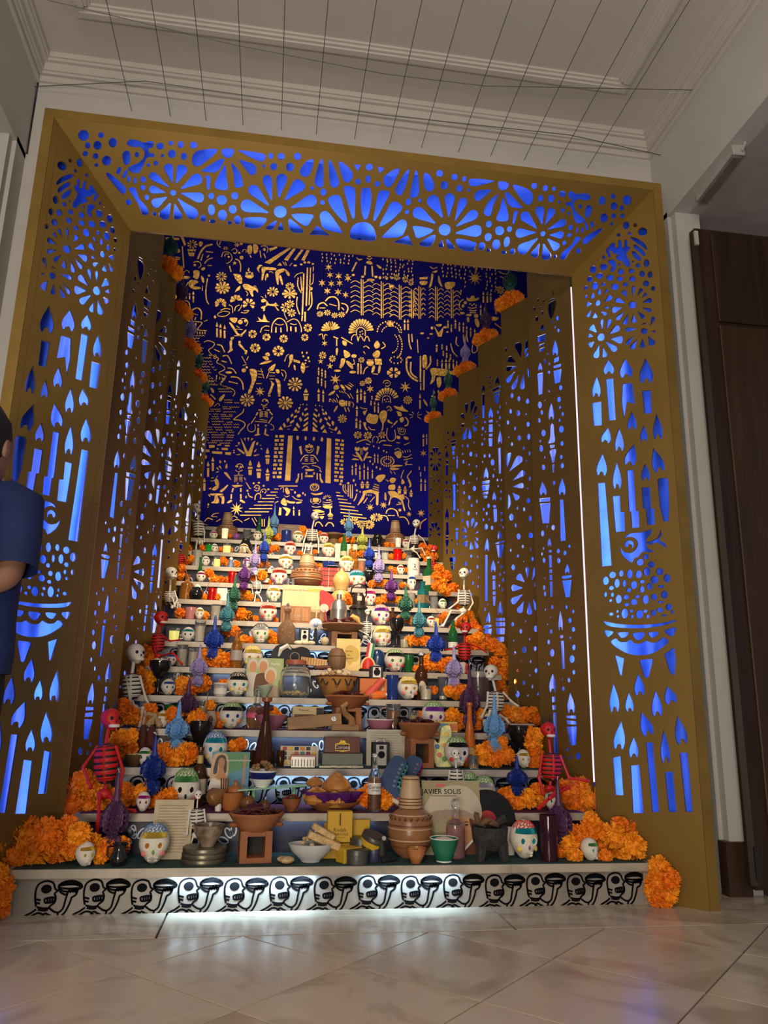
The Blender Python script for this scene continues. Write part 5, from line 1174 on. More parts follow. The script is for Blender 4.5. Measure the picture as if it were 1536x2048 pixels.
BOT = dict(beer=[(0, 0), (.95, 0), (1, .02), (1, .50), (.92, .60), (.60, .70), (.42, .80), (.36, .95), (.42, .96), (.42, 1), (0, 1)],
		   cone=[(0, 0), (.95, 0), (1, .03), (.95, .12), (.42, .62), (.30, .72), (.26, .94), (.36, .95), (.36, 1), (0, 1)],
		   stubby=[(0, 0), (.95, 0), (1, .03), (1, .52), (.85, .62), (.40, .72), (.34, .94), (.44, .95), (.44, 1), (0, 1)],
		   flask=[(0, 0), (.8, 0), (.98, .12), (1, .30), (.92, .5), (.5, .64), (.30, .70), (.28, .90), (.40, .91), (.40, 1), (0, 1)],
		   square=[(0, 0), (1, 0), (1, .58), (.94, .66), (.4, .72), (.34, .78), (.34, .95), (.42, .96), (.42, 1), (0, 1)])
def bottle(px, k, dy, w, h, kind, g, label, lab=None, cap=None, liquid=None, n=16, lz=(.2, .46), dz=.0022, text=None, neck=None):
	t, W, Hh = vessel('bottle', 'bottle', px, k, dy, w, h, BOT[kind], GC[g] if isinstance(g, str) else g, label, n, dz=dz)
	pr = BOT[kind]
	def rad(z):
		for (r0, a), (r1, b) in zip(pr, pr[1:]):
			if a <= z <= b and b > a: return r0+(r1-r0)*(z-a)/(b-a)
		return 1
	if liquid: obj('liquid', MB().lathe([(max(.001, rad(z)*.9)*W/2, z*Hh) for z in (.02, .1, .25, .4, .5, .58)], n), liquid, t)
	if lab: obj('paper_label', MB().lathe([(rad(z)*1.02*W/2+.0004, z*Hh) for z in (lz[0], (lz[0]+lz[1])/2, lz[1])], n, cap=False), lab, t)
	if neck: obj('neck_label', MB().lathe([(rad(z)*1.03*W/2+.0004, z*Hh) for z in (.72, .80, .86)], n, cap=False), neck, t)
	if cap: obj('cap', MB().lathe([(.46*W/2, .955*Hh), (.48*W/2, 1.015*Hh), (0, 1.02*Hh)], n), cap, t)
	if text: txt(text[0], text[1]*Hh, text[2], t, (0, -W/2-.0012, text[3]*Hh))
	return t, W, Hh
def txt(s, size, m, parent, loc, rot=(PI/2, 0, 0), name='lettering', ext=.0004):
	if s[0] == '~':   # print too small to read in the photograph: a wavy line
		n = len(s)*3; W_ = size*.5*len(s); me = MB().ribbon([(-W_/2+W_*i/n, size*.22*math.sin(i*2.1)+size*.08*math.sin(i*.9)) for i in range(n+1)], size*.12, -.0004, .0004).mesh(name, 0); return obj(name, me, m, parent, loc)
	cu = bpy.data.curves.new(name, 'FONT'); cu.body = s; cu.size = size; cu.align_x = 'CENTER'; cu.align_y = 'CENTER'; cu.extrude = ext; cu.resolution_u = 2
	o = bpy.data.objects.new(name, cu); COL.objects.link(o)
	me = bpy.data.meshes.new_from_object(o.evaluated_get(bpy.context.evaluated_depsgraph_get())); bpy.data.objects.remove(o); bpy.data.curves.remove(cu)
	me.materials.clear(); me.materials.append(None)
	return obj(name, me, m, parent, loc, rot)
def bits(parent, name, n, R, z, r, m, seed, hz=.4, shape='ball', sy=1.):
	"""a loose heap of like pieces, each its own part"""
	rnd = random.Random(seed)
	key = (name, shape, round(r, 4))
	def mk():
		if shape == 'ball':
			b = MB().ball((0, 0, 0), (r, r*.8, r*.7), 7, 5)
			b.v = [tuple(c*(1+.12*math.sin(17*x+5*y+31*z_)) for c in (x, y, z_)) for x, y, z_ in b.v]
		elif shape == 'chili': b = MB().tube([(-r*1.8, 0, 0), (-r*.8, r*.4, .2*r), (r*.4, r*.3, .35*r), (r*1.6, -r*.2, .1*r)], [r*.2, r*.5, r*.42, r*.06], 6)
		else: b = MB().box((0, 0, 0), (r*2, r*1.5, r*1.1), b=r*.2)
		return b.mesh(name)
	me = cached(key, mk)
	for i in range(n):
		a = rnd.uniform(0, 2*PI); q = math.sqrt(rnd.random()); zz = z+(1-q*q)*hz*R+rnd.uniform(0, r*.4)
		obj(name, me, m, parent, (R*q*math.cos(a), R*q*math.sin(a)*sy, zz), (rnd.uniform(-.5, .5), rnd.uniform(-.5, .5), rnd.uniform(0, 6)))
def bowl(px, k, dy, w, h, m, label, inner=None, fill=None, foot=.45, dz=.0022, n=24, sy=1., rot=None, rim=None):
	pr = [(0, 0), (foot, 0), (foot*1.05, .06), (foot*1.25, .16), (.86, .6), (1, 1), (.94, 1), (.8, .62), (foot, .16), (0, .14)]
	t, W, Hh = vessel('bowl', 'bowl', px, k, dy, w, h, pr, m, label, n, dz=dz, sy=sy, rot=rot)
	if rim: obj('rim', MB().tube([(W*.485*math.cos(2*PI*i/24), W*.485*sy*math.sin(2*PI*i/24), Hh) for i in range(24)], W*.02, 5, closed=True), rim, t)
	if fill: obj('filling', MB().lathe([(.9*W/2, .82*Hh), (.6*W/2, .98*Hh), (.25*W/2, 1.05*Hh), (0.0001, 1.07*Hh)], 14, sy=sy), fill, t)
	return t, W, Hh
def sheet(name, cat, px, k, dy, w, h, m, label, lean=-.2, th=.004, dz=.0022, rz=0.):
	"""flat upright thing leaning back; returns (thing, W, H)"""
	P, s = spot(px, k, dy, dz); t = thing(name, label, cat, P, rot=(lean, 0, rz)); W, Hh = w*s, h*s
	obj('sheet', MB().box((0, 0, Hh/2), (W, th, Hh)), m, t); return t, W, Hh
def print_on(t, name, pts, m, W, Hh, th=.004, d=.0008):
	"""flat printed shape on the front of a sheet; pts in 0..1 of width and height (from the top)"""
	d = .0003+.00006*len(t.children)
	return obj(name, MB().prism([((x-.5)*W, (1-y)*Hh) for x, y in pts], -th/2-d, -th/2-.0001), m, t)
def writing(t, W, Hh, n, m, x0=.1, x1=.9, y0=.1, y1=.93, th=.004, seed=1):
	rnd = random.Random(seed)
	for i in range(n):
		y = y0+(y1-y0)*i/n; L = x1-(rnd.uniform(0, .12) if i else .04); pts = [((x0+(L-x0)*j/40-.5)*W, (1-y)*Hh+(.006*math.sin(j*2.3+i)+rnd.uniform(-.004, .004))*Hh) for j in range(41)]
		obj('handwriting', MB().ribbon(pts, .0055*Hh, -th/2-.0007, -th/2-.0001).mesh('handwriting', 0), m, t)

# ---- marigolds
def pompon(seed):
	rnd = random.Random(seed); b = MB().ball((0, 0, 0), .62, 8, 6); N = 118
	for i in range(N):
		z = 1-2*(i+.5)/N; a = i*2.39996+rnd.uniform(-.2, .2); r = math.sqrt(1-z*z); n = Vector((r*math.cos(a), r*math.sin(a), z)); u = n.cross(Vector((rnd.uniform(-1, 1), rnd.uniform(-1, 1), rnd.uniform(-1, 1)))).normalized(); v = n.cross(u)
		R = rnd.uniform(.86, 1.06); w = rnd.uniform(.13, .19); q = v*rnd.uniform(-.16, .16)
		p0 = n*.5; p1 = n*.78+q*.6; p2 = n*R+q
		b.add([p0-u*w*.4, p0+u*w*.4, p1+u*w+v*.05, p1-u*w+v*.05, p2+u*w*.8, p2+u*w*.15-n*.10, p2-u*w*.2+v*.04, p2-u*w*.85-n*.04], [(0, 1, 2, 3), (3, 2, 4, 5), (3, 5, 6), (3, 6, 7)])
	return b.mesh('marigold', 0)
POM = [pompon(i) for i in range(4)]
M_MARI = [mat('marigold_orange%d' % i, c, .65, var=.25, scale=18, vcol=v, sss=.1) for i, (c, v) in enumerate((((.95, .30, .010), (.80, .17, .004)), ((.98, .37, .012), (.88, .23, .006)), ((.90, .25, .008), (.72, .14, .004))))]
MARI_N = 0; SMALL = []
def marigolds(where, Y, lst, jit=.02):
	"""lst: flat picture triples (column, row, radius) for pompons whose distance is Y (+- jitter)"""
	global MARI_N
	rnd = random.Random(len(where)*7+len(lst)); v = lst.split()
	for i in range(0, len(v), 3):
		px, py, r = (float(c) for c in v[i:i+3]); y = Y+rnd.uniform(-jit, jit); p = on_axis(px, py, 1, y); R = r/ppm(p)
		k = rnd.randrange(4)
		if r <= 7: SMALL.append((POM[k], p, R*1.17, Matrix.Rotation(rnd.uniform(0, 6), 4, 'X') @ Rz(rnd.uniform(0, 6)))); continue
		o = obj('marigold', POM[k], M_MARI[MARI_N % 3], None, p, (rnd.uniform(0, 6), rnd.uniform(0, 6), rnd.uniform(0, 6)), R*1.17)
		tag(o, 'orange paper marigold '+where, 'flower', 'marigolds '+where); MARI_N += 1

# ---- papier-mache skeletons and devils
def head_mesh(jaw):
	n, m = 18, 12; b = MB(); vs = []
	def pt(i, j):
		t = PI*j/m; a = 2*PI*i/n; x, y, z = math.sin(t)*math.cos(a), math.sin(t)*math.sin(a), -math.cos(t)
		q = max(0., -z-.05); px = x*(.92-.42*q); py = y*1.0-.34*q*(y < .3)-.10*max(0, -y)*q; pz = z*(.95+.18*q*(y < 0))
		for s in (-1, 1):
			if y < 0: py += .22*math.exp(-((x-s*.38)**2+(z-.05)**2)/.05)
		return (px, py, pz)
	vs = [pt(0, 0)]+[pt(i, j) for j in range(1, m) for i in range(n)]+[pt(0, m)]; L = len(vs)-1; fs = []
	for i in range(n):
		fs += [(0, 1+(i+1) % n, 1+i), (L, L-n+i, L-n+(i+1) % n)]
		for j in range(m-2): fs.append((1+j*n+i, 1+j*n+(i+1) % n, 1+(j+1)*n+(i+1) % n, 1+(j+1)*n+i))
	return b.add(vs, fs).mesh('head', 60)
def figure(label, Y, head, chest, pelvis, arms, legs, devil=False, yaw=0., small=False, cat=None, tilt=0.):
	"""head (x,y,r) ; chest (x, ytop, ybottom, halfwidth) ; pelvis (x,y,halfwidth) ; limbs: lists of (x,y,dy) picture joints"""
	J = lambda x, y, d=0.: on_axis(x, y, 1, Y+d)
	base = J(pelvis[0], pelvis[1]); t = thing('devil_figure' if devil else 'skeleton_figure', label, cat or ('devil' if devil else 'skeleton'), base)
	C1, C2 = (RED, BLKM) if devil else (WHT, BLKM); s = 1/ppm(base); L = lambda v: Vector(v)-base
	# torso: dark core with pale rib bands
	top = L(J(chest[0], chest[1])); bot = L(J(chest[0]+(chest[4] if len(chest) > 4 else 0), chest[2])); w = chest[3]*s*1.12; ax = bot-top
	M = Matrix.Translation(top) @ Vector((0, 0, -1)).rotation_difference(ax.normalized()).to_matrix().to_4x4(); hh = ax.length
	pr = [(.35, 0), (.8, .07), (.97, .28), (1, .55), (.86, .85), (.5, 1)]
	def rad(z):
		for (r0, a), (r1, b) in zip(pr, pr[1:]):
			if a <= z <= b: return r0+(r1-r0)*(z-a)/(b-a)
		return .5
	obj('torso', MB().lathe([(r*w*.93, -z*hh) for r, z in pr][::-1], 14, M=M, sy=.8), C2, t)
	nr = 6
	for i in range(nr):
		z0 = .04+.94*i/nr; z1 = z0+.94/nr*.64; P = []
		obj('rib', MB().lathe([(rad(z1)*w, -z1*hh), (rad(z1)*w*1.04, -(z1*.7+z0*.3)*hh), (rad(z0)*w*1.04, -(z0*.7+z1*.3)*hh), (rad(z0)*w, -z0*hh)], 14, M=M, sy=.85, cap=False), C1, t)
	obj('spine', MB().tube([M @ Vector((0, -w*.62, -.05*hh)), M @ Vector((0, -w*.84, -.5*hh)), M @ Vector((0, -w*.5, -.97*hh))], w*.11, 6), C1, t)
	hd = L(J(head[0], head[1])); r = head[2]*s
	obj('neck', MB().tube([top-Vector((0, 0, .0)), (top+hd)/2, hd-Vector((0, 0, r*.6))], r*.17, 6), C1, t)
	nk = (hd-top).length; hm = cached('headm', lambda: head_mesh(0)); hr = (tilt, 0, yaw); HM = Rz(yaw) @ Rx(tilt)
	ho = obj('head', hm, C1, t, hd, hr, r)
	for sx in (-1, 1): obj('eye_socket', cached('eso', lambda: MB().ball((0, 0, 0), (.2, .08, .18), 10, 6).mesh('eye_socket')), BLKM, ho, (sx*.36, -.80, .06))
	obj('nose_hole', cached('nsh', lambda: MB().ball((0, 0, 0), (.09, .06, .13), 8, 6).mesh('nose_hole')), BLKM, ho, (0, -1.01, -.24))
	tb = cached('teeth', lambda: MB().lathe([(.44, -.15), (.52, -.08), (.52, .08), (.44, .15)], 16, sy=.9).mesh('teeth'))
	obj('teeth', tb, WHT if devil else paint('tooth', (.85, .82, .72)), ho, (0, -.74, -.62))
	if devil:
		for sx in (-1, 1): obj('horn', cached('horn%d' % sx, lambda: MB().tube([(sx*.35, .1, .75), (sx*.5, .12, 1.15), (sx*.45, .1, 1.7)], [.26, .17, .02], 8).mesh('horn')), BLKM, ho)
	pw = pelvis[2]*s
	obj('pelvis', MB().ball((0, 0, 0), (pw, pw*.7, pw*.75), 12, 8), C1, t)
	obj('lower_spine', MB().tube([bot*.9, (0, 0, pw*.3)], pw*.28, 6), C1, t)
	lr = chest[3]*s*.16
	for kind, limbs in (('arm', arms), ('leg', legs)):
		for lb in limbs:
			P = [L(J(*q)) for q in lb]; rr = lr*(1.15 if kind == 'leg' else 1)
			for a, b in zip(P, P[1:]):
				obj(('upper_' if a is P[0] else 'lower_')+kind, MB().tube([a, a.lerp(b, .12), a.lerp(b, .5), a.lerp(b, .88), b], [rr*1.2, rr*.95, rr*.75, rr*.95, rr*1.15], 7), C1, t)
			obj('hand' if kind == 'arm' else 'foot', MB().ball(P[-1], (rr*1.3, rr*1.6, rr*1.1), 8, 6), C1, t)
	return t
# ------------------------------------------------------------ sugar skulls
SK = sugar_skull
SK(305, 1, .10, 60, 74, 'large sugar skull with gold foil brow and green jaw beside the handwritten letter', 'gold', 'orange', 'pink', 'blue', 'green')
SK(1048, 1, .12, 56, 72, 'large sugar skull with teal foil eyes beside the dark purple glass', 'teal', 'teal', 'yellow', 'red', 'purple')
SK(168, 1, .05, 38, 46, 'small sugar skull with gold foil eyes in front of the marigold heap', 'gold', 'gold', small=True, rz=.5)
SK(1180, 1, .06, 34, 42, 'small sugar skull with green-gold foil top among bottom-step marigolds', 'green', 'teal', small=True, rz=.45)
SK(368, 2, .16, 56, 76, 'sugar skull with black eyes and green zigzag brow behind the handwritten letter', 'green', 'black', 'pink', 'green', 'black')
SK(285, 2, .05, 28, 38, 'small sugar skull with magenta foil eyes beside the letter', 'pink', 'pink', small=True)
SK(935, 2, .20, 48, 66, 'sugar skull with green brow peeking over the record sleeve', 'green', 'green', 'pink', 'green', 'pink')
SK(968, 2, .17, 48, 60, 'sugar skull with pink icing rows behind the black vinyl disc', 'silver', 'green', 'pink', 'green', 'pink')
SK(1104, 2, .06, 28, 40, 'small sugar skull with bright teal eyes below the seated red devil', 'teal', 'teal', small=True)
SK(428, 3, .12, 50, 66, 'sugar skull with bright turquoise eyes beside the painted woman picture', 'teal', 'teal', 'yellow', 'blue', 'yellow')
SK(288, 3, .06, 28, 36, 'small sugar skull with green foil brow behind the deep blue candle', 'green', 'green', small=True)
SK(913, 3, .10, 50, 60, 'sugar skull with black zigzag brow and pink cheeks beside the shot glasses', 'black', 'black', 'red', 'green', 'blue')
SK(1047, 3, .10, 28, 36, 'small sugar skull with gold flower eye under the black goblet', 'gold', 'gold', small=True)
SK(461, 4, .09, 48, 52, 'sugar skull with blue eyes and orange side flowers beside the pink liqueur flask', 'black', 'blue', 'orange', 'green', 'blue')
SK(866, 4, .14, 48, 58, 'sugar skull with purple zigzag brow behind the yellow cracker box', 'purple', 'purple', 'red', 'green', 'red')
SK(325, 4, .08, 26, 34, 'small sugar skull with gold foil top beside the tied corn husk', 'gold', 'gold', small=True)
SK(978, 4, .06, 26, 38, 'small sugar skull with blue foil eye under the right skeleton', 'blue', 'blue', small=True, rz=-.5)
SK(474, 5, .07, 44, 48, 'sugar skull with teal eyes beside the patterned cup', 'black', 'teal', 'yellow', 'black', 'orange')
SK(815, 5, .07, 42, 46, 'sugar skull with yellow brow and amber eyes before the brown beer bottle', 'gold', 'orange', 'pink', 'yellow', 'blue')
SK(335, 5, .07, 28, 32, 'small sugar skull with blue foil brow next to the tall black goblet', 'blue', 'teal', small=True, rz=.3)
SK(503, 6, .14, 42, 46, 'sugar skull with yellow brow behind the green magazine', 'gold', 'orange', 'yellow', 'yellow', 'orange')
SK(789, 6, .08, 42, 46, 'sugar skull with green eyes and dark red jaw flowers next to the blue helmet', 'black', 'green', 'red', 'green', 'pink')
SK(341, 6, .07, 22, 28, 'small sugar skull with blue brow behind the red bent arm', 'blue', 'purple', small=True)
SK(520, 7, .08, 36, 42, 'sugar skull with green eyes beside the cut-glass decanter', 'silver', 'green', 'green', 'black', 'orange')
SK(763, 7, .07, 38, 44, 'sugar skull with gold brow between the small skeleton and the black goblet', 'gold', 'gold', 'red', 'yellow', 'red')
SK(375, 7, .07, 26, 30, 'small sugar skull with bright blue eyes next to the lime candle glass', 'teal', 'blue', small=True)
SK(535, 8, .08, 36, 40, 'sugar skull with red brow beside the carved wooden box', 'red', 'red', 'red', 'pink', 'green')
SK(760, 8, .08, 38, 44, 'sugar skull with purple brow and violet eyes above the gold-browed skull', 'purple', 'purple', 'red', 'pink', 'blue')
SK(398, 8, .07, 19, 26, 'small sugar skull with gold brow next to the pink glass', 'gold', 'gold', small=True)
SK(862, 8, .06, 18, 24, 'tiny sugar skull with dark eyes behind the teal candle', 'red', 'black', small=True)
SK(546, 9, .08, 30, 36, 'sugar skull with gold brow next to the cream record sleeve', 'gold', 'orange', 'green', 'white', 'green')
SK(738, 9, .08, 28, 38, 'sugar skull with red eyes beside the black lantern', 'pink', 'red', 'pink', 'pink', 'red')
SK(885, 9, .06, 17, 22, 'tiny sugar skull with green brow at the end of the ninth step', 'green', 'green', small=True)
SK(393, 9, .10, 18, 34, 'tiny sugar skull with blue brow behind the round black pot', 'teal', 'silver', small=True)
SK(557, 10, .08, 34, 38, 'sugar skull with pink face and red eyes beside the clay jug with cup', 'red', 'red', 'purple', 'pink', 'orange')
SK(712, 10, .10, 38, 40, 'sugar skull with blue swirl brow behind the black lantern handle', 'teal', 'orange', 'red', 'blue', 'orange')
SK(401, 10, .06, 20, 24, 'small sugar skull with pink brow before the green bottle', 'pink', 'black', small=True)
SK(823, 10, .04, 18, 34, 'small white sugar skull with blue brow on the tenth step', 'blue', 'black', small=True)
SK(570, 11, .08, 30, 34, 'sugar skull with gold brow and orange eyes above the pink-faced skull', 'gold', 'orange', 'pink', 'white', 'blue')
SK(692, 11, .08, 30, 36, 'sugar skull with golden eyes beside the amber flask', 'gold', 'gold', 'pink', 'yellow', 'orange')
SK(410, 11, .06, 18, 22, 'small sugar skull with navy eyes next to the lit candle glass', 'silver', 'blue', small=True)
SK(492, 11, .06, 15, 22, 'small sugar skull with pink eye behind the lavender candle', 'pink', 'pink', small=True)
SK(801, 11, .06, 17, 22, 'small sugar skull with red brow tied in a corn husk', 'red', 'black', small=True)
SK(579, 12, .08, 25, 32, 'sugar skull with red brow on the twelfth step', 'red', 'red', 'red', 'pink', 'red')
SK(656, 12, .08, 27, 32, 'sugar skull with golden eyes beside the cream booklet', 'gold', 'gold', 'pink', 'yellow', 'pink')
SK(487, 12, .06, 20, 22, 'small sugar skull half hidden by the corn husk bow', 'gold', 'green', small=True)
SK(750, 12, .06, 16, 22, 'small sugar skull with blue brow behind the royal blue candle', 'blue', 'black', small=True)
SK(428, 12, .08, 15, 20, 'small sugar skull with dark eyes beside the green glowing candle', 'silver', 'black', small=True)
SK(595, 13, .07, 23, 27, 'sugar skull with yellow brow beside the blue jar', 'gold', 'green', 'green', 'white', 'orange')
SK(647, 13, .07, 20, 26, 'sugar skull with red eyes beside the brown sombrero', 'red', 'red', 'pink', 'pink', 'red')
SK(426, 13, .06, 17, 19, 'small sugar skull with pink cheeks next to the tall clay jug', 'pink', 'black', small=True)
SK(514, 13, .05, 18, 22, 'small sugar skull with black eyes before the green bottle on top', 'silver', 'black', small=True)
SK(812, 13, .07, 15, 22, 'small sugar skull behind the seated skeleton at the wall', 'pink', 'black', small=True)

# ------------------------------------------------------------ flower-wax candles
WC = wax_candle
for a in ((222, 1, .12, 58, 1545, 1708, 'plum', 'plum wax flower candle standing in the marigolds below the largest devil'),
		  (1120, 1, .16, 56, 1560, 1708, 'plum', 'plum wax flower candle behind the purple glass'),
		  (302, 2, .12, 52, 1470, 1588, 'deepblue', 'dark blue wax flower candle above the magenta-eyed skull'),
		  (1035, 2, .10, 44, 1510, 1590, 'deepblue', 'dark blue wax flower candle in marigolds beside the seated right devil'),
		  (352, 3, .08, 50, 1402, 1502, 'lightblue', 'light blue wax flower candle on a marigold ring beside the black goblet'),
		  (990, 3, .08, 46, 1390, 1502, 'lightblue', 'light blue wax flower candle on a marigold ring beside the shot glasses'),
		  (372, 4, .08, 44, 1355, 1452, 'plum', 'dark plum wax flower candle beside the green jar'),
		  (940, 4, .12, 44, 1332, 1456, 'plum', 'dark plum wax flower candle with red tip behind the orange bottle'),
		  (395, 5, .07, 38, 1288, 1372, 'lavender', 'lavender wax flower candle above the patterned cup'),
		  (908, 5, .06, 38, 1290, 1376, 'lavender', 'lavender wax flower candle beside the tall clear glass'),
		  (425, 6, .06, 40, 1230, 1318, 'blue', 'royal blue wax flower candle beside the brown label bottle'),
		  (872, 6, .06, 40, 1243, 1324, 'blue', 'royal blue wax flower candle below the green beer bottle'),
		  (452, 7, .05, 32, 1188, 1262, 'teal', 'teal wax flower candle above the black round pan'),
		  (838, 7, .05, 32, 1200, 1274, 'teal', 'teal wax flower candle on a marigold block'),
		  (466, 8, .05, 30, 1150, 1222, 'green', 'dark green wax flower candle above the teal one'),
		  (811, 8, .05, 32, 1168, 1240, 'green', 'dark green wax flower candle before the turquoise bottle'),
		  (487, 9, .05, 26, 1112, 1180, 'purple', 'deep purple wax flower candle next to the small standing skeleton'),
		  (782, 9, .05, 28, 1138, 1200, 'purple', 'deep purple wax flower candle above the green one'),
		  (508, 10, .05, 24, 1084, 1150, 'lavender', 'pale lavender wax flower candle above the standing skeleton'),
		  (757, 10, .05, 26, 1094, 1164, 'lavender', 'pale lavender wax flower candle beside the black pot'),
		  (527, 11, .05, 22, 1062, 1122, 'blue', 'bright blue wax flower candle high on the eleventh step'),
		  (738, 11, .05, 24, 1076, 1134, 'blue', 'bright blue wax flower candle beside the amber flask'),
		  (535, 12, .07, 22, 1034, 1092, 'lime', 'yellow-green wax flower candle behind the light blue one'),
		  (724, 12, .06, 24, 1052, 1102, 'lime', 'yellow-green wax flower candle beside the sombrero'),
		  (547, 13, .05, 20, 1010, 1070, 'lightblue', 'sky blue wax flower candle before the upright wooden box'),
		  (697, 13, .05, 20, 1022, 1076, 'lightblue', 'sky blue wax flower candle next to the sombrero brim')): WC(*a)
# pompons with candles on the stepped screen tops
for s in (1, -1):
	nm = 'wooden door side' if s > 0 else 'standing person side'
	for i, (c, r) in enumerate((('green', .075), ('plum', .07), ('lavender', .065), ('green', .06), ('green', .055))):
		A, B, Nx = louv_info[i+1]; q = (A*.5+B*.3+Nx*.2); x = XC+s*(q.x-XC)-s*.025; z = ZT+r*.8
		for j, (dx, dy_) in enumerate(((-.03, -.03), (.035, .05), (0, .0))):
			o = obj('marigold', POM[j], M_MARI[j], None, (x-s*dx, q.y+dy_, z+(.02 if j == 2 else 0)), (j, i, s), r*.8)
			tag(o, 'orange marigold on the %s ledge of the stepped screen, %s' % (('second', 'third', 'fourth', 'fifth', 'last')[i], nm), 'flower', 'marigolds on the screen ledges')
		t = thing('flower_candle', '%s wax flower candle topping the %s stepped screen board, %s' % (c, ('second', 'third', 'fourth', 'fifth', 'last')[i], nm), 'candle', (x, q.y, ZT+r*1.4))
		for key, nm2 in (('cc', 'candle_core'), ('ct', 'taper'), ('cf', 'flower_cluster')): obj(nm2, CACHE[key], WAXC[c], t, scale=(r*1.3, r*1.3, .24))

# ------------------------------------------------------------ marigolds
MG = marigolds; T = lambda k, d: (k-1)*RUN+d
MG('in the heap at the left end of the bottom step', T(1, .10), '12 1690 36 50 1676 34 92 1670 32 30 1716 26 75 1712 30 118 1706 26 150 1692 24 185 1692 22 214 1698 20 240 1692 18 160 1668 22 136 1652 20 -22 1700 34 200 1714 14 112 1680 24 60 1650 18 20 1660 20', .05)
MG('hanging at the left foot of the staircase', -.03, '2 1775 24 0 1800 20 -8 1752 24 4 1818 16', .01)
MG('in the heap under the largest red devil', T(2, .10), '150 1580 26 186 1574 24 140 1612 22 176 1614 24 205 1606 22 128 1626 15 166 1560 20 205 1580 16 225 1592 14', .04)
MG('below the dark blue candle', T(2, .13), '262 1592 18 285 1584 16 318 1594 17 340 1592 16 242 1606 16 300 1602 14 250 1576 12', .04)
MG('behind the largest red devil', T(3, .12), '240 1480 20 256 1496 18 236 1506 16 262 1472 14 228 1492 16', .04)
MG('in the ring under the left light blue candle', T(3, .08), '328 1510 22 350 1516 19 375 1508 22 345 1498 17 362 1500 16', .03)
MG('below the seated left skeleton', T(4, .10), '246 1415 18 262 1430 18 285 1440 16 300 1420 14 236 1440 14 310 1436 12', .04)
MG('around the dark plum candle by the green jar', T(4, .08), '345 1430 16 365 1434 14 388 1432 18 375 1420 14', .02)
MG('beside the large pair-eyed skull on the fourth step', T(4, .10), '433 1434 10 421 1410 10 438 1446 10', .02)
MG('behind the seated left skeleton', T(5, .14), '280 1350 16 291 1370 16 302 1386 12 282 1368 12', .03)
MG('under the left lavender candle', T(5, .08), '365 1366 14 385 1374 17 405 1366 17 400 1352 12 362 1382 10 445 1366 8 460 1366 8', .03)
MG('behind the second left devil', T(6, .10), '290 1306 16 302 1322 14 286 1326 12 278 1312 10', .03)
MG('under the left royal blue candle', T(6, .07), '415 1320 15 435 1316 16 452 1322 15 430 1326 12 410 1308 10', .03)
MG('beside the green-eyed skull on the seventh step', T(7, .09), '455 1266 10 470 1262 10 488 1280 10 500 1281 8 545 1276 11 556 1282 8 540 1266 7', .03)
MG('on the left half of the eighth step', T(8, .10), '360 1226 10 372 1229 9 410 1231 8 470 1230 11 483 1228 12 495 1232 10 512 1237 6 552 1240 5', .03)
MG('on the left half of the ninth step', T(9, .09), '398 1188 8 408 1194 7 434 1194 7 478 1190 10 492 1190 10 470 1193 9 500 1194 7 515 1201 4', .03)
MG('on the left half of the tenth step', T(10, .09), '418 1146 9 428 1158 9 441 1160 8 455 1160 7 503 1150 10 524 1150 10 512 1160 8 540 1164 5 626 1166 6', .03)
MG('on the left half of the eleventh step', T(11, .09), '446 1122 8 458 1128 7 473 1128 7 520 1128 7 534 1130 6 628 1130 6 640 1132 5 384 1118 8', .03)
MG('on the left half of the twelfth step', T(12, .09), '405 1096 6 445 1100 7 460 1100 6 520 1098 6 540 1098 8 552 1096 7 630 1104 5 600 1106 5', .03)
MG('on the top steps left of the centre skeleton', T(13, .09), '384 1066 8 460 1072 4 545 1074 7 556 1074 7 606 1060 8 612 1070 5 640 1066 4', .03)
MG('climbing the left wall', T(12, .06), '374 1098 9 366 1106 8 378 1112 9 370 1122 9 384 1126 8', .05)
MG('climbing the left wall low down', T(10, .06), '360 1150 9 352 1160 8 364 1136 8', .05)
MG('in the heap at the right end of the bottom step', T(1, .10), '1140 1692 20 1165 1672 24 1192 1662 22 1150 1712 15 1122 1702 13 1200 1688 24 1226 1670 22 1258 1662 20 1236 1696 22 1266 1692 24 1292 1702 20 1210 1714 14 1250 1716 15 1286 1720 13 1304 1712 13 1182 1640 16 1240 1650 16 1178 1655 16', .05)
MG('hanging at the right foot of the staircase', -.02, '1318 1736 22 1336 1756 22 1314 1766 22 1336 1786 20 1312 1794 18 1330 1806 13 1300 1780 12', .02)
MG('in the heap under the largest right devil', T(2, .12), '1135 1582 22 1160 1576 22 1180 1596 22 1150 1606 22 1122 1602 16 1186 1620 18 1166 1622 15 1140 1624 14 1192 1638 14', .04)
MG('under the right dark blue candle', T(2, .10), '1010 1596 18 1034 1602 18 1058 1596 18 1075 1582 16 1022 1588 14 1080 1602 12', .03)
MG('beside the right devil shoulder', T(3, .14), '1070 1548 16 1082 1562 13 1065 1486 18 1070 1506 16 1056 1466 16 1075 1468 12 1062 1522 13 1085 1530 12', .03)
MG('in the ring under the right light blue candle', T(3, .08), '970 1508 20 990 1515 19 1012 1510 18 1000 1498 14 978 1496 14 1006 1482 10', .03)
MG('around the purple-browed skull', T(4, .14), '905 1430 14 920 1442 14 896 1450 14 912 1456 10 845 1432 10 842 1450 10 960 1432 14 952 1450 10', .03)
MG('below the seated right skeleton', T(4, .18), '1010 1426 16 1030 1430 16 1050 1430 16 1022 1446 12 1040 1446 12 1070 1440 12 1066 1424 10', .04)
MG('under the right lavender candle', T(5, .07), '898 1382 11 912 1376 13 928 1382 12 912 1391 9 868 1380 8', .03)
MG('behind the right skeleton head', T(6, .12), '1000 1345 17 1016 1328 15 996 1370 14 1008 1384 14 1024 1350 12 990 1325 12', .04)
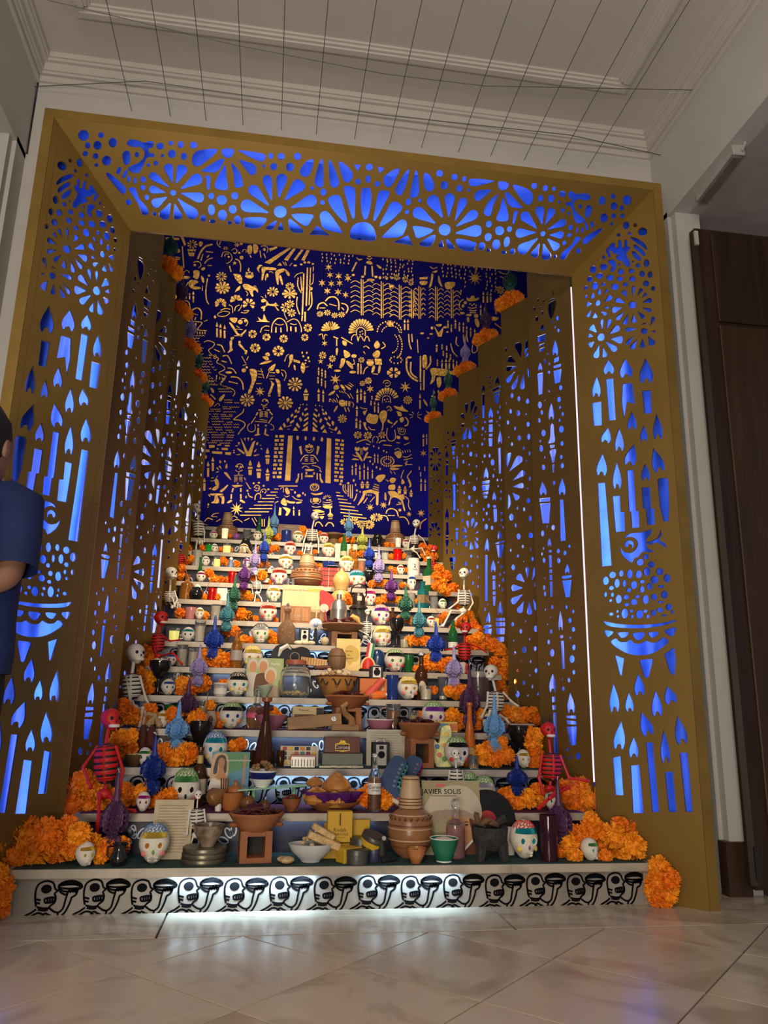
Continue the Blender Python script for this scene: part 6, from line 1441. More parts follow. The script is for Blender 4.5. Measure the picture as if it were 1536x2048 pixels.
MG('under the right royal blue candle', T(6, .07), '848 1332 12 866 1328 13 884 1330 13 898 1326 12 858 1318 10 832 1338 7', .03)
MG('behind the second right devil', T(7, .14), '950 1300 15 966 1290 15 946 1318 15 970 1308 15 986 1302 13 956 1276 12 975 1278 11 940 1282 11', .05)
MG('in the block under the right teal candle', T(7, .07), '819 1282 10 832 1280 11 846 1280 11 858 1283 9', .02)
MG('on the right half of the eighth step', T(8, .09), '800 1240 8 812 1237 8 824 1242 8 835 1240 7 880 1238 8 890 1232 8', .03)
MG('on the right half of the ninth step', T(9, .08), '757 1202 8 770 1197 9 785 1197 9 798 1201 8 835 1202 5 693 1196 10 700 1206 8 686 1206 8', .03)
MG('on the right half of the tenth step', T(10, .08), '744 1168 8 757 1165 8 770 1167 8 690 1172 5 805 1170 6 664 1176 4 815 1172 5', .03)
MG('on the right half of the eleventh step', T(11, .08), '722 1140 6 790 1142 7 782 1138 6 812 1140 5', .03)
MG('on the right half of the twelfth step', T(12, .08), '712 1108 7 724 1107 7 782 1113 6 808 1112 6', .03)
MG('on the right half of the top steps', T(13, .08), '692 1078 7 704 1080 7 683 1081 6 774 1090 6 785 1092 5 618 1062 5', .03)
MG('climbing the right wall', T(10, .10), '905 1178 12 920 1192 12 896 1198 10 916 1210 12 900 1224 11 882 1166 11 892 1152 11 878 1138 10 908 1240 10 922 1226 11 934 1212 10', .06)
MG('high up the right wall', T(12, .10), '850 1108 9 862 1098 9 856 1122 9 868 1112 8 846 1094 8 864 1130 8', .06)
MG('in the thick bank beside the right screens', T(8, .16), '905 1262 10 915 1246 10 925 1240 10 938 1232 11 946 1250 11 958 1262 11 935 1262 10', .05)
MG('in the thick bank below the right devil', T(6, .18), '985 1290 13 1000 1300 13 1015 1308 13 1030 1322 13 1038 1338 12 1030 1365 12 1022 1385 12', .04)
MG('on the tenth step by the right bottles', T(9, .16), '872 1152 9 884 1178 9 870 1172 8 893 1184 9', .03)
MG('by the left black goblet', T(5, .16), '300 1355 13 312 1330 12 270 1380 12 286 1392 12', .03)
# ------------------------------------------------------------ figures
F = figure
F('largest red devil with black stripes sitting on the second step, left flank', T(2, .03), (221, 1437, 22), (212, 1487, 1567, 21), (208, 1588, 14),
  [[(196, 1492, 0), (166, 1534, -.02), (182, 1575, -.04)], [(232, 1492, -.02), (246, 1540, -.05), (238, 1592, -.08)]],
  [[(200, 1592, -.03), (196, 1648, -.12), (192, 1690, -.08)], [(218, 1592, -.03), (250, 1618, -.12), (268, 1622, -.06)]], True, .75)
F('largest red devil facing out from the second step, right flank', T(2, .06), (1096, 1460, 17), (1101, 1506, 1560, 20), (1100, 1578, 11),
  [[(1084, 1510, -.02), (1078, 1555, -.05), (1086, 1588, -.08)], [(1120, 1510, 0), (1138, 1556, -.02), (1176, 1562, -.06)]],
  [[(1094, 1582, -.02), (1118, 1578, -.13), (1078, 1616, -.14)], [(1106, 1580, -.02), (1138, 1574, -.1), (1100, 1596, -.15)]], True, .1)
F('seated paper skeleton on the fifth step, left flank', T(5, -.02), (271, 1306, 20), (264, 1347, 1398, 17), (268, 1416, 10),
  [[(253, 1352, -.02), (260, 1398, -.05), (267, 1436, -.08)], [(280, 1352, -.02), (291, 1396, -.06), (306, 1424, -.1)]],
  [[(262, 1420, -.02), (286, 1416, -.14), (278, 1458, -.14)], [(272, 1420, -.02), (292, 1424, -.14), (284, 1456, -.12)]], False, .75)
F('seated paper skeleton on the fourth step, right flank', T(4, .10), (982, 1344, 16), (991, 1382, 1424, 16), (993, 1436, 8),
  [[(976, 1384, 0), (974, 1412, -.03), (963, 1434, -.05)], [(1006, 1384, 0), (1022, 1402, -.01), (1036, 1412, -.02)]],
  [[(988, 1438, 0), (980, 1422, -.1), (974, 1445, -.1)], [(1000, 1430, 0), (1012, 1438, -.06), (1022, 1452, -.08)]], False, -.55)
F('red striped devil on the sixth step, left flank', T(6, .05), (322, 1236, 15), (316, 1266, 1304, 12), (316, 1312, 7),
  [[(306, 1270, 0), (310, 1300, -.03), (318, 1322, -.05)], [(326, 1272, 0), (340, 1282, -.05), (358, 1280, -.06)]],
  [[(312, 1314, 0), (308, 1340, -.1), (310, 1362, -.08)], [(320, 1312, 0), (346, 1306, -.1), (364, 1328, -.1)]], True, .75)
F('red striped devil on the sixth step, right flank', T(6, .10), (931, 1256, 13), (929, 1284, 1322, 12), (925, 1332, 7),
  [[(918, 1290, 0), (905, 1298, -.02), (890, 1300, -.04)], [(940, 1288, 0), (956, 1294, 0), (972, 1304, 0)]],
  [[(922, 1334, 0), (918, 1326, -.08), (916, 1344, -.1)], [(930, 1334, 0), (934, 1330, -.08), (934, 1346, -.1)]], True, -.5)
F('seated paper skeleton on the ninth step, left flank', T(9, -.03), (342, 1146, 13), (340, 1182, 1206, 11), (346, 1214, 5),
  [[(332, 1184, 0), (346, 1198, -.05), (350, 1214, -.06)], [(349, 1182, 0), (355, 1200, -.03), (344, 1216, -.06)]],
  [[(344, 1216, 0), (356, 1206, -.08), (352, 1232, -.08)], [(348, 1216, 0), (360, 1210, -.08), (358, 1234, -.08)]], False, .8)
F('seated paper skeleton on the eighth step, right flank', T(8, .12), (928, 1147, 12), (928, 1180, 1212, 12), (926, 1222, 8),
  [[(918, 1180, 0), (916, 1204, -.02), (898, 1218, -.03)], [(938, 1180, 0), (946, 1206, 0), (938, 1220, -.02)]],
  [[(922, 1222, 0), (902, 1222, -.05), (886, 1252, -.06)], [(928, 1226, 0), (914, 1236, -.05), (904, 1250, -.06)]], False, -.6)
F('dark red devil high up by the left screens', T(11, .05), (356, 1079, 10), (360, 1108, 1134, 9), (362, 1142, 5),
  [[(352, 1110, 0), (346, 1124, -.01), (350, 1136, -.02)], [(368, 1110, 0), (374, 1126, -.03), (372, 1140, -.04)]],
  [[(358, 1144, 0), (364, 1150, -.06), (362, 1166, -.06)], [(366, 1144, 0), (374, 1150, -.06), (372, 1166, -.06)]], True, .6)
F('dark red devil high up by the right screens', T(11, .08), (869, 1098, 8), (867, 1124, 1146, 8), (866, 1152, 4),
  [[(860, 1126, 0), (858, 1138, 0), (860, 1150, 0)], [(874, 1126, 0), (880, 1140, 0), (878, 1152, 0)]],
  [[(864, 1153, 0), (862, 1150, -.05), (862, 1160, -.06)], [(869, 1153, 0), (872, 1150, -.05), (872, 1160, -.06)]], True, -.6)
F('paper skeleton with raised arm on the top step, left end', T(13, .0), (392, 1016, 10), (397, 1041, 1074, 10), (401, 1086, 6),
  [[(390, 1043, 0), (376, 1037, 0), (367, 1030, 0)], [(404, 1045, 0), (409, 1064, -.02), (408, 1084, -.03)]],
  [[(398, 1088, 0), (394, 1082, -.06), (392, 1098, -.06)], [(403, 1088, 0), (404, 1082, -.06), (406, 1100, -.06)]], False, .8)
F('paper skeleton sitting at the centre of the twelfth step', T(13, -.02), (630, 1032, 9), (624, 1058, 1084, 10), (618, 1094, 7),
  [[(615, 1060, 0), (608, 1082, -.03), (604, 1104, -.05)], [(633, 1060, 0), (637, 1082, -.03), (637, 1106, -.05)]],
  [[(615, 1096, 0), (612, 1092, -.06), (608, 1108, -.06)], [(621, 1096, 0), (624, 1092, -.06), (622, 1108, -.06)]], False, .5)
F('paper skeleton leaning by the right wall of the top step', T(12, .10), (833, 1047, 9), (829, 1070, 1090, 8), (826, 1098, 5),
  [[(822, 1072, 0), (818, 1086, 0), (816, 1100, 0)], [(836, 1070, 0), (846, 1078, 0), (852, 1090, 0)]],
  [[(824, 1099, 0), (834, 1106, -.04), (840, 1116, -.04)], [(829, 1098, 0), (844, 1096, -.04), (850, 1110, -.04)]], False, -.4)
F('small standing skeleton with black ribs before the handwritten letter', T(1, .20), (396, 1589, 9), (394, 1616, 1660, 13), (391, 1670, 8),
  [[(380, 1620, 0), (376, 1650, -.03), (374, 1668, -.04)], [(408, 1618, 0), (411, 1645, -.01), (408, 1662, -.02)]],
  [[(386, 1674, 0), (380, 1692, -.02), (373, 1706, -.03)], [(396, 1674, 0), (400, 1690, -.02), (398, 1708, -.02)]], False, .2)
F('small standing skeleton behind the record sleeve', T(2, .11), (911, 1507, 11), (912, 1536, 1582, 13), (912, 1594, 8),
  [[(900, 1540, 0), (897, 1562, 0), (898, 1585, 0)], [(924, 1540, 0), (927, 1562, 0), (928, 1588, 0)]],
  [[(907, 1598, 0), (906, 1610, 0), (906, 1622, 0)], [(917, 1598, 0), (918, 1610, 0), (919, 1622, 0)]], False, 0)
F('small standing skeleton with crossed arms on the seventh step', T(7, .09), (735, 1224, 6), (733, 1242, 1268, 9), (731, 1274, 6),
  [[(723, 1246, 0), (718, 1260, -.01), (736, 1270, -.03)], [(743, 1246, 0), (744, 1262, 0), (742, 1276, 0)]],
  [[(727, 1278, 0), (724, 1284, 0), (720, 1291, 0)], [(735, 1278, 0), (740, 1285, 0), (744, 1292, 0)]], False, .1)
F('small standing skeleton with splayed legs on the ninth step', T(9, .09), (511, 1146, 5), (513, 1161, 1180, 8), (514, 1186, 5),
  [[(506, 1163, 0), (504, 1176, 0), (506, 1188, 0)], [(520, 1163, 0), (523, 1176, 0), (519, 1186, 0)]],
  [[(511, 1189, 0), (510, 1196, 0), (509, 1203, 0)], [(517, 1189, 0), (522, 1196, 0), (524, 1203, 0)]], False, .1)
# ------------------------------------------------------------ riser drawings: skeletons carrying bowls, drawn in black line
INK = paint('ink_black', (.004, .004, .005), .8, spec=.1)
def riser_figure(b, f):
	W = .0072
	def st(*v, w=W, sm=True):
		P = list(zip(v[::2], v[1::2])); P = smooth_loop(P, 3, False) if sm and len(P) > 2 else P
		b.ribbon([f(x, y) for x, y in P], w, -.0012, 0)
	st(108, 335, 100, 305, 95, 250, 108, 208, 150, 190, 190, 200, 206, 235, 222, 246, 206, 262, 214, 282, 212, 312, 190, 330, 180, 345)
	b.prism([f(155+31*math.cos(a*PI/8), 236+26*math.sin(a*PI/8)) for a in range(16)], -.0012, 0)
	st(152, 300, 156, 290, 205, 284, 206, 308, 160, 314, 152, 300); st(168, 290, 170, 312); st(182, 288, 184, 311); st(196, 286, 197, 310)
	st(98, 292, 130, 300); st(102, 312, 128, 318); st(112, 338, 150, 346, 184, 344); st(120, 352, 150, 358, 178, 354)
	st(25, 418, 45, 390, 80, 372, 110, 350); st(55, 418, 70, 398, 92, 386); st(92, 384, 120, 372, 148, 380, 140, 400, 100, 398, 92, 384); st(92, 400, 88, 416, 128, 416, 136, 402)
	st(158, 372, 150, 400, 150, 416); st(160, 372, 185, 384, 178, 398, 158, 388); st(158, 398, 180, 404, 176, 416); st(184, 345, 215, 366, 236, 372, 232, 392, 210, 396, 190, 384)
	st(236, 372, 262, 350, 272, 300, 280, 262); st(218, 398, 240, 400, 275, 372, 298, 320, 306, 284)
	st(278, 264, 288, 244, 296, 258, 304, 236, 312, 256, 322, 236, 326, 258, 338, 244, 330, 270, 306, 286)
	st(222, 218, 250, 198, 300, 190, 345, 204, 362, 226, 340, 240, 290, 252, 245, 246, 222, 218); st(226, 218, 270, 212, 320, 212, 360, 226); st(232, 230, 280, 236, 350, 232); st(224, 224, 236, 252, 262, 268, 276, 268); st(232, 208, 290, 200, 350, 212)
NM = 14; X0, X1 = XC-1.20, XC+1.205; SPC = (X1-X0)/NM; zs = SPC/280
fig_b = MB(); riser_figure(fig_b, lambda x, y: ((x-25)*zs, .122-(y-186)*zs*1.0)); figme = fig_b.mesh('riser_drawing', 0)
for i in range(NM):
	obj('riser_drawing', figme, INK, st, (X0+SPC*i, .0295, -.0005+(.003 if i % 2 else 0)), (0, 0, 0), (1, 1, .97))
M_FILM = mat('riser_pale', (.17, .19, .24), .3, var=.1)
for k in (3, 5, 7):
	n = 12; sp = 2*.98/n
	for c in st.children:
		if c.name.startswith('riser') and not c.name.startswith('riser_d') and abs(c.data.vertices[0].co.z-((k*H-.018-H/2)-(H-.036+.034)/2)) < .03 and abs(c.data.vertices[0].co.y-((k-1)*RUN+.03)) < .02: c.material_slots[0].material = M_FILM
	for i in range(n): obj('riser_drawing', figme, INK, st, (XC-.98+sp*i, (k-1)*RUN+.0295, (k-1)*H-.0005), (0, 0, 0), (sp/SPC, 1, 1))
M_BEAN = mat('film_cutout_white', (.62, .68, .78), .25, var=.1)
bean = MB().ribbon([(.022*math.cos(a*PI/6), .011*math.sin(a*PI/6)) for a in range(12)], .006, -.001, 0, closed=True).mesh('film_cutout', 0)
for k in (2, 4, 6, 8, 9, 10, 11, 12, 13):
	rnd = random.Random(k)
	for i in range(22 if k < 9 else 16):
		j = i % 5; cx = XC-.85+.40*(i//5)+rnd.uniform(-.02, .02) if k < 9 else XC-.9+.12*i
		a = PI*(.12+.19*j); r = .062
		obj('film_cutout', bean, M_BEAN, st, (cx-r*math.cos(a), (k-1)*RUN+.0295, (k-1)*H+.028+r*math.sin(a)), (0, a if k < 9 else rnd.uniform(0, 3), 0))
# cool area lights added under some nosings to brighten the risers
def nose_fill(k, x0, x1, e):
	l = bpy.data.lights.new('nosing_fill', 'AREA'); l.shape = 'RECTANGLE'; l.size = x1-x0; l.size_y = .012; l.energy = e*1.1; l.color = (.48, .76, 1)
	o = bpy.data.objects.new('nosing_fill', l); COL.objects.link(o); o.location = ((x0+x1)/2, (k-1)*RUN+.006, k*H-.038); o.rotation_euler = (math.radians(22), 0, 0)
nose_fill(1, -.31, .22, 1.1); nose_fill(1, .42, .80, .6); nose_fill(3, .0, .62, .3); nose_fill(5, -.1, .55, .2); nose_fill(7, -.1, .5, .35); nose_fill(8, .0, .35, .2); nose_fill(2, -.05, .5, .12); nose_fill(6, -.3, .2, .2); nose_fill(4, -.1, .5, .18)

# ------------------------------------------------------------ bottom step offerings
PAPER = paint('paper_cream', (.52, .44, .30), .8, scale=20); PENC = paint('pencil_brown', (.10, .075, .05), .8)
t, W, Hh = sheet('letter', 'paper', 338, 1, .16, 78, 112, PAPER, 'cream handwritten letter leaning behind the large gold-browed skull', -.22, .002); writing(t, W, Hh, 17, PENC, th=.002)
TIN = mat('film_tin', (.17, .15, .11), .35, .7, var=.2)
P, s = spot(406, 1, .10)
for i, nm in enumerate(('bottom', 'middle', 'top')):
	o = obj('film_can', MB().lathe([(0, 0), (43*s, 0), (44*s, .004), (44*s, 8*s), (43*s, 9.6*s), (0, 9.8*s)], 32), TIN, None, (P.x+.002*i, P.y, P.z+i*10*s)); tag(o, '%s can of the flat round film can stack under the drip-glazed bowl' % nm, 'can', 'stacked film cans')
bowl(415, 1, .10, 64, 40, mat('drip_glaze', (.26, .20, .14), .25, var=.6, scale=18, vcol=(.05, .025, .015)), 'drip-glazed pottery bowl standing on the stack of film cans', dz=.0022+30*s, foot=.42)
def brazier(px, k, dy, w, h, label, seed, m=CLAY, chil=14):
	P, s = spot(px, k, dy); t = thing('clay_brazier', label, 'brazier', P, .1); W, Hh = w*s, h*s; bw = W*.56
	b = MB()   # square firebox with an arched mouth
	b.box((-bw*.39, 0, Hh*.30), (bw*.22, bw*.9, Hh*.60)); b.box((bw*.39, 0, Hh*.30), (bw*.22, bw*.9, Hh*.60)); b.box((0, bw*.4, Hh*.3), (bw*.58, bw*.1, Hh*.6)); b.box((0, 0, Hh*.55), (bw*.58, bw*.9, Hh*.10)); b.box((0, 0, Hh*.05), (bw*.58, bw*.9, Hh*.1))
	obj('firebox', b, m, t)
	obj('flared_bowl', MB().lathe([(bw*.5, Hh*.58), (bw*.62, Hh*.66), (W*.46, Hh*.84), (W*.5, Hh*.9), (W*.48, Hh*.94), (W*.42, Hh*.92), (bw*.45, Hh*.72), (0, Hh*.70)], 24), m, t)
	for sx in (-1, 1): obj('lug', MB().ball((sx*W*.40, -W*.08, Hh*.70), (W*.09, W*.07, Hh*.055), 10, 6), m, t)
	obj('mouth_shade', MB().box((0, bw*.3, Hh*.3), (bw*.54, .004, Hh*.4)), BLKM, t)  # black sheet stands in for the shade inside the firebox mouth
	bits(t, 'dried_chili', chil, W*.36, Hh*.86, W*.09, mat('dried_chili', (.075, .012, .010), .3, var=.4), seed, .28, 'chili'); return t, W, Hh
brazier(508, 1, .12, 112, 98, 'square terracotta brazier heaped with dark dried chilies beside the film cans', 3, chil=26)
AMAR = mat('amaranth', (.62, .42, .20), .8, var=.25, scale=60, bump=.6)
t, W, Hh = bowl(621, 1, .09, 92, 34, paint('enamel_grey', (.55, .56, .55), .3), 'oval grey-white enamel dish heaped with amaranth slabs', sy=.7, foot=.4)
obj('amaranth_slab', MB().box((W*.1, 0, Hh*1.35), (W*.75, W*.3, Hh*.42), Ry(.38), b=.004), AMAR, t); obj('amaranth_slab', MB().box((-W*.05, .02, Hh*1.75), (W*.55, W*.26, Hh*.36), Ry(.5), b=.004), AMAR, t)
bits(t, 'amaranth_crumb', 14, W*.32, Hh*1.0, W*.055, AMAR, 5, .3)
for i, (px, w, h) in enumerate(((566, 26, 12), (574, 34, 14))):
	P, s = spot(px, 1, .05-.03*i+.03); o = obj('amaranth_piece', MB().ball((0, 0, h*s/2), (w*s/2, w*s/2.4, h*s/2), 12, 8), AMAR, None, P, (0, 0, i)); tag(o, ('small' if i == 0 else 'larger')+' broken piece of amaranth sweet lying beside the grey dish', 'sweet', 'amaranth pieces')
YEL = paint('film_box_yellow', (.55, .33, .015), .5, var=.08); BRN = paint('print_brown', (.10, .03, .008), .6)
def carton(px, k, dy, w, h, label, m=YEL, d=.6, dz=.0022, rz=0., name='box', cat='box', rot=None):
	P, s = spot(px, k, dy, dz); t = thing(name, label, cat, P, rz, rot=rot); W, Hh = w*s, h*s; obj('carton', MB().box((0, 0, Hh/2), (W, W*d, Hh), b=.002), m, t); return t, W, Hh, W*d
t, W, Hh, D = carton(678, 1, .16, 50, 58, 'upright yellow microfilm box with brown lettering standing on lower boxes', dz=.0022+.062, d=.5)
obj('stripe', MB().box((0, -D/2-.0006, Hh*.74), (W*.06, .001, Hh*.4)), BRN, t); txt('Kodak', Hh*.17, BRN, t, (0, -D/2-.0008, Hh*.40)); txt('MICRO-FILE', Hh*.11, BRN, t, (0, -D/2-.0008, Hh*.26)); txt('~~~~~~~~~~~~~~~~', Hh*.05, BRN, t, (0, -D/2-.0008, Hh*.16))
carton(672, 1, .17, 60, 28, 'yellow box lying under the upright microfilm box', d=.5)
carton(655, 1, .22, 18, 60, 'narrow yellow box standing behind the upright microfilm box', d=.5)
t, W, Hh, D = carton(698, 1, .075, 44, 28, 'small yellow box turned at an angle before the microfilm box', rz=.5, d=.7); obj('stripe', MB().box((0, -D/2-.0006, Hh*.7), (W*.5, .001, Hh*.16)), BRN, t)
carton(720, 1, .22, 36, 66, 'yellow box behind the tilted film can', d=.4)
def reel_can(px, k, dy, w, h, label, dz=.0022, rot=None, lab=True, m=None):
	P, s = spot(px, k, dy, dz); t = thing('film_can', label, 'can', P, rot=rot or (0, 0, 0)); W, Hh = w*s/2, h*s
	obj('can', MB().lathe([(0, 0), (W*.98, 0), (W, .003), (W, Hh*.62), (W*1.03, Hh*.64), (W*1.03, Hh*.95), (W, Hh), (0, Hh)], 28), m or mat('can_grey', (.085, .085, .075), .4, .5, var=.2), t)
	if lab: obj('paper_label', MB().lathe([(W*1.035, Hh*.15), (W*1.035, Hh*.6)], 28, cap=False), YEL, t)
	return t
reel_can(714, 1, .045, 46, 27, 'grey round film can with torn white label', lab=False); reel_can(742, 1, .11, 50, 24, 'tilted grey film can with yellow label', dz=.052, rot=(.3, .28, .2)); reel_can(722, 1, .13, 46, 40, 'upright grey film can behind the tilted one', lab=False)
reel_can(748, 1, .10, 42, 24, 'dark blue film can under the tilted grey can', lab=False, m=paint('can_blue', (.02, .03, .08), .4))
P, s = spot(778, 1, .07); t = thing('film_scoop', 'black plastic film loader lying beside the clay water jug', 'film loader', P, .3); obj('blade', MB().tube([(-20*s, 0, 2*s), (-6*s, 0, 4*s), (10*s, 0, 3*s), (22*s, 0, 5*s)], [12*s, 10*s, 4*s, 2*s], 8), BLKM, t); obj('grip', MB().lathe([(0, 0), (10*s, 0), (11*s, 20*s), (7*s, 42*s), (0, 44*s)], 12, (-14*s, .01, 0)), BLKM, t); obj('knob', MB().ball((-12*s, 0, 44*s), 5*s, 10, 6), paint('knob_grey', (.4, .4, .4), .3), t)
def jug(px, k, dy, w, h, label, cup=True):
	P, s = spot(px, k, dy); t = thing('water_jug', label, 'jug', P); W, Hh = w*s/2, h*s
	m = mat('jug_clay', (.30, .135, .055), .32, var=.18, scale=9, coat=.15); d = mat('jug_band', (.17, .055, .018), .4); l = mat('jug_pale', (.48, .32, .18), .45)
	f = .66 if cup else .8
	obj('body', MB().lathe([(0, 0), (W*.5, 0), (W*.82, Hh*.1), (W, Hh*.28), (W*.94, Hh*.44), (W*.7, Hh*.55), (W*.42, Hh*.6), (W*.38, Hh*.64)], 32), m, t)
	for z, r, mm in ((.14, .885, d), (.22, .965, l), (.36, .985, l), (.40, .965, d), (.52, .775, l)): obj('painted_band', MB().lathe([(W*(r+.015), Hh*(z-.008)), (W*(r+.02), Hh*z), (W*(r+.012), Hh*(z+.01))], 32, cap=False), mm, t)
	lf = cached(('jugleaf', round(W, 3)), lambda: MB().ball((0, 0, 0), (W*.06, W*.02, Hh*.038), 8, 6).mesh('painted_leaf'))
	for i in range(22): a = 2*PI*i/22; obj('painted_leaf', lf, d, t, (W*.90*math.cos(a), W*.90*math.sin(a), Hh*.475), (.5, .3, a+PI/2))
	o = obj('cup', MB().lathe([(W*.5, Hh*.60), (W*.53, Hh*.63), (W*.5, Hh*.68), (W*.40, Hh*.94), (W*.40, Hh*.975), (W*.34, Hh), (0, Hh)], 28), l, t)
	for z, r in ((.645, .53), (.68, .50), (.72, .485), (.965, .405)): obj('stripe', MB().lathe([(W*r*1.02, Hh*(z-.007)), (W*r*1.03, Hh*z), (W*r, Hh*(z+.007))], 28, cap=False), d, o)
	return t
jug(820, 1, .18, 92, 152, 'large brown clay water jug with banded cup on top, bottom step')
t, W, Hh = bowl(832, 1, .04, 42, 28, CLAY2, 'small brown bowl of yellow corn kernels before the water jug'); bits(t, 'corn_kernel', 30, W*.38, Hh*.86, W*.045, mat('corn', (.75, .42, .05), .4), 8, .1)
t, W, Hh = bowl(888, 1, .06, 58, 44, paint('green_glaze', (.02, .16, .09), .25), 'green glazed bowl on white foot filled with cream rice pudding', fill=paint('cream', (.72, .62, .45), .6), foot=.5, rim=paint('rim_white', (.8, .8, .75), .3)); obj('foot', MB().lathe([(W*.27, 0), (W*.25, Hh*.2)], 20, (0, 0, .001)), paint('rim_white', (.8, .8, .75)), t)
t, W, Hh = bottle(911, 1, .135, 38, 100, 'square', 'clear', 'clear glass decanter of pinkish liqueur before the record sleeve', liquid=GC['pink']); obj('stopper', MB().ball((0, 0, Hh*1.02), (W*.25, W*.25, Hh*.09), 12, 8), GC['clear'], t)
# record sleeve and disc
SLV = paint('sleeve_khaki', (.33, .29, .16), .6)
t, W, Hh = sheet('record_sleeve', 'record sleeve', 906, 1, .20, 122, 140, SLV, 'khaki record sleeve showing a man in a wide pale hat', -.16, .004)
po = lambda nm, pts, m: print_on(t, nm, pts, m, W, Hh)
SKN = paint('print_skin', (.50, .24, .11), .7); HATP = paint('print_hat', (.50, .44, .33), .7); HATD = paint('print_hat_shade', (.34, .25, .18), .7)
po('hat_crown', smooth_loop([(.0, .55), (.08, .3), (.3, .12), (.6, .06), (.85, .12), (1, .3), (1, .52), (.7, .40), (.3, .45)], 3), HATP); po('hat_brim', smooth_loop([(.02, .52), (.2, .42), (.5, .40), (.8, .44), (.99, .58), (.85, .57), (.6, .50), (.42, .50), (.3, .56), (.1, .56)], 3), HATD)
po('face', smooth_loop([(.44, .52), (.62, .49), (.82, .53), (.86, .66), (.80, .86), (.66, .93), (.54, .86), (.45, .70)], 3), SKN); po('hair', smooth_loop([(.80, .52), (.88, .56), (.88, .68), (.83, .66)], 3), BRN)
for x in (.52, .70): po('eye', [(x, .605), (x+.05, .595), (x+.09, .605), (x+.05, .618)], INK); po('eyebrow', [(x-.01, .575), (x+.05, .558), (x+.10, .568), (x+.05, .570)], INK)
po('collar', [(.68, .93), (.86, .78), (.88, .82), (.72, .97)], paint('print_white', (.75, .72, .65))); po('jacket', [(.60, 1), (.70, .95), (.88, .80), (.99, .92), (.99, 1)], BRN); po('tag', [(.24, .045), (.40, .045), (.40, .085), (.24, .085)], paint('print_pink', (.6, .12, .12)))
txt('JAVIER SOLIS', Hh*.105, INK, t, (-W*.16, -.0033, Hh*.845)); txt('~~~~~~~~~~~~~~~~~~~~~~~~', Hh*.032, INK, t, (-W*.12, -.0033, Hh*.79))
P, s = spot(978, 1, .228); t = thing('vinyl_record', 'black vinyl record sliding out of the khaki sleeve', 'record', P, rot=(-.16, 0, 0)); R = 60*s
obj('disc', MB().lathe([(0, -.0015), (R, -.0015), (R, .0015), (0, .0015)], 48, (0, 0, 0), Tr(0, 0, R) @ Rx(PI/2)), mat('vinyl', (.006, .006, .006), .3), t); obj('centre_label', MB().lathe([(0, 0), (R*.33, 0), (R*.33, .0026), (0, .0026)], 28, (0, 0, 0), Tr(0, -.0001, R) @ Rx(PI/2)), paint('label_red', (.45, .03, .04)), t)
LAVA = mat('lava_stone', (.035, .035, .033), .9, var=.4, scale=40, bump=1.0)
P, s = spot(980, 1, .09); t = thing('molcajete', 'dark volcanic stone mortar on three legs holding tamarind pods', 'mortar', P); q = s
obj('mortar_bowl', MB().lathe([(0, 18*q), (22*q, 20*q), (34*q, 34*q), (37*q, 60*q), (36*q, 63*q), (30*q, 60*q), (20*q, 44*q), (0, 40*q)], 20), LAVA, t)
for a in (-2.5, -.6, 1.57): obj('leg', MB().tube([(25*q*math.cos(a), 25*q*math.sin(a), 34*q), (30*q*math.cos(a), 30*q*math.sin(a), 8*q), (31*q*math.cos(a), 31*q*math.sin(a), 0)], [13*q, 9*q, 8*q], 8), LAVA, t)
obj('pestle', MB().tube([(4*q, 4*q, 62*q), (18*q, 2*q, 70*q), (34*q, 0, 78*q)], [6*q, 7*q, 9*q], 8), LAVA, t)
for i, (x, z, a) in enumerate(((-20, 66, .3), (-6, 70, -.3), (8, 66, .2), (-30, 80, .9))): obj('tamarind_pod', MB().tube([(-14*q, 0, 0), (-5*q, 0, 3*q), (5*q, 0, 2*q), (14*q, 0, -2*q)], [2*q, 6*q, 6*q, 2*q], 7), mat('tamarind', (.17, .09, .04), .7, var=.3), t, (x*q, -.012*i+.01, z*q), (0, a, .3*i))
P, s = spot(1026, 1, .20); t = thing('mug', 'white mug mostly hidden behind the stone mortar', 'mug', P); obj('body', MB().lathe([(0, 0), (11*s, 0), (12*s, 50*s), (10*s, 50*s), (9*s, 4*s), (0, 4*s)], 16, (-8*s, 0, 0)), WHT, t); obj('handle', MB().tube([(3*s, 0, 44*s), (11*s, 0, 40*s), (12*s, 0, 26*s), (3*s, 0, 20*s)], 2.4*s, 6), WHT, t)
votive(1099, 1, .06, 36, 86, 'tall dark purple glass of candle wax beside the teal-eyed skull', 'dark', (.08, .02, .03), .62, r0=.95)
def pitcher(px, k, dy, w, h, label, m=BLK):
	t, W, Hh = vessel('pitcher', 'pitcher', px, k, dy, w, h, [(0, 0), (.62, 0), (.9, .18), (.95, .42), (.66, .7), (.7, .92), (.82, 1), (.74, 1), (.58, .9), (.5, .7), (0, .66)], m, label)
	obj('handle', MB().tube([(-W*.33, 0, Hh*.86), (-W*.62, 0, Hh*.84), (-W*.66, 0, Hh*.5), (-W*.42, 0, Hh*.32)], W*.055, 6), m, t); obj('spout', MB().ball((W*.36, 0, Hh*.95), (W*.12, W*.1, Hh*.06), 8, 6), m, t); return t
pitcher(236, 1, .05, 36, 42, 'small glossy black pitcher beside the gold-eyed small skull')

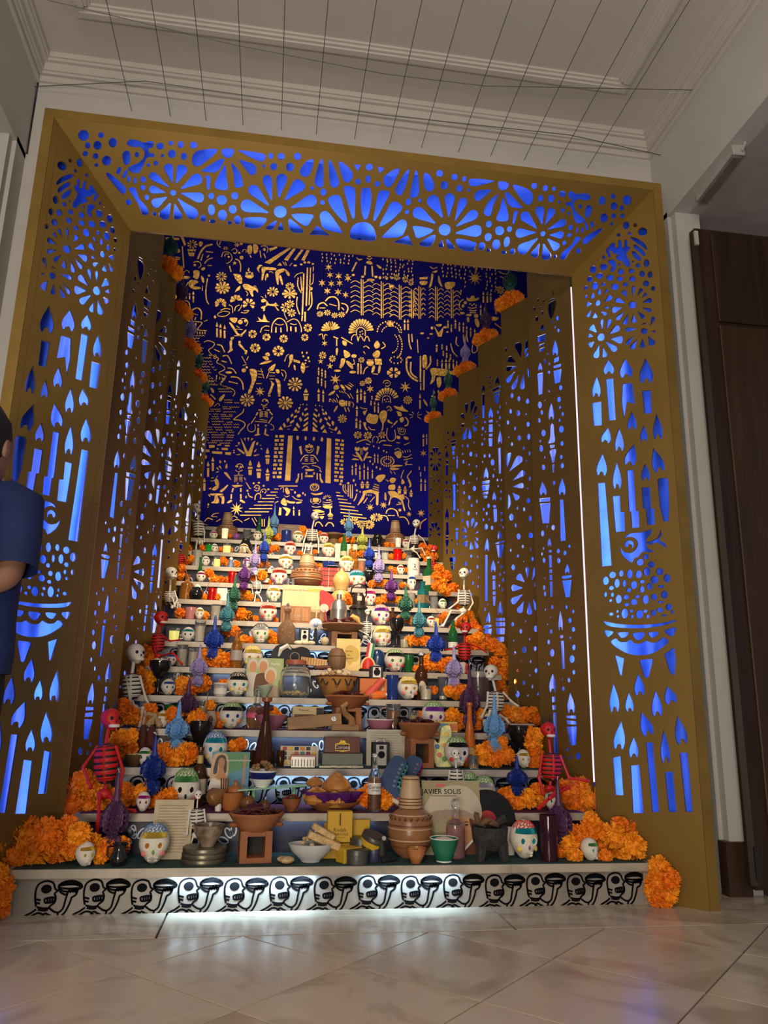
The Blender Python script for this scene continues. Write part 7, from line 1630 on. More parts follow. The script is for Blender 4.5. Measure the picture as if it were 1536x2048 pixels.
# ------------------------------------------------------------ second step
t, W, Hh = bottle(394, 2, .235, 30, 112, 'stubby', 'brown', 'brown glass bottle with neck label behind the green-browed skull', lab=paint('lab_cream', (.5, .42, .3)), neck=paint('lab_gold', (.5, .35, .1)))
t, W, Hh = sheet('picture_card', 'picture', 456, 2, .20, 76, 92, paint('card_sky', (.10, .28, .36), .6), 'printed card of a dark-haired woman in a white dress', -.18, .003, dz=.03)
po = lambda nm, pts, m: print_on(t, nm, pts, m, W, Hh, .003)
po('green_field', [(.38, .02), (.98, .02), (.98, .30), (.5, .45), (.38, .4)], paint('card_green', (.08, .25, .10))); po('glow', smooth_loop([(0, .3), (.05, .06), (.25, .02), (.42, .1), (.45, .5), (.3, .7), (0, .6)], 3), paint('card_glow', (.55, .35, .18)))
po('dress', smooth_loop([(0, .98), (.0, .62), (.1, .55), (.2, .60), (.32, .56), (.44, .62), (.48, .98)], 3), paint('card_white', (.70, .64, .52))); po('hair', smooth_loop([(.06, .44), (.12, .14), (.26, .06), (.38, .14), (.40, .42), (.32, .44), (.30, .2), (.18, .2), (.16, .44)], 3), paint('card_hair', (.03, .02, .015))); po('face', smooth_loop([(.18, .18), (.26, .12), (.34, .18), (.33, .32), (.27, .38), (.20, .32)], 3), SKN); po('neck', [(.22, .35), (.32, .35), (.40, .54), (.26, .6), (.14, .54)], SKN); po('pole', [(.86, .05), (.91, .05), (.86, .95), (.80, .95)], paint('card_pole', (.45, .18, .14)))
txt('~~~~~~~~~~~~', Hh*.09, paint('card_white', (.7, .64, .52)), t, (W*.2, -.0026, Hh*.82))
t, W, Hh = bowl(462, 2, .10, 52, 34, CLAY2, 'orange clay pot with knobbed lid and cinnamon sticks', foot=.6); obj('lid', MB().lathe([(W*.36, Hh), (W*.30, Hh*1.2), (W*.1, Hh*1.35), (W*.06, Hh*1.5), (W*.09, Hh*1.6), (0, Hh*1.65)], 20, (W*.12, .01, 0)), CLAY2, t)
for i in range(4): obj('cinnamon_stick', MB().tube([(-W*.40+i*W*.07, -.005*i, Hh*.7), (-W*.44+i*W*.09, -.004*i, Hh*1.75)], W*.035, 6), mat('cinnamon', (.17, .055, .02), .7), t)
P, s = spot(423, 2, .07); o = obj('gourd', MB().lathe([(0, 0), (10*s, 2*s), (19*s, 12*s), (18*s, 22*s), (8*s, 34*s), (2*s, 44*s), (0, 45*s)], 20, M=Ry(1.0)), mat('gourd_brown', (.20, .085, .025), .3, var=.3), None, P+Vector((-.02, 0, .035))); tag(o, 'pointed brown gourd lying before the painted card', 'gourd')
P, s = spot(436, 2, .06); t = thing('figurine', 'tiny pale clay figurine between gourd and orange pot', 'figurine', P); obj('body', MB().lathe([(0, 0), (6*s, 0), (7*s, 8*s), (4*s, 18*s), (3*s, 20*s)], 10), WHT, t); obj('head', MB().ball((0, 0, 24*s), 5*s, 10, 8), WHT, t)
# green tray with bowl
P, s = spot(546, 2, .08); t = thing('glass_tray', 'long pale green glass tray held up on small feet', 'tray', P); obj('tray', MB().box((0, 0, 44*s), (136*s, 40*s, 3*s), Ry(-.07), b=.001), mat('tray_green', (.20, .45, .28), .15, var=.1), t)
for sx in (-1, 1): obj('foot', MB().lathe([(0, 0), (10*s, 0), (4*s, 6*s), (4*s, (42+sx*2)*s), (0, (42+sx*2)*s)], 10, (sx*40*s, 0, 0)), mat('tray_green', (.2, .45, .28)), t)
t, W, Hh = bowl(524, 2, .08, 56, 32, paint('rim_white', (.8, .8, .75)), 'blue and white bowl of dried fruit on the green tray', dz=.0022+44*s); obj('blue_band', MB().lathe([(W*.40, Hh*.5), (W*.46, Hh*.66), (W*.495, Hh*.9)], 24, cap=False), paint('cobalt', (.012, .02, .14), .25), t); bits(t, 'dried_fruit', 22, W*.42, Hh*.95, W*.10, mat('dried_fruit', (.28, .16, .07), .8, var=.3, bump=.5), 11, .65)
for i, (px, r) in enumerate(((495, 15), (529, 11))):
	P, s = spot(px, 2, .05); t = thing('small_gourd', ('larger' if i == 0 else 'smaller')+' round brown gourd under the green tray', 'gourd', P); obj('body', MB().ball((0, 0, r*s), (r*s, r*s, r*s), 14, 10), mat('gourd_brown', (.2, .085, .025)), t); obj('stem', MB().tube([(0, 0, 2*r*s), (.003, 0, 2.5*r*s)], .003, 5), WHT, t)
t, W, Hh = bowl(582, 2, .06, 40, 24, CLAY, 'small terracotta bowl of red dried chilies beside the bread plate'); bits(t, 'dried_chili', 12, W*.34, Hh*.9, W*.10, mat('chili_red', (.20, .02, .012), .35, var=.3), 21, .4, 'chili')
# bread of the dead
BREAD = mat('bread', (.52, .24, .05), .35, var=.3, scale=14, vcol=(.34, .12, .02), coat=.3)
P, s = spot(665, 2, .10); t = thing('bread_plate', 'terracotta plate lined with purple crepe paper under the breads', 'plate', P); obj('plate', MB().lathe([(0, 0), (34*s, 0), (54*s, 14*s), (56*s, 18*s), (53*s, 18*s), (34*s, 5*s), (0, 4*s)], 32), CLAY, t)
rnd = random.Random(2); obj('crepe_paper', MB().lathe([(30*s, 8*s), (46*s, 17*s), (58*s, 30*s), (62*s, 36*s)], 40, wob=lambda a, z: 1+.10*math.sin(13*a+60*z)), mat('crepe_purple', (.09, .01, .16), .6, var=.3), t)
for i, (px, dz, r, dy, lb) in enumerate(((632, 12, 26, .06, 'at the left rim'), (668, 8, 24, .03, 'at the front with crossed dough strips'), (672, 30, 30, .12, 'on top of the pile'), (702, 14, 20, .09, 'half shown at the right rim'), (628, 38, 16, .17, 'peeking out behind'))):
	P, s = spot(px, 2, dy); b = thing('dead_bread', 'glossy round bread of the dead '+lb, 'bread', P+Vector((0, 0, dz*s)), .4*i, 'breads on the purple paper')
	obj('loaf', MB().lathe([(0, 0), (r*s*.85, 2*s), (r*s, r*s*.35), (r*s*.85, r*s*.75), (r*s*.45, r*s*1.05), (0, r*s*1.12)], 20), BREAD, b)
	for a in (0, PI/2): obj('dough_strip', MB().tube([tuple(Rz(a) @ Vector((r*s*math.cos(q)*1.0, 0, r*s*(.2+.95*math.sin(q))))) for q in [.25+i_*(PI-.5)/8 for i_ in range(9)]], [r*s*x for x in (.12, .16, .1, .14, .17, .14, .1, .16, .12)], 6), BREAD, b)
	obj('dough_knob', MB().ball((0, 0, r*s*1.15), r*s*.2, 10, 6), BREAD, b)
MG('beside the clear beer bottle', T(2, .09), '733 1596 17 740 1580 14 769 1600 17 760 1588 12 722 1588 10', .02)
LABW = paint('label_white', (.72, .70, .62)); GOLDL = FOILS['gold']
t, W, Hh = bottle(748, 2, .055, 27, 108, 'beer', 'clear', 'clear beer bottle with white lettered label beside the bread plate', lab=paint('label_brown', (.10, .04, .02)), liquid=GC['amber'], cap=FOILS['silver'], lz=(.05, .30), n=20)
obj('paper_label', MB().lathe([(W*.512, Hh*.30), (W*.512, Hh*.50)], 20, cap=False), LABW, t); txt('Corona', Hh*.085, paint('print_navy', (.01, .01, .06)), t, (0, -W*.53, Hh*.43)); txt('CERVEZA', Hh*.035, paint('print_navy', (.01, .01, .06)), t, (0, -W*.53, Hh*.37))
def sneaker(px, dy, dz, rz, label, lace):
	P, s = spot(px, 2, dy, dz); t = thing('sneaker', label, 'shoe', P, rot=(-.35, .42, rz)); q = s*.92; DEN = mat('sneaker_blue', (.015, .05, .14), .6, var=.2)
	prof = [(-14, 0), (-20, 20), (-21, 45), (-19, 72), (-12, 84), (10, 86), (17, 72), (16, 45), (20, 26), (36, 16), (44, 8), (44, 0)]
	obj('upper', MB().prism([(x*q, z*q) for x, z in smooth_loop(prof, 3)], -15*q, 15*q), DEN, t); obj('sole', MB().box((14*q, 0, -2*q), (64*q, 33*q, 9*q), b=.003), paint('sole_cream', (.60, .53, .38)), t); obj('red_stripe', MB().box((28*q, 0, 14*q), (4*q, 31*q, 22*q), Ry(.5)), paint('shoe_red', (.5, .03, .03)), t)
	for i in range(6):
		z = 24+i*9.5; x = 19-i*.6 if i else 22
		obj('eyelet', MB().tube([((x-9)*q+2*q*math.cos(a), -15.5*q, z*q+2*q*math.sin(a)) for a in (0, 1.26, 2.5, 3.77, 5.03)], .9*q, 4, closed=True), FOILS['silver'], t)
		obj('lace', MB().tube([((x-8)*q, -15*q, z*q), ((x+2)*q, -8*q, (z+4)*q), ((x+2)*q, 8*q, (z-3)*q), ((x-8)*q, 15*q, z*q)], 2.2*q, 5), lace, t)
	for sx in (-1, 1): obj('lace_end', MB().tube([(20*q, sx*4*q, 30*q), (30*q, sx*10*q, 26*q), (34*q, sx*14*q, 12*q)], 2*q, 5), lace, t)
sneaker(768, .12, .062, -.45, 'dark blue high-top sneaker with mint laces behind the beer bottle', paint('lace_mint', (.10, .42, .36))); sneaker(800, .19, .055, -.35, 'dark blue high-top sneaker with red laces beside the mint-laced one', paint('lace_red', (.55, .03, .05)))

# ------------------------------------------------------------ third step
GOB = [(0, 0), (.62, 0), (.66, .03), (.3, .1), (.2, .25), (.22, .45), (.6, .58), (.98, .8), (1, .98), (.92, 1), (.8, .84), (0, .66)]
def goblet(px, k, dy, w, h, label, top=None, tm=None):
	t, W, Hh = vessel('incense_goblet', 'goblet', px, k, dy, w, h, GOB, BLK, label, 24)
	if top: bits(t, top, 12, W*.4, Hh*.95, W*.10, tm or WHT, 9, .25)
	return t, W, Hh
goblet(396, 3, .19, 46, 84, 'black glazed incense goblet topped with pale petals beside the light blue candle', 'petal', mat('petal_cream', (.62, .52, .36), .7))
MG('on the black goblet beside the light blue candle', T(3, .19), '388 1440 14 400 1436 12 378 1446 10', .01)
t, W, Hh = goblet(1040, 3, .19, 46, 80, 'black glazed incense goblet carrying an incense tray by the right skeleton'); obj('tray', MB().box((0, 0, Hh*1.02), (W*1.1, W*.9, Hh*.03)), paint('tray_grey', (.3, .28, .25)), t)
for i in (-1, 1): obj('incense_stick', MB().tube([(i*W*.12, 0, Hh), (-W*.35+i*W*.25, 0, Hh*1.95)], .0014, 4), paint('stick', (.25, .16, .09)), t)
t, W, Hh = bowl(268, 3, .06, 40, 22, wood('bowl_wood', (.07, .035, .012), (.13, .07, .025)), 'small dark wooden bowl of pumpkin seeds beside the green-browed small skull'); bits(t, 'pumpkin_seed', 18, W*.38, Hh*.85, W*.08, mat('seed', (.62, .50, .20), .6), 31, .2)
for i, px in enumerate((280, 298)):
	P, s = spot(px, 3, .20); b = thing('corn_cob', 'dark red dried corn cob hanging behind the wooden bowl, %s one' % ('first' if i == 0 else 'second'), 'corn', P+Vector((0, 0, 8*s)), 0, 'dark corn cobs'); obj('cob', MB().lathe([(0, 0), (6*s, 4*s), (10*s, 24*s), (9*s, 50*s), (3*s, 66*s), (0, 68*s)], 12, wob=lambda a, z: 1+.06*math.cos(12*a)), mat('cob_red', (.09, .02, .014), .5, var=.4, scale=60, bump=.8), b); obj('stalk', MB().tube([(0, 0, 64*s), (.004, 0, 78*s)], .004, 5), mat('husk', (.42, .30, .15), .8), b)
MG('behind the painted card', T(3, .16), '468 1492 12 482 1488 12 474 1502 10', .01)
bottle(527, 3, .08, 44, 132, 'cone', 'brown', 'tall dark brown conical bottle between two brown jars', cap=paint('foil_copper', (.3, .08, .03), .3), n=24)
for i, px in enumerate((500, 560)): votive(px, 3, .10, 17, 30, 'small brown glass jar beside the tall conical bottle, %s side' % ('painted card' if i == 0 else 'paint set'), 'brown', (.05, .02, .01), .7)
t, W, Hh = sheet('paint_set', 'paint set', 598, 3, .11, 76, 40, paint('tray_cream', (.62, .56, .42), .5), 'cream watercolour tray with rows of coloured pans', -.35, .006)
pc = [(.5, .06, .03), (.75, .5, .05), (.02, .02, .05), (.7, .22, .03), (.05, .06, .05), (.55, .5, .4), (.04, .04, .05), (.6, .5, .35), (.55, .15, .08), (.05, .25, .18), (.25, .03, .05), (.7, .45, .05), (.05, .06, .08), (.5, .2, .1), (.4, .3, .2), (.2, .2, .1), (.3, .1, .1), (.5, .3, .05), (.7, .5, .1), (.8, .6, .2), (.4, .3, .1), (.3, .3, .3), (.2, .1, .05), (.5, .4, .1)]
for i, c in enumerate(pc): r_, c_ = divmod(i, 6); obj('paint_pan', MB().box(((c_-2.5)*W*.155, -.005, Hh*(.86-.235*r_)), (W*.11, .005, Hh*.16), b=.001), paint('pan%d' % i, c, .5), t)
t, W, Hh, D = carton(605, 3, .045, 48, 22, 'silver striped harmonica box before the paint tray', mat('tin_silver', (.42, .40, .36), .3, .7), d=.5, name='tin_box'); obj('lid', MB().box((0, 0, Hh*1.04), (W*1.02, D*1.02, Hh*.1)), mat('tin_pink', (.45, .2, .2), .4), t)
for i in range(8): obj('stripe', MB().box((-W*.44+i*W*.125, -D/2-.0005, Hh*.42), (W*.03, .001, Hh*.6), Ry(0)), paint('stripe_dark', (.06, .05, .04)), t)
t, W, Hh, D = carton(683, 3, .12, 82, 26, 'grey metal cash tin under the wooden beer box', mat('tin_grey', (.12, .13, .10), .4, .5, var=.2), d=.4, name='metal_tin'); TZ = Hh
t, W, Hh, D = carton(683, 3, .12, 72, 30, 'red-brown wooden box with gold crest and white lettering', wood('mahogany', (.09, .018, .008), (.14, .03, .012), .35), d=.4, dz=.003+TZ, name='wooden_box')
obj('crest', MB().prism([(x*W, z*Hh) for x, z in ((-.2, .15), (-.1, .12), (0, .06), (.1, .12), (.2, .15), (.2, .58), (.1, .62), (.06, .80), (-.06, .80), (-.1, .62), (-.2, .58))], -D/2-.001, -D/2), FOILS['gold'], t); obj('crest_field', MB().box((0, -D/2-.0012, Hh*.36), (W*.36, .001, Hh*.36)), paint('crest_brown', (.08, .015, .01)), t); txt('Corona', Hh*.32, LABW, t, (0, -D/2-.002, Hh*.36))
rnd = random.Random(9)
for i in range(7): P, s = spot(650+i*11, 3, .02+.015*(i % 3)); o = obj('cigarette', MB().tube([(-12*s, 0, 2*s), (12*s, 0, 2*s)], 2*s, 7), paint('cig_white', (.68, .62, .46)), None, P, (0, 0, rnd.uniform(-.7, .7))); tag(o, 'white hand-rolled cigarette lying before the grey tin', 'cigarette', 'cigarettes before the grey tin')
t, W, Hh = sheet('typed_letter', 'paper', 772, 3, .17, 80, 70, paint('paper_grey', (.50, .46, .36), .8), 'typed paper sheet standing behind the box camera', -.1, .002); writing(t, W, Hh, 12, PENC, th=.002, seed=4)
def box_camera(px, k, dy, w, h, label, face, body=BLKM, dz=.0022, lensr=.16):
	t, W, Hh, D = carton(px, k, dy, w, h, label, body, d=.8, name='camera', cat='camera', dz=dz)
	obj('face_plate', MB().box((0, -D/2-.001, Hh*.5), (W*.62, .003, Hh*.82), b=.001), face, t); obj('lens', MB().lathe([(W*lensr*1.25, 0), (W*lensr*1.25, .006), (W*lensr, .006), (W*lensr*.8, .003), (0, .003)], 20, (0, 0, 0), Tr(0, -D/2-.002, Hh*.52) @ Rx(PI/2)), BLK, t); obj('viewfinder', MB().box((0, -D/2-.003, Hh*.80), (W*.26, .004, Hh*.14)), BLK, t); obj('strap_handle', MB().tube([(-W*.25, 0, Hh), (-W*.2, 0, Hh*1.08), (W*.2, 0, Hh*1.08), (W*.25, 0, Hh)], W*.05, 5), FOILS['silver'], t); return t
box_camera(760, 3, .09, 34, 48, 'black box camera with silver face plate before the typed sheet', paint('plate_silver', (.5, .48, .42), .3))
brazier(838, 3, .11, 86, 92, 'terracotta brazier with arched mouth heaped with chilies beside the box camera', 7, chil=20)
t, W, Hh, D = carton(888, 4, .03, 50, 20, 'flat yellow and blue cracker box lying over the brazier edge', paint('cracker_yellow', (.75, .55, .12)), d=.5, name='cracker_box'); obj('blue_panel', MB().box((-W*.1, -D/2-.0006, Hh*.5), (W*.42, .001, Hh*.7)), paint('cracker_blue', (.15, .35, .42)), t); obj('red_panel', MB().box((W*.33, -D/2-.0006, Hh*.5), (W*.3, .001, Hh*.7)), paint('cracker_red', (.65, .18, .08)), t); txt('~~~~~~~~', Hh*.3, paint('cracker_yellow', (.75, .55, .12)), t, (-W*.1, -D/2-.0013, Hh*.5))
P, s = spot(886, 3, .15); t = thing('painted_mask', 'yellow floral pottery figure leaning beside the brazier', 'figure', P, rot=(-.15, 0, 0)); obj('body', MB().prism([(x*s, z*s) for x, z in smooth_loop([(-14, 0), (-20, 30), (-18, 52), (-8, 44), (-2, 74), (16, 78), (18, 50), (12, 30), (16, 0)], 3)], -6*s, 6*s), mat('pottery_floral', (.72, .60, .22), .5, var=.5, scale=30, vcol=(.35, .45, .30)), t)
for x, z, c in ((-8, 22, 'pink'), (4, 40, 'orange'), (2, 14, 'green'), (8, 62, 'yellow'), (-12, 38, 'blue')): obj('painted_flower', MB().ball((x*s, -6*s, z*s), (5*s, 2*s, 5*s), 8, 6), ICE[c], t)
for i, z in enumerate((0, 22)): votive(947, 3, .06+.05*i, 24, 24, 'small clear shot glass %s beside the pink-cheeked skull' % ('in front' if i == 0 else 'behind'), 'clear', (.5, .3, .1), .3, r0=.9, name='shot_glass')
t, W, Hh = bottle(940, 3, .18, 34, 124, 'cone', mat('orange_soda', (.55, .13, .012), .15, coat=.4), 'tall conical bottle of orange drink with round painted label', n=24); obj('round_label', MB().ball((0, -W*.44, Hh*.2), (W*.3, W*.06, Hh*.1), 14, 8), paint('lab_mix', (.5, .35, .1), var=.5), t)
# ------------------------------------------------------------ fourth step
P, s = spot(308, 4, .05); t = thing('corn_husk', 'tied tan corn husk bow hanging over the fourth step edge', 'corn husk', P); HUSK = mat('husk', (.42, .30, .15), .8)
for sx in (-1, 1): obj('husk_leaf', MB().tube([(0, 0, 22*s), (sx*6*s, -6*s, 14*s), (sx*11*s, -7*s, 4*s), (sx*13*s, -5*s, 1*s)], [3*s, 5*s, 7*s, 3*s], 7), HUSK, t)
obj('knot', MB().ball((0, 0, 24*s), 5*s, 8, 6), HUSK, t); obj('husk_leaf', MB().tube([(0, 0, 24*s), (-14*s, 2*s, 27*s), (-22*s, 2*s, 22*s)], [3*s, 5*s, 2*s], 7), HUSK, t)
votive(340, 4, .17, 30, 44, 'green glass jar behind the dark plum candle', 'green', (.02, .2, .05), .8)
votive(402, 4, .15, 26, 52, 'tall frosted glass of cream wax beside the face cup', 'clear', (.72, .60, .42), .8, r0=.95)
t, W, Hh = vessel('face_cup', 'cup', 420, 4, .07, 26, 34, [(0, 0), (.6, 0), (.95, .3), (1, .6), (.7, .95), (.74, 1), (.6, .96), (0, .9)], mat('stoneware', (.42, .33, .22), .6), 'tan stoneware cup with a painted face'); obj('painted_face', MB().ball((W*.02, -W*.46, Hh*.5), (W*.2, W*.05, Hh*.25), 10, 8), BRN, t)
t, W, Hh = bottle(511, 4, .15, 40, 70, 'flask', 'clear', 'round clear liqueur flask with pink label beside the blue-eyed skull', liquid=GC['amber'], n=20); obj('paper_label', MB().lathe([(W*.5, Hh*.30), (W*.49, Hh*.38), (W*.46, Hh*.46)], 20, cap=False), paint('label_pink', (.65, .10, .20)), t); obj('stopper', MB().ball((0, 0, Hh*1.03), (W*.18, W*.18, Hh*.08), 10, 8), GC['clear'], t)
PINKB = paint('pink_enamel', (.40, .14, .20), .3); t, W, Hh = bowl(541, 4, .055, 66, 28, PINKB, 'pink bowl of pale seeds with a dark cob across it', fill=mat('seed_pale', (.65, .52, .28), .8, bump=.6)); obj('dark_cob', MB().tube([(-W*.45, -.01, Hh*1.1), (-W*.2, -.01, Hh*1.4), (W*.05, 0, Hh*1.45)], [W*.07, W*.09, W*.05], 8), mat('cob_red', (.09, .02, .014)), t)
MG('in the pink seed bowl', T(4, .08), '548 1424 10 556 1430 8', .01)
t, W, Hh, D = carton(614, 4, .15, 62, 44, 'gold and black instant camera box standing behind the wooden plank', paint('camera_box_gold', (.42, .33, .16), .5), d=.35, name='camera_box'); obj('window', MB().box((-W*.13, -D/2-.001, Hh*.36), (W*.62, .002, Hh*.6), b=.0009), paint('window_dark', (.08, .04, .02)), t); obj('camera_print', MB().box((-W*.1, -D/2-.003, Hh*.32), (W*.46, .002, Hh*.42), b=.0009), paint('camera_red', (.40, .16, .10)), t); obj('lens_print', MB().lathe([(0, 0), (W*.1, 0), (W*.1, .002), (0, .002)], 18, M=Tr(-W*.05, -D/2-.004, Hh*.32) @ Rx(PI/2)), BLK, t); obj('black_panel', MB().box((W*.38, -D/2-.001, Hh*.5), (W*.22, .002, Hh*.9)), BLKM, t); txt('Polaroid', Hh*.13, BLKM, t, (-W*.14, -D/2-.001, Hh*.84))
OAK = wood('plank_wood', (.22, .11, .035), (.36, .19, .06), .5, stretch=(.1, 1, 1))
P, s = spot(630, 4, .05); t = thing('wood_plane', 'long wooden carpenter board with round hole leaning before the camera box', 'tool', P); obj('board', MB().box((0, 0, 17*s), (108*s, 14*s, 24*s), Ry(-.10), b=.002), OAK, t); obj('knob', MB().lathe([(0, 0), (5*s, 0), (5*s, 3*s), (0, 3*s)], 14, M=Tr(36*s, -8*s, 22*s) @ Rx(PI/2)), FOILS['silver'], t)
brazier(692, 4, .14, 92, 72, 'brown terracotta brazier heaped with chilies behind the curved wooden tool', 13, chil=18)
P, s = spot(692, 4, .035); t = thing('curved_tool', 'carved wooden tool with curved handle lying before the brazier', 'tool', P); obj('base', MB().box((-2*s, 0, 6*s), (56*s, 12*s, 12*s), b=.003), OAK, t); obj('handle', MB().tube([(12*s, 0, 10*s), (10*s, 0, 22*s), (-4*s, 0, 34*s), (-8*s, 0, 46*s), (2*s, 0, 54*s)], [9*s, 7*s, 6*s, 7*s, 5*s], 8), OAK, t)
bowl(760, 4, .05, 56, 22, PINKB, 'low pink enamel bowl beside the beer mug', foot=.55, rim=WHT)
t, W, Hh = vessel('beer_mug', 'mug', 786, 4, .11, 30, 52, cupprof(.95, .1, .08), GC['clear'], 'glass beer mug filled with amber beer', 14, extra=[('beer', [(0, .1), (.84, .1), (.86, .75), (0, .75)], GC['amber'])]); obj('handle', MB().tube([(-W*.5, 0, Hh*.85), (-W*.85, 0, Hh*.8), (-W*.85, 0, Hh*.35), (-W*.5, 0, Hh*.25)], W*.07, 6), GC['clear'], t)
pitcher(804, 4, .04, 24, 28, 'tiny glossy black pitcher beside the beer mug').rotation_euler = (0, 0, PI); votive(827, 4, .12, 22, 40, 'clear glass of pale yellow wax beside the tiny black pitcher', 'clear', (.75, .60, .25), .75, r0=.95)
# ------------------------------------------------------------ fifth step
goblet(315, 5, .10, 42, 68, 'tall black goblet of white seeds below the striped devil', 'seed', WHT)
votive(352, 5, .14, 22, 44, 'tall clear glass behind the small blue-browed skull', 'clear', (.7, .6, .45), .5, r0=.95)
t, W, Hh = bowl(440, 5, .06, 30, 26, WHT, 'white cup with dark blue painted scene beside the teal-eyed skull', foot=.7); obj('handle', MB().tube([(W*.45, 0, Hh*.85), (W*.72, 0, Hh*.8), (W*.7, 0, Hh*.4), (W*.42, 0, Hh*.3)], W*.05, 6), WHT, t); obj('painted_scene', MB().lathe([(W*.46, Hh*.62), (W*.5, Hh*.9)], 16, cap=False), paint('delft', (.08, .08, .14), .4, var=.8, scale=90, vcol=(.6, .58, .52)), t)
t, W, Hh = sheet('magazine', 'magazine', 527, 5, .15, 74, 78, paint('mag_green', (.30, .36, .16), .6), 'green magazine cover with three grey-haired portraits', -.16, .004)
po = lambda nm, pts, m: print_on(t, nm, pts, m, W, Hh)
GREYH = paint('print_grey', (.45, .42, .36))
for i, (x, y, r, c) in enumerate(((.17, .2, .12, SKN), (.45, .2, .13, SKN), (.66, .45, .15, SKN))):
	po('bust', smooth_loop([(x-r*1.5, .99), (x-r*1.5, y+r*2.2), (x-r*.6, y+r*1.5), (x+r*.6, y+r*1.5), (x+r*1.7, y+r*2.4), (x+r*1.8, .99)], 3), (GREYH, BRN, HATD)[i]); po('hair', [(x+r*1.12*math.cos(a*PI/8), y-.02+r*1.4*math.sin(a*PI/8)) for a in range(16)], GREYH); po('face', [(x+r*.85*math.cos(a*PI/8), y+.03+r*1.2*math.sin(a*PI/8)) for a in range(16)], c)
txt('~~~~', Hh*.12, LABW, t, (W*.28, -.0033, Hh*.85))
bowl(528, 5, .04, 32, 22, paint('celadon', (.30, .38, .28), .3), 'small pale green footed bowl of salt before the magazine', fill=WHT, foot=.35)
t, W, Hh = vessel('cookie_jar', 'jar', 589, 5, .09, 62, 72, [(0, 0), (.92, 0), (1, .06), (1, .62), (.86, .78), (.62, .84), (.62, .92), (.56, .92), (.56, .84), (.8, .76), (.94, .6), (.94, .06), (0, .04)], GC['clear'], 'wide clear glass jar of biscuits with copper lid', 28); obj('lid', MB().lathe([(W*.34, Hh*.90), (W*.34, Hh), (W*.3, Hh*1.03), (0, Hh*1.03)], 24), paint('copper_lid', (.30, .09, .04), .35), t); bits(t, 'biscuit', 20, W*.38, Hh*.1, W*.07, mat('biscuit', (.55, .38, .15), .7), 41, .2, 'box')
t, W, Hh = bowl(672, 5, .09, 86, 44, mat('slip_bowl', (.36, .17, .045), .3, var=.1), 'large brown slip-painted bowl heaped with garlic and peanuts', foot=.5)
for i in range(10): a = 2*PI*i/10; obj('painted_scroll', MB().tube([(W*.47*math.cos(a+j*.07), W*.47*math.sin(a+j*.07), Hh*(.72+.14*math.sin(j*1.1+i))) for j in range(7)], W*.016, 5), BLKM, t)
obj('dark_rim', MB().lathe([(W*.49, Hh*.94), (W*.505, Hh), (W*.47, Hh*1.01)], 28, cap=False), BRN, t); bits(t, 'garlic', 12, W*.36, Hh, W*.075, mat('garlic', (.66, .52, .32), .7, var=.3), 51, .4); bits(t, 'peanut', 12, W*.38, Hh*.98, W*.05, mat('peanut', (.38, .23, .09), .8), 52, .3)
ORB = paint('orange_box', (.55, .15, .03), .5); t, W, Hh, D = carton(746, 5, .12, 58, 40, 'orange cardboard box with pale label behind the thread spools', ORB, d=.5); obj('paper_label', MB().box((W*.12, -D/2-.0006, Hh*.5), (W*.4, .001, Hh*.5)), paint('lab_peach', (.65, .4, .2)), t); txt('~~~~', Hh*.2, ORB, t, (W*.12, -D/2-.0015, Hh*.5)); BZ = Hh
box_camera(752, 5, .12, 26, 24, 'small white box camera standing on the orange box', WHT, dz=.003+BZ, lensr=.2)
for i, (px, L, r, a, c, lb) in enumerate(((738, 46, 10, .75, (.62, .08, .05), 'tall coral red thread cone leaning on the orange box'), (748, 26, 11, 1.45, (.75, .16, .02), 'fat orange thread spool lying before the red cone'))):
	P, s = spot(px, 5, .05); t = thing('thread_spool', lb, 'spool', P+Vector((-.01, 0, r*s*.55)), rot=(0, a, 0)); obj('thread', MB().lathe([(0, 0)]+[(r*s*(1-.35*z)*(1+(.05 if int(z*24) % 2 else 0)), z*L*s) for z in [q/24 for q in range(25)]]+[(0, L*s)], 18), paint('thread%d' % i, c, .6), t); obj('core', MB().lathe([(0, -3*s), (r*.95*s, -3*s), (r*.95*s, -.1*s)], 16), OAK, t); obj('tip', MB().lathe([(r*.3*s, L*s), (r*.25*s, (L+4)*s), (0, (L+4)*s)], 10), WHT, t)
votive(784, 5, .09, 26, 48, 'dark blue pressed glass tumbler beside the yellow-browed skull', 'blue', (.02, .03, .12), .4, r0=.92, name='tumbler')
t, W, Hh = bottle(842, 5, .12, 26, 92, 'stubby', 'brown', 'brown beer bottle with oval cream label on the fifth step', n=20, cap=FOILS['silver']); obj('oval_label', MB().ball((0, -W*.46, Hh*.27), (W*.36, W*.07, Hh*.17), 18, 10), BLKM, t); obj('label_field', MB().ball((0, -W*.50, Hh*.27), (W*.28, W*.05, Hh*.14), 18, 10), paint('lab_cream', (.5, .42, .3)), t)
votive(852, 5, .05, 27, 28, 'short clear glass of white wax before the oval-labelled bottle', 'clear', (.75, .66, .45), .75); votive(886, 5, .09, 22, 46, 'tall clear glass beside the right lavender candle', 'clear', (.72, .64, .48), .2, glow=.0, r0=.8)
votive(957, 5, .11, 44, 58, 'wide glass jar of dark red hibiscus water behind the plum candle', 'clear', (.05, .004, .006), .78, r0=1.0, name='water_jar')
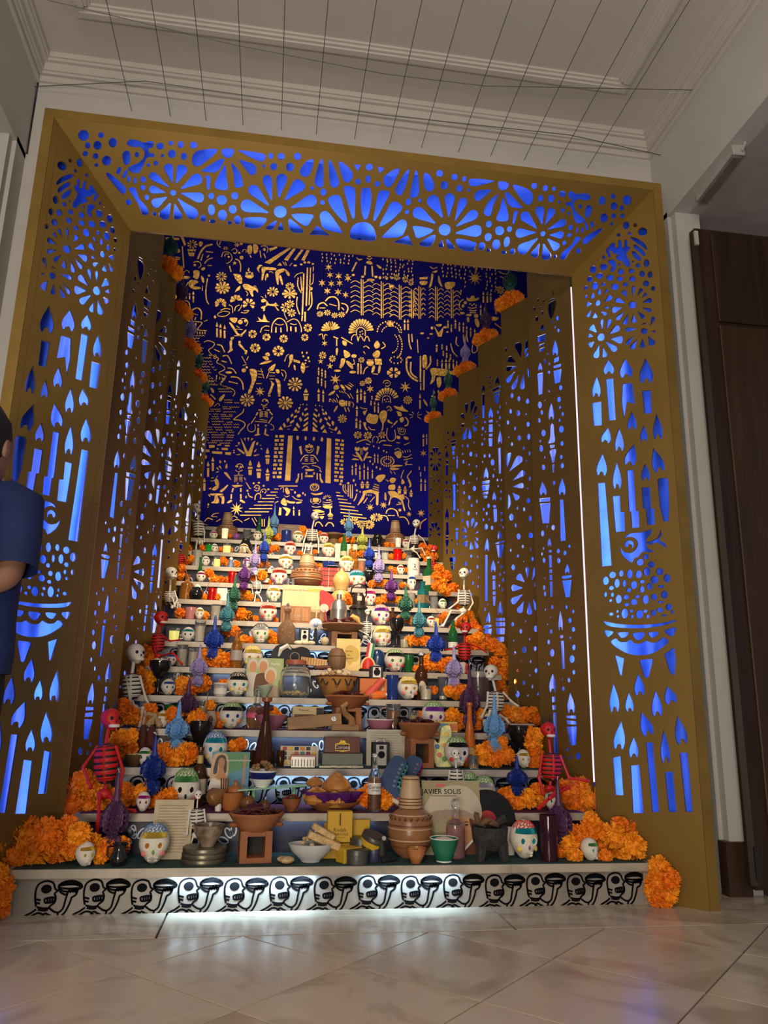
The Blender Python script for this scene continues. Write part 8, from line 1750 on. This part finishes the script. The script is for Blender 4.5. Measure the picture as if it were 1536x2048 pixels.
# ------------------------------------------------------------ sixth step
for i, (px, h) in enumerate(((362, 44), (385, 38))): votive(px, 6, .12, 22, h, '%s frosted glass candle behind the small blue skull' % ('taller', 'shorter')[i], 'clear', (.62, .52, .40), .8, r0=.95)
bottle(471, 6, .07, 23, 76, 'beer', 'amber', 'amber beer bottle with silver label beside the royal blue candle', lab=paint('lab_silver', (.35, .32, .30), .4), n=18)
P, s = spot(590, 6, .12); t = thing('guitar', 'black guitar lying on its side with pale fretboard', 'guitar', P); GM = mat('guitar_black', (.012, .011, .012), .2, coat=.4)
obj('body', MB().prism([(x*s, z*s) for x, z in smooth_loop([(-42, 4), (-50, 24), (-40, 46), (-18, 50), (-6, 42), (10, 46), (26, 40), (30, 22), (22, 6), (6, 4), (-6, 8), (-20, 2)], 3)], -9*s, 9*s), GM, t); obj('sound_hole', MB().tube([(-2*s+9*s*math.cos(a*PI/8), -9.4*s, 25*s+9*s*math.sin(a*PI/8)) for a in range(16)], .9*s, 5, closed=True), paint('rosette', (.25, .17, .12)), t)
FB = OAK; obj('fretboard', MB().box((34*s, -11*s, 20*s), (52*s, 4*s, 14*s), Ry(.10), b=.001), paint('fret_tan', (.48, .27, .10), .5), t)
for i in range(9): obj('fret', MB().box(((12+i*5.4)*s, -13.2*s, (22.2-i*.54)*s), (.8*s, .6*s, 13*s), Ry(.1)), BRN, t)
obj('white_plume', MB().tube([(-34*s, -9*s, 26*s), (-30*s, -11*s, 40*s), (-18*s, -11*s, 47*s), (-10*s, -9*s, 40*s)], [2*s, 5*s, 5*s, 1*s], 6), WHT, t)
P, s = spot(645, 6, .03); o = obj('wood_whistle', MB().tube([(-16*s, 0, 4*s), (0, 0, 5*s), (16*s, 0, 6*s)], [3*s, 4.5*s, 3.5*s], 8), BRN, None, P); tag(o, 'short dark wooden pipe lying before the woven barrel', 'pipe')
t, W, Hh = vessel('coconut_bank', 'container', 673, 6, .09, 37, 46, [(0, 0), (.7, 0), (.95, .2), (1, .5), (.95, .72), (.6, .95), (0, 1)], wood('coco', (.12, .06, .025), (.2, .11, .05), .7, 6), 'brown carved coconut container with a seam line'); obj('seam', MB().lathe([(W*.485, Hh*.60), (W*.505, Hh*.62), (W*.485, Hh*.64)], 20, cap=False), BRN, t)
t, W, Hh = sheet('old_book', 'book', 696, 6, .17, 48, 66, paint('book_tan', (.62, .46, .18), .7), 'tan old book with ochre map shape behind the coconut', -.12, .012); print_on(t, 'map_shape', smooth_loop([(.35, .35), (.5, .2), (.75, .22), (.95, .4), (.9, .65), (.7, .7), (.55, .8), (.4, .6)], 3), paint('book_ochre', (.42, .28, .04)), W, Hh, .012)
for i, (s_, z) in enumerate((('~~~~~', .62), ('~~', .5), ('~~~~~~', .40))): txt(s_, Hh*.085, BRN, t, (W*.02, -.0075, Hh*z))
P, s = spot(735, 6, .07); t = thing('mini_hat', 'miniature straw hat with red crown and tricolour ribbon', 'hat', P); obj('brim', MB().lathe([(0, 0), (17*s, 0), (18*s, 4*s), (15*s, 5*s), (0, 4*s)], 20), BLKM, t); obj('crown', MB().lathe([(14*s, 4*s), (13*s, 16*s), (8*s, 26*s), (0, 28*s)], 18), paint('hat_red', (.55, .02, .02)), t); obj('gold_edge', MB().tube([(14*s*math.cos(a*PI/8), -6*s, 6*s+21*s*math.sin(a*PI/8)) for a in range(9)], 2.2*s, 6), paint('hat_gold', (.75, .55, .2)), t)
for i, c in enumerate(((.5, .02, .02), (.75, .72, .65), (.02, .2, .06))): obj('ribbon', MB().box(((-6+i*5)*s, 4*s, 42*s), (5*s, 2*s, 30*s), Ry(.15)), paint('flag%d' % i, c, .6), t)
t, W, Hh = vessel('helmet', 'helmet', 754, 6, .19, 34, 46, [(0, 0), (1, 0), (1, .3), (.95, .6), (.7, .88), (.3, .99), (0, 1)], paint('helmet_navy', (.012, .03, .10), .25), 'dark navy miners helmet behind the tricolour hat')
votive(817, 6, .14, 22, 36, 'green glass jar behind the green-eyed skull', 'green', (.01, .25, .1), .85); bowl(923, 6, .05, 20, 22, WHT, 'small white cup painted with a skull face under the right devil', foot=.7)
# ------------------------------------------------------------ seventh step
votive(347, 7, .07, 24, 26, 'glass candle glowing lime yellow beside the blue-eyed skull', 'clear', (.75, .65, .15), .8, .5); votive(398, 7, .10, 22, 44, 'tall clear glass candle beside the left royal blue candle', 'clear', (.7, .6, .45), .75, r0=.95)
P, s = spot(446, 7, .10); t = thing('frying_pan', 'small round black pan leaning on its edge', 'pan', P, rot=(-.2, 0, 0)); obj('pan', MB().lathe([(0, 0), (12*s, 0), (13*s, 4*s), (11*s, 3*s), (0, 1.5*s)], 20, M=Tr(0, 0, 13*s) @ Rx(PI/2)), BLKM, t); obj('handle', MB().tube([(10*s, 0, 18*s), (32*s, 0, 24*s), (38*s, 0, 24*s)], 2.5*s, 6), wood('pan_wood', (.09, .045, .02), (.14, .07, .03)), t); obj('ring', MB().tube([(3*s*math.cos(a), 0, 28*s+3*s*math.sin(a)) for a in (0, 1.05, 2.1, 3.14, 4.2, 5.2)], .9*s, 4, closed=True), BLKM, t)
t, W, Hh = bottle(572, 7, .08, 38, 72, 'flask', mat('cut_glass', (.42, .24, .12), .08, trans=.6, var=.3, scale=80, bump=.8), 'cut-glass decanter of amber spirit with tall stopper', n=20); obj('stopper', MB().lathe([(W*.14, Hh), (W*.2, Hh*1.04), (W*.12, Hh*1.1), (W*.04, Hh*1.16), (0, Hh*1.17)], 10), GC['clear'], t)
box_camera(608, 7, .12, 22, 34, 'white upright snapshot camera with black lens beside the decanter', WHT)
for i in range(3): P, s = spot(598+i*12, 7, .035); o = obj('sea_shell', MB().ball((0, 0, 4*s), (11*s, 8*s, 5*s), 12, 8), mat('shell', (.70, .55, .38), .5, var=.3), None, P, (0, 0, i)); tag(o, 'cream sea shell lying before the white snapshot camera', 'shell', 'shells before the camera')
P, s = spot(649, 7, .05); o = obj('baseball', MB().ball((0, 0, 9*s), 9*s, 16, 12), mat('ball_tan', (.42, .34, .22), .7, var=.3), None, P); tag(o, 'worn tan ball beside the big brazier', 'ball')
t, W, Hh = brazier(684, 7, .12, 92, 48, 'wide brown brazier of chilies carrying the aluminium canteen', 61, mat('clay_brown', (.24, .11, .045), .6), 18)
P, s = spot(630, 7, .08); t = thing('camera_flash', 'round silver flash reflector on a black stem', 'flash', P); obj('stem', MB().tube([(0, 0, 0), (0, 0, 36*s)], 3*s, 8), BLKM, t); obj('reflector', MB().lathe([(0, 4*s), (6*s, 3*s), (11*s, -1*s), (13*s, -2*s), (13*s, 0), (0, 6*s)], 24, M=Tr(0, 0, 42*s) @ Rx(PI/2)), FOILS['silver'], t); obj('bulb', MB().ball((0, -3*s, 42*s), 5*s, 10, 8), paint('bulb_blue', (.25, .32, .5), .2), t)
P, s = spot(675, 7, .12); t = thing('canteen', 'aluminium canteen with seam band standing on the chilies', 'canteen', P+Vector((0, 0, 46*s))); ALU = mat('aluminium', (.55, .53, .50), .3, .85); obj('body', MB().lathe([(0, 0), (16*s, 0), (17*s, 4*s), (17*s, 26*s), (17.6*s, 28*s), (17*s, 30*s), (15*s, 40*s), (9*s, 48*s), (5*s, 50*s)], 24), ALU, t); obj('cap', MB().lathe([(5*s, 50*s), (5.5*s, 51*s), (5*s, 60*s), (0, 61*s)], 14), ALU, t)
P, s = spot(704, 7, .10); o = obj('gourd_ladle', MB().tube([(-8*s, 0, 0), (0, 0, 6*s), (9*s, 0, 2*s), (15*s, 0, -8*s)], [3*s, 7*s, 6*s, 2*s], 9), mat('gourd_tan', (.60, .36, .12), .35), None, P+Vector((0, 0, 54*s))); tag(o, 'pale curved gourd resting on the brazier rim', 'gourd')
goblet(793, 7, .08, 32, 60, 'black goblet beside the gold-browed skull on the seventh step'); votive(809, 7, .06, 20, 24, 'short glass of cream wax beside the seventh-step goblet', 'clear', (.75, .62, .38), .7); votive(818, 7, .16, 20, 30, 'clear glass behind the short cream wax glass', 'clear', (.7, .6, .5), .3)
bottle(906, 7, .10, 19, 60, 'beer', 'green', 'green beer bottle with white label beside the right devil', lab=LABW, n=16, lz=(.08, .26))
# ------------------------------------------------------------ eighth step
votive(380, 8, .10, 22, 26, 'pink glass candle beside the tiny gold-browed skull', 'pink', (.6, .25, .22), .8, r0=.95); votive(430, 8, .13, 20, 34, 'white box-like glass candle behind the teal candle', 'clear', (.68, .58, .46), .9, r0=1.); votive(497, 8, .10, 16, 18, 'small brown preserve jar beside the red-browed skull', 'brown', (.3, .14, .03), .8, r0=1.)
t, W, Hh, D = carton(590, 8, .08, 60, 34, 'carved brown wooden cigar box with bright edges', wood('cigar_box', (.20, .075, .02), (.34, .14, .04), .4), d=.35); obj('inlay', MB().box((0, -D/2-.001, Hh*.5), (W*.84, .002, Hh*.74), b=.0008), wood('cigar_dark', (.15, .06, .02), (.42, .18, .05), .4, 3), t); txt('~~~~', Hh*.24, paint('lab_silver', (.35, .32, .3)), t, (W*.05, -D/2-.003, Hh*.42))
CREAM = paint('sleeve_cream', (.52, .40, .22), .7)
t, W, Hh = sheet('record_sleeve', 'record sleeve', 604, 8, .16, 82, 72, CREAM, 'cream record sleeve with red title line above the cigar box', -.14, .004, dz=.035)
print_on(t, 'yellow_tag', [(.62, .09), (.95, .09), (.95, .18), (.62, .18)], paint('tag_yellow', (.35, .28, .02)), W, Hh); print_on(t, 'band_print', smooth_loop([(.05, .8), (.15, .6), (.35, .55), (.5, .42), (.6, .6), (.8, .55), (.92, .75), (.9, .95), (.1, .95)], 3), paint('print_peach', (.62, .34, .16)), W, Hh); txt('Los Rebeldes del Rock', Hh*.075, paint('title_red', (.45, .10, .05)), t, (-W*.18, -.0033, Hh*.86))
P, s = spot(652, 8, .12); t = thing('red_fan', 'bright red paper fan beside the cream record sleeve', 'fan', P, rot=(-.1, 0, 0)); obj('blade', MB().prism([(x*s, z*s) for x, z in smooth_loop([(-10, 0), (-12, 40), (-14, 70), (4, 66), (16, 52), (8, 34), (0, 24), (2, 0)], 3)], -1.5*s, 1.5*s), paint('fan_red', (.60, .008, .012), .6), t); obj('pink_disc', MB().lathe([(0, 0), (9*s, 0), (9*s, 1*s), (0, 1*s)], 18, M=Tr(-5*s, -2.5*s, 34*s) @ Rx(PI/2)), paint('fan_pink', (.75, .35, .30)), t)
for i, px in enumerate((622, 642)): votive(px, 8, .10, 18, 30, 'clear jar of amber honey beside the red fan, %s' % ('next to the cigar box', 'next to the canteen')[i], 'clear', (.55, .22, .04), .8, r0=1., name='honey_jar')
P, s = spot(716, 8, .10); t = thing('lantern', 'black miners lantern with ring handle', 'lantern', P); LN = mat('lantern_black', (.03, .022, .018), .4, .4)
obj('base', MB().lathe([(0, 0), (20*s, 0), (20*s, 5*s), (17*s, 7*s), (0, 7*s)], 20), LN, t); obj('glass_chimney', MB().lathe([(14*s, 7*s), (16*s, 20*s), (14*s, 34*s)], 18), GC['clear'], t); obj('hood', MB().lathe([(19*s, 34*s), (19*s, 37*s), (13*s, 42*s), (13*s, 58*s), (8*s, 66*s), (0, 68*s)], 20), LN, t); obj('badge', MB().box((0, -13.5*s, 54*s), (9*s, 1*s, 9*s)), paint('badge', (.7, .45, .35)), t)
for i in range(6): a = i*PI/3+.3; obj('guard_bar', MB().tube([(17*s*math.cos(a), 17*s*math.sin(a), 6*s), (17*s*math.cos(a), 17*s*math.sin(a), 35*s)], 1.2*s, 5), LN, t)
obj('ring_handle', MB().tube([(16*s*math.cos(a), 0, 68*s+17*s*math.sin(a)) for a in [-.6+q*(PI+1.2)/14 for q in range(15)]], 1.6*s, 6), LN, t)
bottle(785, 8, .14, 17, 40, 'stubby', 'brown', 'small brown bottle with cream label behind the violet-eyed skull', lab=paint('lab_cream', (.5, .42, .3)), n=14); votive(871, 8, .08, 17, 28, 'glass candle glowing yellow at the right of the eighth step', 'clear', (.85, .55, .06), .7, .5)
# ------------------------------------------------------------ ninth to thirteenth steps
bottle(372, 9, .10, 26, 52, 'square', 'amber', 'squat amber glass bottle beside the round black pot', n=14); vessel('round_pot', 'pot', 391, 9, .03, 28, 24, [(0, 0), (.6, 0), (1, .35), (.95, .65), (.6, .9), (.66, 1), (0, 1)], BLK, 'round black glazed pot at the left of the ninth step')
votive(423, 9, .07, 17, 26, 'bright red ribbed glass candle beside the marigolds', 'red', (.6, .01, .01), .9, .12, r0=1.); carton(443, 9, .12, 20, 28, 'small pale paper bag between red glass and green candle', WHT, d=.6, name='paper_bag', cat='bag')
def gourd2(px, k, dy, w, h, label):
	t, W, Hh = vessel('bottle_gourd', 'gourd', px, k, dy, w, h, [(0, 0), (.8, .02), (1.05, .16), (1.0, .30), (.62, .42), (.60, .46), (.86, .60), (.88, .74), (.6, .88), (.2, .97), (.14, 1.04), (0, 1.05)], mat('gourd_tan', (.60, .36, .12), .35, var=.12), label, 26); obj('cord', MB().tube([(W*.32*math.cos(a*PI/8), W*.32*math.sin(a*PI/8), Hh*.44) for a in range(16)], W*.02, 5, closed=True), HUSK, t); obj('cord_loop', MB().tube([(W*.3, 0, Hh*.44), (W*.42, 0, Hh*.5), (W*.4, 0, Hh*.4)], W*.02, 5), HUSK, t)
gourd2(681, 9, .10, 40, 74, 'tan double bottle gourd with a cord at its waist')
votive(822, 9, .12, 18, 32, 'tall frosted glass below the small white skull', 'clear', (.66, .60, .52), .95, r0=1.); t, W, Hh = bottle(846, 9, .08, 24, 56, 'square', 'teal', 'turquoise liquor bottle with brown label', lab=paint('lab_brown2', (.22, .14, .07)), n=4, lz=(.2, .5)); votive(868, 9, .08, 16, 26, 'small silver-grey metal cup beside the turquoise bottle', 'clear', (.3, .3, .3), .95, r0=1.)
bottle(398, 10, .12, 17, 54, 'cone', 'green', 'green wine bottle behind the small pink-browed skull', n=16); votive(463, 10, .08, 16, 26, 'orange red glass candle beside the deep purple candle', 'red', (.7, .15, .03), .8, .15); t, W, Hh = bottle(531, 10, .10, 14, 34, 'stubby', 'brown', 'small brown beer bottle with cream label on the tenth step', lab=LABW, n=14)
for i, px in enumerate((576, 586)): votive(px, 10, .06, 8, 16, 'small %s salt shaker beside the pink-faced skull' % ('grey', 'white')[i], 'clear', (.4, .35, .4), .9, r0=1., name='salt_shaker')
jug(612, 10, .11, 66, 68, 'bright orange clay jug with banded cup under the steel bottle neck')
PLD = paint('tartan_red', (.50, .03, .03), .6); t, W, Hh, D = carton(660, 10, .13, 54, 42, 'red tartan tin box behind the tan gourd', PLD, d=.4, name='tartan_box')
for i in range(6): obj('tartan_line', MB().box((-W*.42+i*W*.17, -D/2-.0005, Hh*.5), (W*.02, .001, Hh*.98)), BRN if i % 2 else paint('hat_gold', (.75, .55, .2)), t)
for i in range(4): obj('tartan_line', MB().box((0, -D/2-.0006, Hh*(.15+.23*i)), (W*.98, .001, Hh*.03)), BLKM, t)
goblet(738, 10, .17, 26, 40, 'black goblet with white cap beside the lavender candle', 'petal', WHT); votive(797, 10, .10, 18, 24, 'brown tinted glass at the right of the tenth step', 'clear', (.3, .2, .12), .6); t, W, Hh = bottle(858, 10, .10, 24, 72, 'stubby', 'green', 'dark green liqueur bottle with pale label by the right marigolds', lab=paint('lab_cream', (.5, .42, .3)), n=4, cap=paint('cap_pale', (.6, .55, .4)))
votive(392, 11, .10, 22, 34, 'white ceramic jar at the left of the eleventh step', 'clear', (.66, .62, .56), .98, r0=1.); votive(433, 11, .07, 15, 24, 'lit glass candle on the eleventh step', 'clear', (.9, .7, .2), .7, .5, r0=1.); P, s = spot(461, 11, .07); t = thing('small_figurine', 'little blue clothed figurine among eleventh-step marigolds', 'figurine', P); obj('body', MB().lathe([(0, 0), (7*s, 0), (5*s, 12*s), (3*s, 16*s)], 10), paint('cloth_blue', (.12, .17, .35)), t); obj('head', MB().ball((0, 0, 19*s), 4*s, 8, 6), WHT, t)
bottle(533, 11, .10, 9, 28, 'stubby', 'clear', 'tiny clear bottle beside the lavender candle on high', n=10); t, W, Hh = bottle(615, 11, .09, 22, 46, 'stubby', 'clear', 'clear steel-necked bottle above the orange clay jug', cap=FOILS['silver'], n=14)
votive(657, 11, .12, 26, 24, 'blue and white porcelain jar on the eleventh step', 'blue', (.08, .1, .25), .9, r0=1.); bowl(665, 11, .05, 24, 12, BLK, 'low black bowl with white rim before the porcelain jar', rim=WHT)
bottle(706, 11, .12, 20, 50, 'square', 'amber', 'amber tequila flask with wooden stopper', cap=OAK, n=14); votive(723, 11, .06, 16, 26, 'orange paper lantern glass beside the bright blue candle', 'clear', (.75, .25, .08), .95, r0=1.); goblet(741, 11, .17, 22, 34, 'small black goblet with cream cap on the eleventh step', 'petal', WHT)
t, W, Hh = vessel('apothecary_jar', 'jar', 827, 11, .07, 26, 38, [(0, 0), (.96, 0), (1, .04), (1, .76), (.86, .82), (.9, .86), (.86, .94), (0, .97)], paint('porcelain', (.72, .70, .66), .25), 'white porcelain jar with dark script near the right wall'); txt('2', Hh*.25, BLKM, t, (0, -W*.52, Hh*.5)); txt('~~~', Hh*.16, BLKM, t, (0, -W*.52, Hh*.32))
P, s = spot(775, 11, .12); o = obj('black_hat', MB().lathe([(0, 0), (18*s, 0), (16*s, 6*s), (10*s, 9*s), (9*s, 18*s), (0, 20*s)], 20), BLKM, None, P); tag(o, 'small black felt hat on the eleventh step', 'hat')
votive(417, 12, .08, 14, 18, 'glass candle glowing bright green', 'green', (.05, .75, .12), .9, 1.2, r0=1.); votive(453, 12, .08, 17, 20, 'glass candle glowing yellow beside the corn husk bow', 'clear', (.9, .75, .2), .8, .6, r0=1.); vessel('round_pot', 'pot', 490, 12, .12, 26, 34, [(0, 0), (.6, 0), (1, .35), (.95, .65), (.6, .9), (.66, 1), (0, 1)], BLK, 'round black pot holding sticks on the twelfth step')
P, s = spot(490, 12, .03); t = thing('corn_husk', 'tied corn husk bow on the twelfth step', 'corn husk', P)
for sx in (-1, 1): obj('husk_leaf', MB().tube([(0, 0, 12*s), (sx*5*s, 0, 8*s), (sx*11*s, 0, 1*s)], [2*s, 4*s, 3*s], 6), HUSK, t)
bottle(687, 12, .06, 14, 50, 'beer', 'green', 'green soda bottle before the cream booklet', n=14, lab=paint('lab_cream', (.5, .42, .3)), lz=(.12, .3)); sheet('booklet', 'book', 692, 12, .14, 44, 36, paint('booklet_cream', (.62, .56, .40)), 'cream booklet standing behind the green soda bottle', -.15, .006); bottle(703, 12, .06, 13, 30, 'square', 'amber', 'small tequila bottle with wooden stopper before the booklet', cap=OAK, n=12)
votive(770, 12, .07, 15, 20, 'short glass of white wax beside the orange glowing glass', 'clear', (.8, .74, .55), .8, .2, r0=.95); votive(795, 12, .06, 18, 25, 'orange glass candle glowing brightly near the right wall', 'red', (1, .22, .02), .9, 1.0); votive(816, 12, .10, 17, 24, 'clear glass near the right leaning skeleton', 'clear', (.6, .58, .52), .6)
jug(452, 13, .17, 44, 62, 'dark clay jug with cup on the top steps, left part'); jug(790, 13, .17, 42, 62, 'dark clay jug with cup on the top steps, right part')
votive(449, 13, .03, 15, 26, 'glowing white wax glass before the dark clay jug', 'clear', (.9, .8, .45), .85, .5); votive(796, 13, .03, 13, 22, 'glowing white cup before the right dark clay jug', 'clear', (.9, .8, .6), .9, .4, r0=.85); P, s = spot(472, 13, .06); o = obj('glass_ball', MB().ball((0, 0, 8*s), 8*s, 14, 10), paint('ball_purple', (.20, .06, .25), .15), None, P); tag(o, 'shiny purple ball beside the dark clay jug', 'ball')
votive(493, 13, .08, 16, 26, 'empty clear tumbler on the thirteenth step', 'clear', (.5, .4, .3), .15); bottle(516, 13, .12, 20, 54, 'cone', 'green', 'green wine bottle on the thirteenth step', n=14)
t, W, Hh, D = carton(577, 13, .17, 48, 44, 'brown illustrated wooden sign box at the head of the stair', wood('sign_brown', (.10, .035, .015), (.17, .06, .025)), d=.12, name='sign_box'); obj('picture_panel', MB().box((-W*.1, -D/2-.0006, Hh*.45), (W*.34, .001, Hh*.6)), paint('sign_grey', (.3, .24, .2), var=.6, scale=60), t); txt('~~~~~~', Hh*.15, paint('sign_green', (.35, .4, .15)), t, (0, -D/2-.001, Hh*.88))
votive(572, 13, .06, 20, 26, 'blue glazed jar beside the sky blue candle', 'blue', (.1, .14, .3), .95, r0=1.); P, s = spot(612, 13, .20); o = obj('felt_hat', MB().lathe([(0, 0), (22*s, 0), (21*s, 3*s), (13*s, 5*s), (12*s, 26*s), (6*s, 30*s), (0, 30*s)], 20), BLKM, None, P); tag(o, 'tall black felt hat on the thirteenth step behind the centre skeleton', 'hat')
t, W, Hh = vessel('sombrero', 'hat', 667, 13, .12, 40, 28, [(0, .0), (.55, 0), (.58, .2), (.5, .55), (1, .82), (.98, .95), (.6, .8), (.4, 1), (0, 1.05)], mat('hat_brown', (.16, .085, .03), .7), 'brown wide-brimmed sombrero resting on the thirteenth step'); vessel('round_pot', 'pot', 755, 13, .08, 26, 28, [(0, 0), (.6, 0), (1, .35), (.95, .65), (.6, .9), (.66, 1), (0, 1)], BLK, 'round black pot beside the right dark clay jug')
# loose incense sticks leaning across the steps
for i, (x0, y0, x1, y1, k) in enumerate(((383, 1178, 369, 1130, 9), (412, 1180, 424, 1152, 9), (345, 1305, 362, 1270, 6), (366, 1370, 370, 1430, 4), (410, 1440, 416, 1385, 4), (885, 1235, 852, 1195, 8), (736, 1205, 748, 1150, 9), (760, 1090, 752, 1135, 11), (519, 1060, 488, 1080, 12), (764, 1078, 790, 1062, 13))):
	Y = T(k, .06); o = obj('incense_stick', MB().tube([on_axis(x0, y0, 1, Y), on_axis(x1, y1, 1, Y+.03)], .0022, 5), paint('stick', (.25, .16, .09))); tag(o, 'thin tan incense stick slanting over the %s step' % ('', '', '', 'third', 'fourth', 'fifth', 'sixth', 'seventh', 'eighth', 'ninth', 'tenth', 'eleventh', 'twelfth', 'thirteenth')[k], 'incense', 'incense sticks')

# ------------------------------------------------------------ visitor standing beside the portal, seen from the side
def skin(name, pts, edges, rad, sub=2):
	me = bpy.data.meshes.new(name); me.from_pydata(pts, edges, []); o = bpy.data.objects.new(name, me); COL.objects.link(o)
	m = o.modifiers.new('s', 'SKIN'); m.use_smooth_shade = True; s2 = o.modifiers.new('u', 'SUBSURF'); s2.levels = sub; s2.render_levels = sub
	for v, r in zip(me.skin_vertices[0].data, rad): v.radius = r if isinstance(r, tuple) else (r, r)
	me.skin_vertices[0].data[0].use_root = True
	q = bpy.data.meshes.new_from_object(o.evaluated_get(bpy.context.evaluated_depsgraph_get())); bpy.data.objects.remove(o); q.materials.clear(); q.materials.append(None); q.name = name; return q
PY = -.80; PX = X_at(-92, PY, 1.1)
pr = thing('person', 'person in a dark blue polo shirt and black trousers seen from behind, hands clasped', 'person', (PX, PY, 0), -PI/2-.2)
SKINM = mat('skin', (.22, .11, .07), .55, var=.1, sss=.1); SH = mat('shirt_blue', (.003, .012, .075), .8, var=.2); TR = mat('trouser_black', (.006, .006, .008), .8); HR = mat('hair_black', (.006, .005, .005), .6, bump=.5)
bp = [(0, 0, .92), (.01, 0, 1.08), (.015, 0, 1.25), (.01, 0, 1.36), (-.005, 0, 1.43), (-.02, 0, 1.50)]; be = [(i, i+1) for i in range(5)]; br = [(.10, .13), (.10, .13), (.10, .14), (.07, .11), .052, .055]; hand = []
for s in (-1, 1):
	n = len(bp); bp += [(.01, s*.17, 1.33), (.07, s*.205, 1.10), (.155, s*.12, 1.06), (.168, s*.07, 1.03)]; be += [(3, n), (n, n+1), (n+1, n+2), (n+2, n+3)]; br += [.055, .042, .030, .034]; hand.append((n+3, s))
	n = len(bp); bp += [(0, s*.085, .85), (-.015, s*.09, .48), (.015, s*.09, .10), (-.13, s*.10, .03)]; be += [(0, n), (n, n+1), (n+1, n+2), (n+2, n+3)]; br += [.085, .06, .042, .035]
for n0, s in hand:
	x, y, z = bp[n0]
	for j, L in enumerate((.062, .072, .068, .054)):
		n = len(bp); zz = z+.02-j*.016; bp += [(x+.01, y-s*.03, zz), (x+.014, y-s*(.03+L*.55), zz-.012), (x+.004, y-s*(.03+L), zz-.03)]; be += [(n0, n), (n, n+1), (n+1, n+2)]; br += [.011, .0095, .008]
	n = len(bp); bp += [(x+.006, y-s*.01, z+.032), (x+.010, y-s*.045, z+.042)]; be += [(n0, n), (n, n+1)]; br += [.012, .009]
obj('body', skin('body', bp, be, br), SKINM, pr)
HZ = -.09
hd = MB().ball((-.04, 0, 1.635+HZ), (.098, .078, .118), 20, 14); hd.ball((-.14, 0, 1.62+HZ), (.022, .016, .03), 8, 6); hd.ball((-.085, 0, 1.56+HZ), (.055, .05, .045), 10, 8)
for s in (-1, 1): hd.ball((-.03, s*.08, 1.62+HZ), (.02, .012, .032), 8, 6)
hd_o = obj('head', hd, SKINM, pr)
for s in (-1, 1): obj('eye', MB().ball((-.127, s*.032, 1.648+HZ), (.012, .014, .009), 8, 6), paint('eye_dark', (.02, .015, .01)), hd_o)
obj('mouth', MB().ball((-.137, 0, 1.578+HZ), (.010, .024, .006), 8, 6), paint('lip', (.3, .1, .08)), hd_o)
obj('hair', MB().lathe([(.001, .11), (.05, .10), (.085, .05), (.094, 0), (.088, -.05), (.070, -.085), (.045, -.105), (.001, -.11)], 22, (-.018, 0, 1.66+HZ), sy=.92, wob=lambda a, z: 1+.05*math.sin(9*a+70*z)), HR, pr)
sh = MB().lathe([(.185, .84), (.188, .90), (.18, 1.0), (.18, 1.12), (.185, 1.24), (.175, 1.33), (.13, 1.395), (.075, 1.43), (.06, 1.45)], 28, (.008, 0, 0), Matrix(((.78, 0, 0, 0), (0, 1.08, 0, 0), (0, 0, 1, 0), (0, 0, 0, 1))), cap=False)
for s in (-1, 1): sh.tube([(.008, s*.12, 1.36), (.015, s*.175, 1.33), (.045, s*.20, 1.23), (.068, s*.212, 1.13)], [.06, .072, .066, .066], 14, cap=False)
obj('polo_shirt', sh, SH, pr)
obj('collar', MB().lathe([(.066, 1.43), (.062, 1.475)], 18, (-.002, 0, 0), cap=False), SH, pr)
tr = MB().ball((0, 0, .88), (.115, .16, .11), 18, 12)
for s in (-1, 1): tr.tube([(0, s*.075, .90), (-.005, s*.085, .78), (-.01, s*.09, .5), (.012, s*.09, .28), (.015, s*.09, .06)], [.10, .098, .08, .07, .068], 16)
obj('trousers', tr, TR, pr)
for s in (-1, 1): obj('shoe', MB().ball((-.05, s*.095, .045), (.14, .05, .045), 14, 8), TR, pr)
mb = MB()   # the smallest marigolds far up the stair, past the counted three hundred
for me, p, r, rt in SMALL: mb.add([v.co for v in me.vertices], [tuple(q.vertices) for q in me.polygons], Matrix.Translation(p) @ rt @ Matrix.Scale(r, 4))
tag(obj('marigold_scatter', mb.mesh('marigold_scatter', 0), M_MARI[0]), 'scatter of tiny orange marigolds among the offerings on the upper steps', 'flowers', kind='stuff')
# ------------------------------------------------------------ labels name sides by what stands there
import re
for o in bpy.data.objects:
	for k in ('label', 'group'):
		if k in o: o[k] = re.sub(r'\bright\b', 'door-side', re.sub(r'\bleft\b', 'person-side', o[k]))
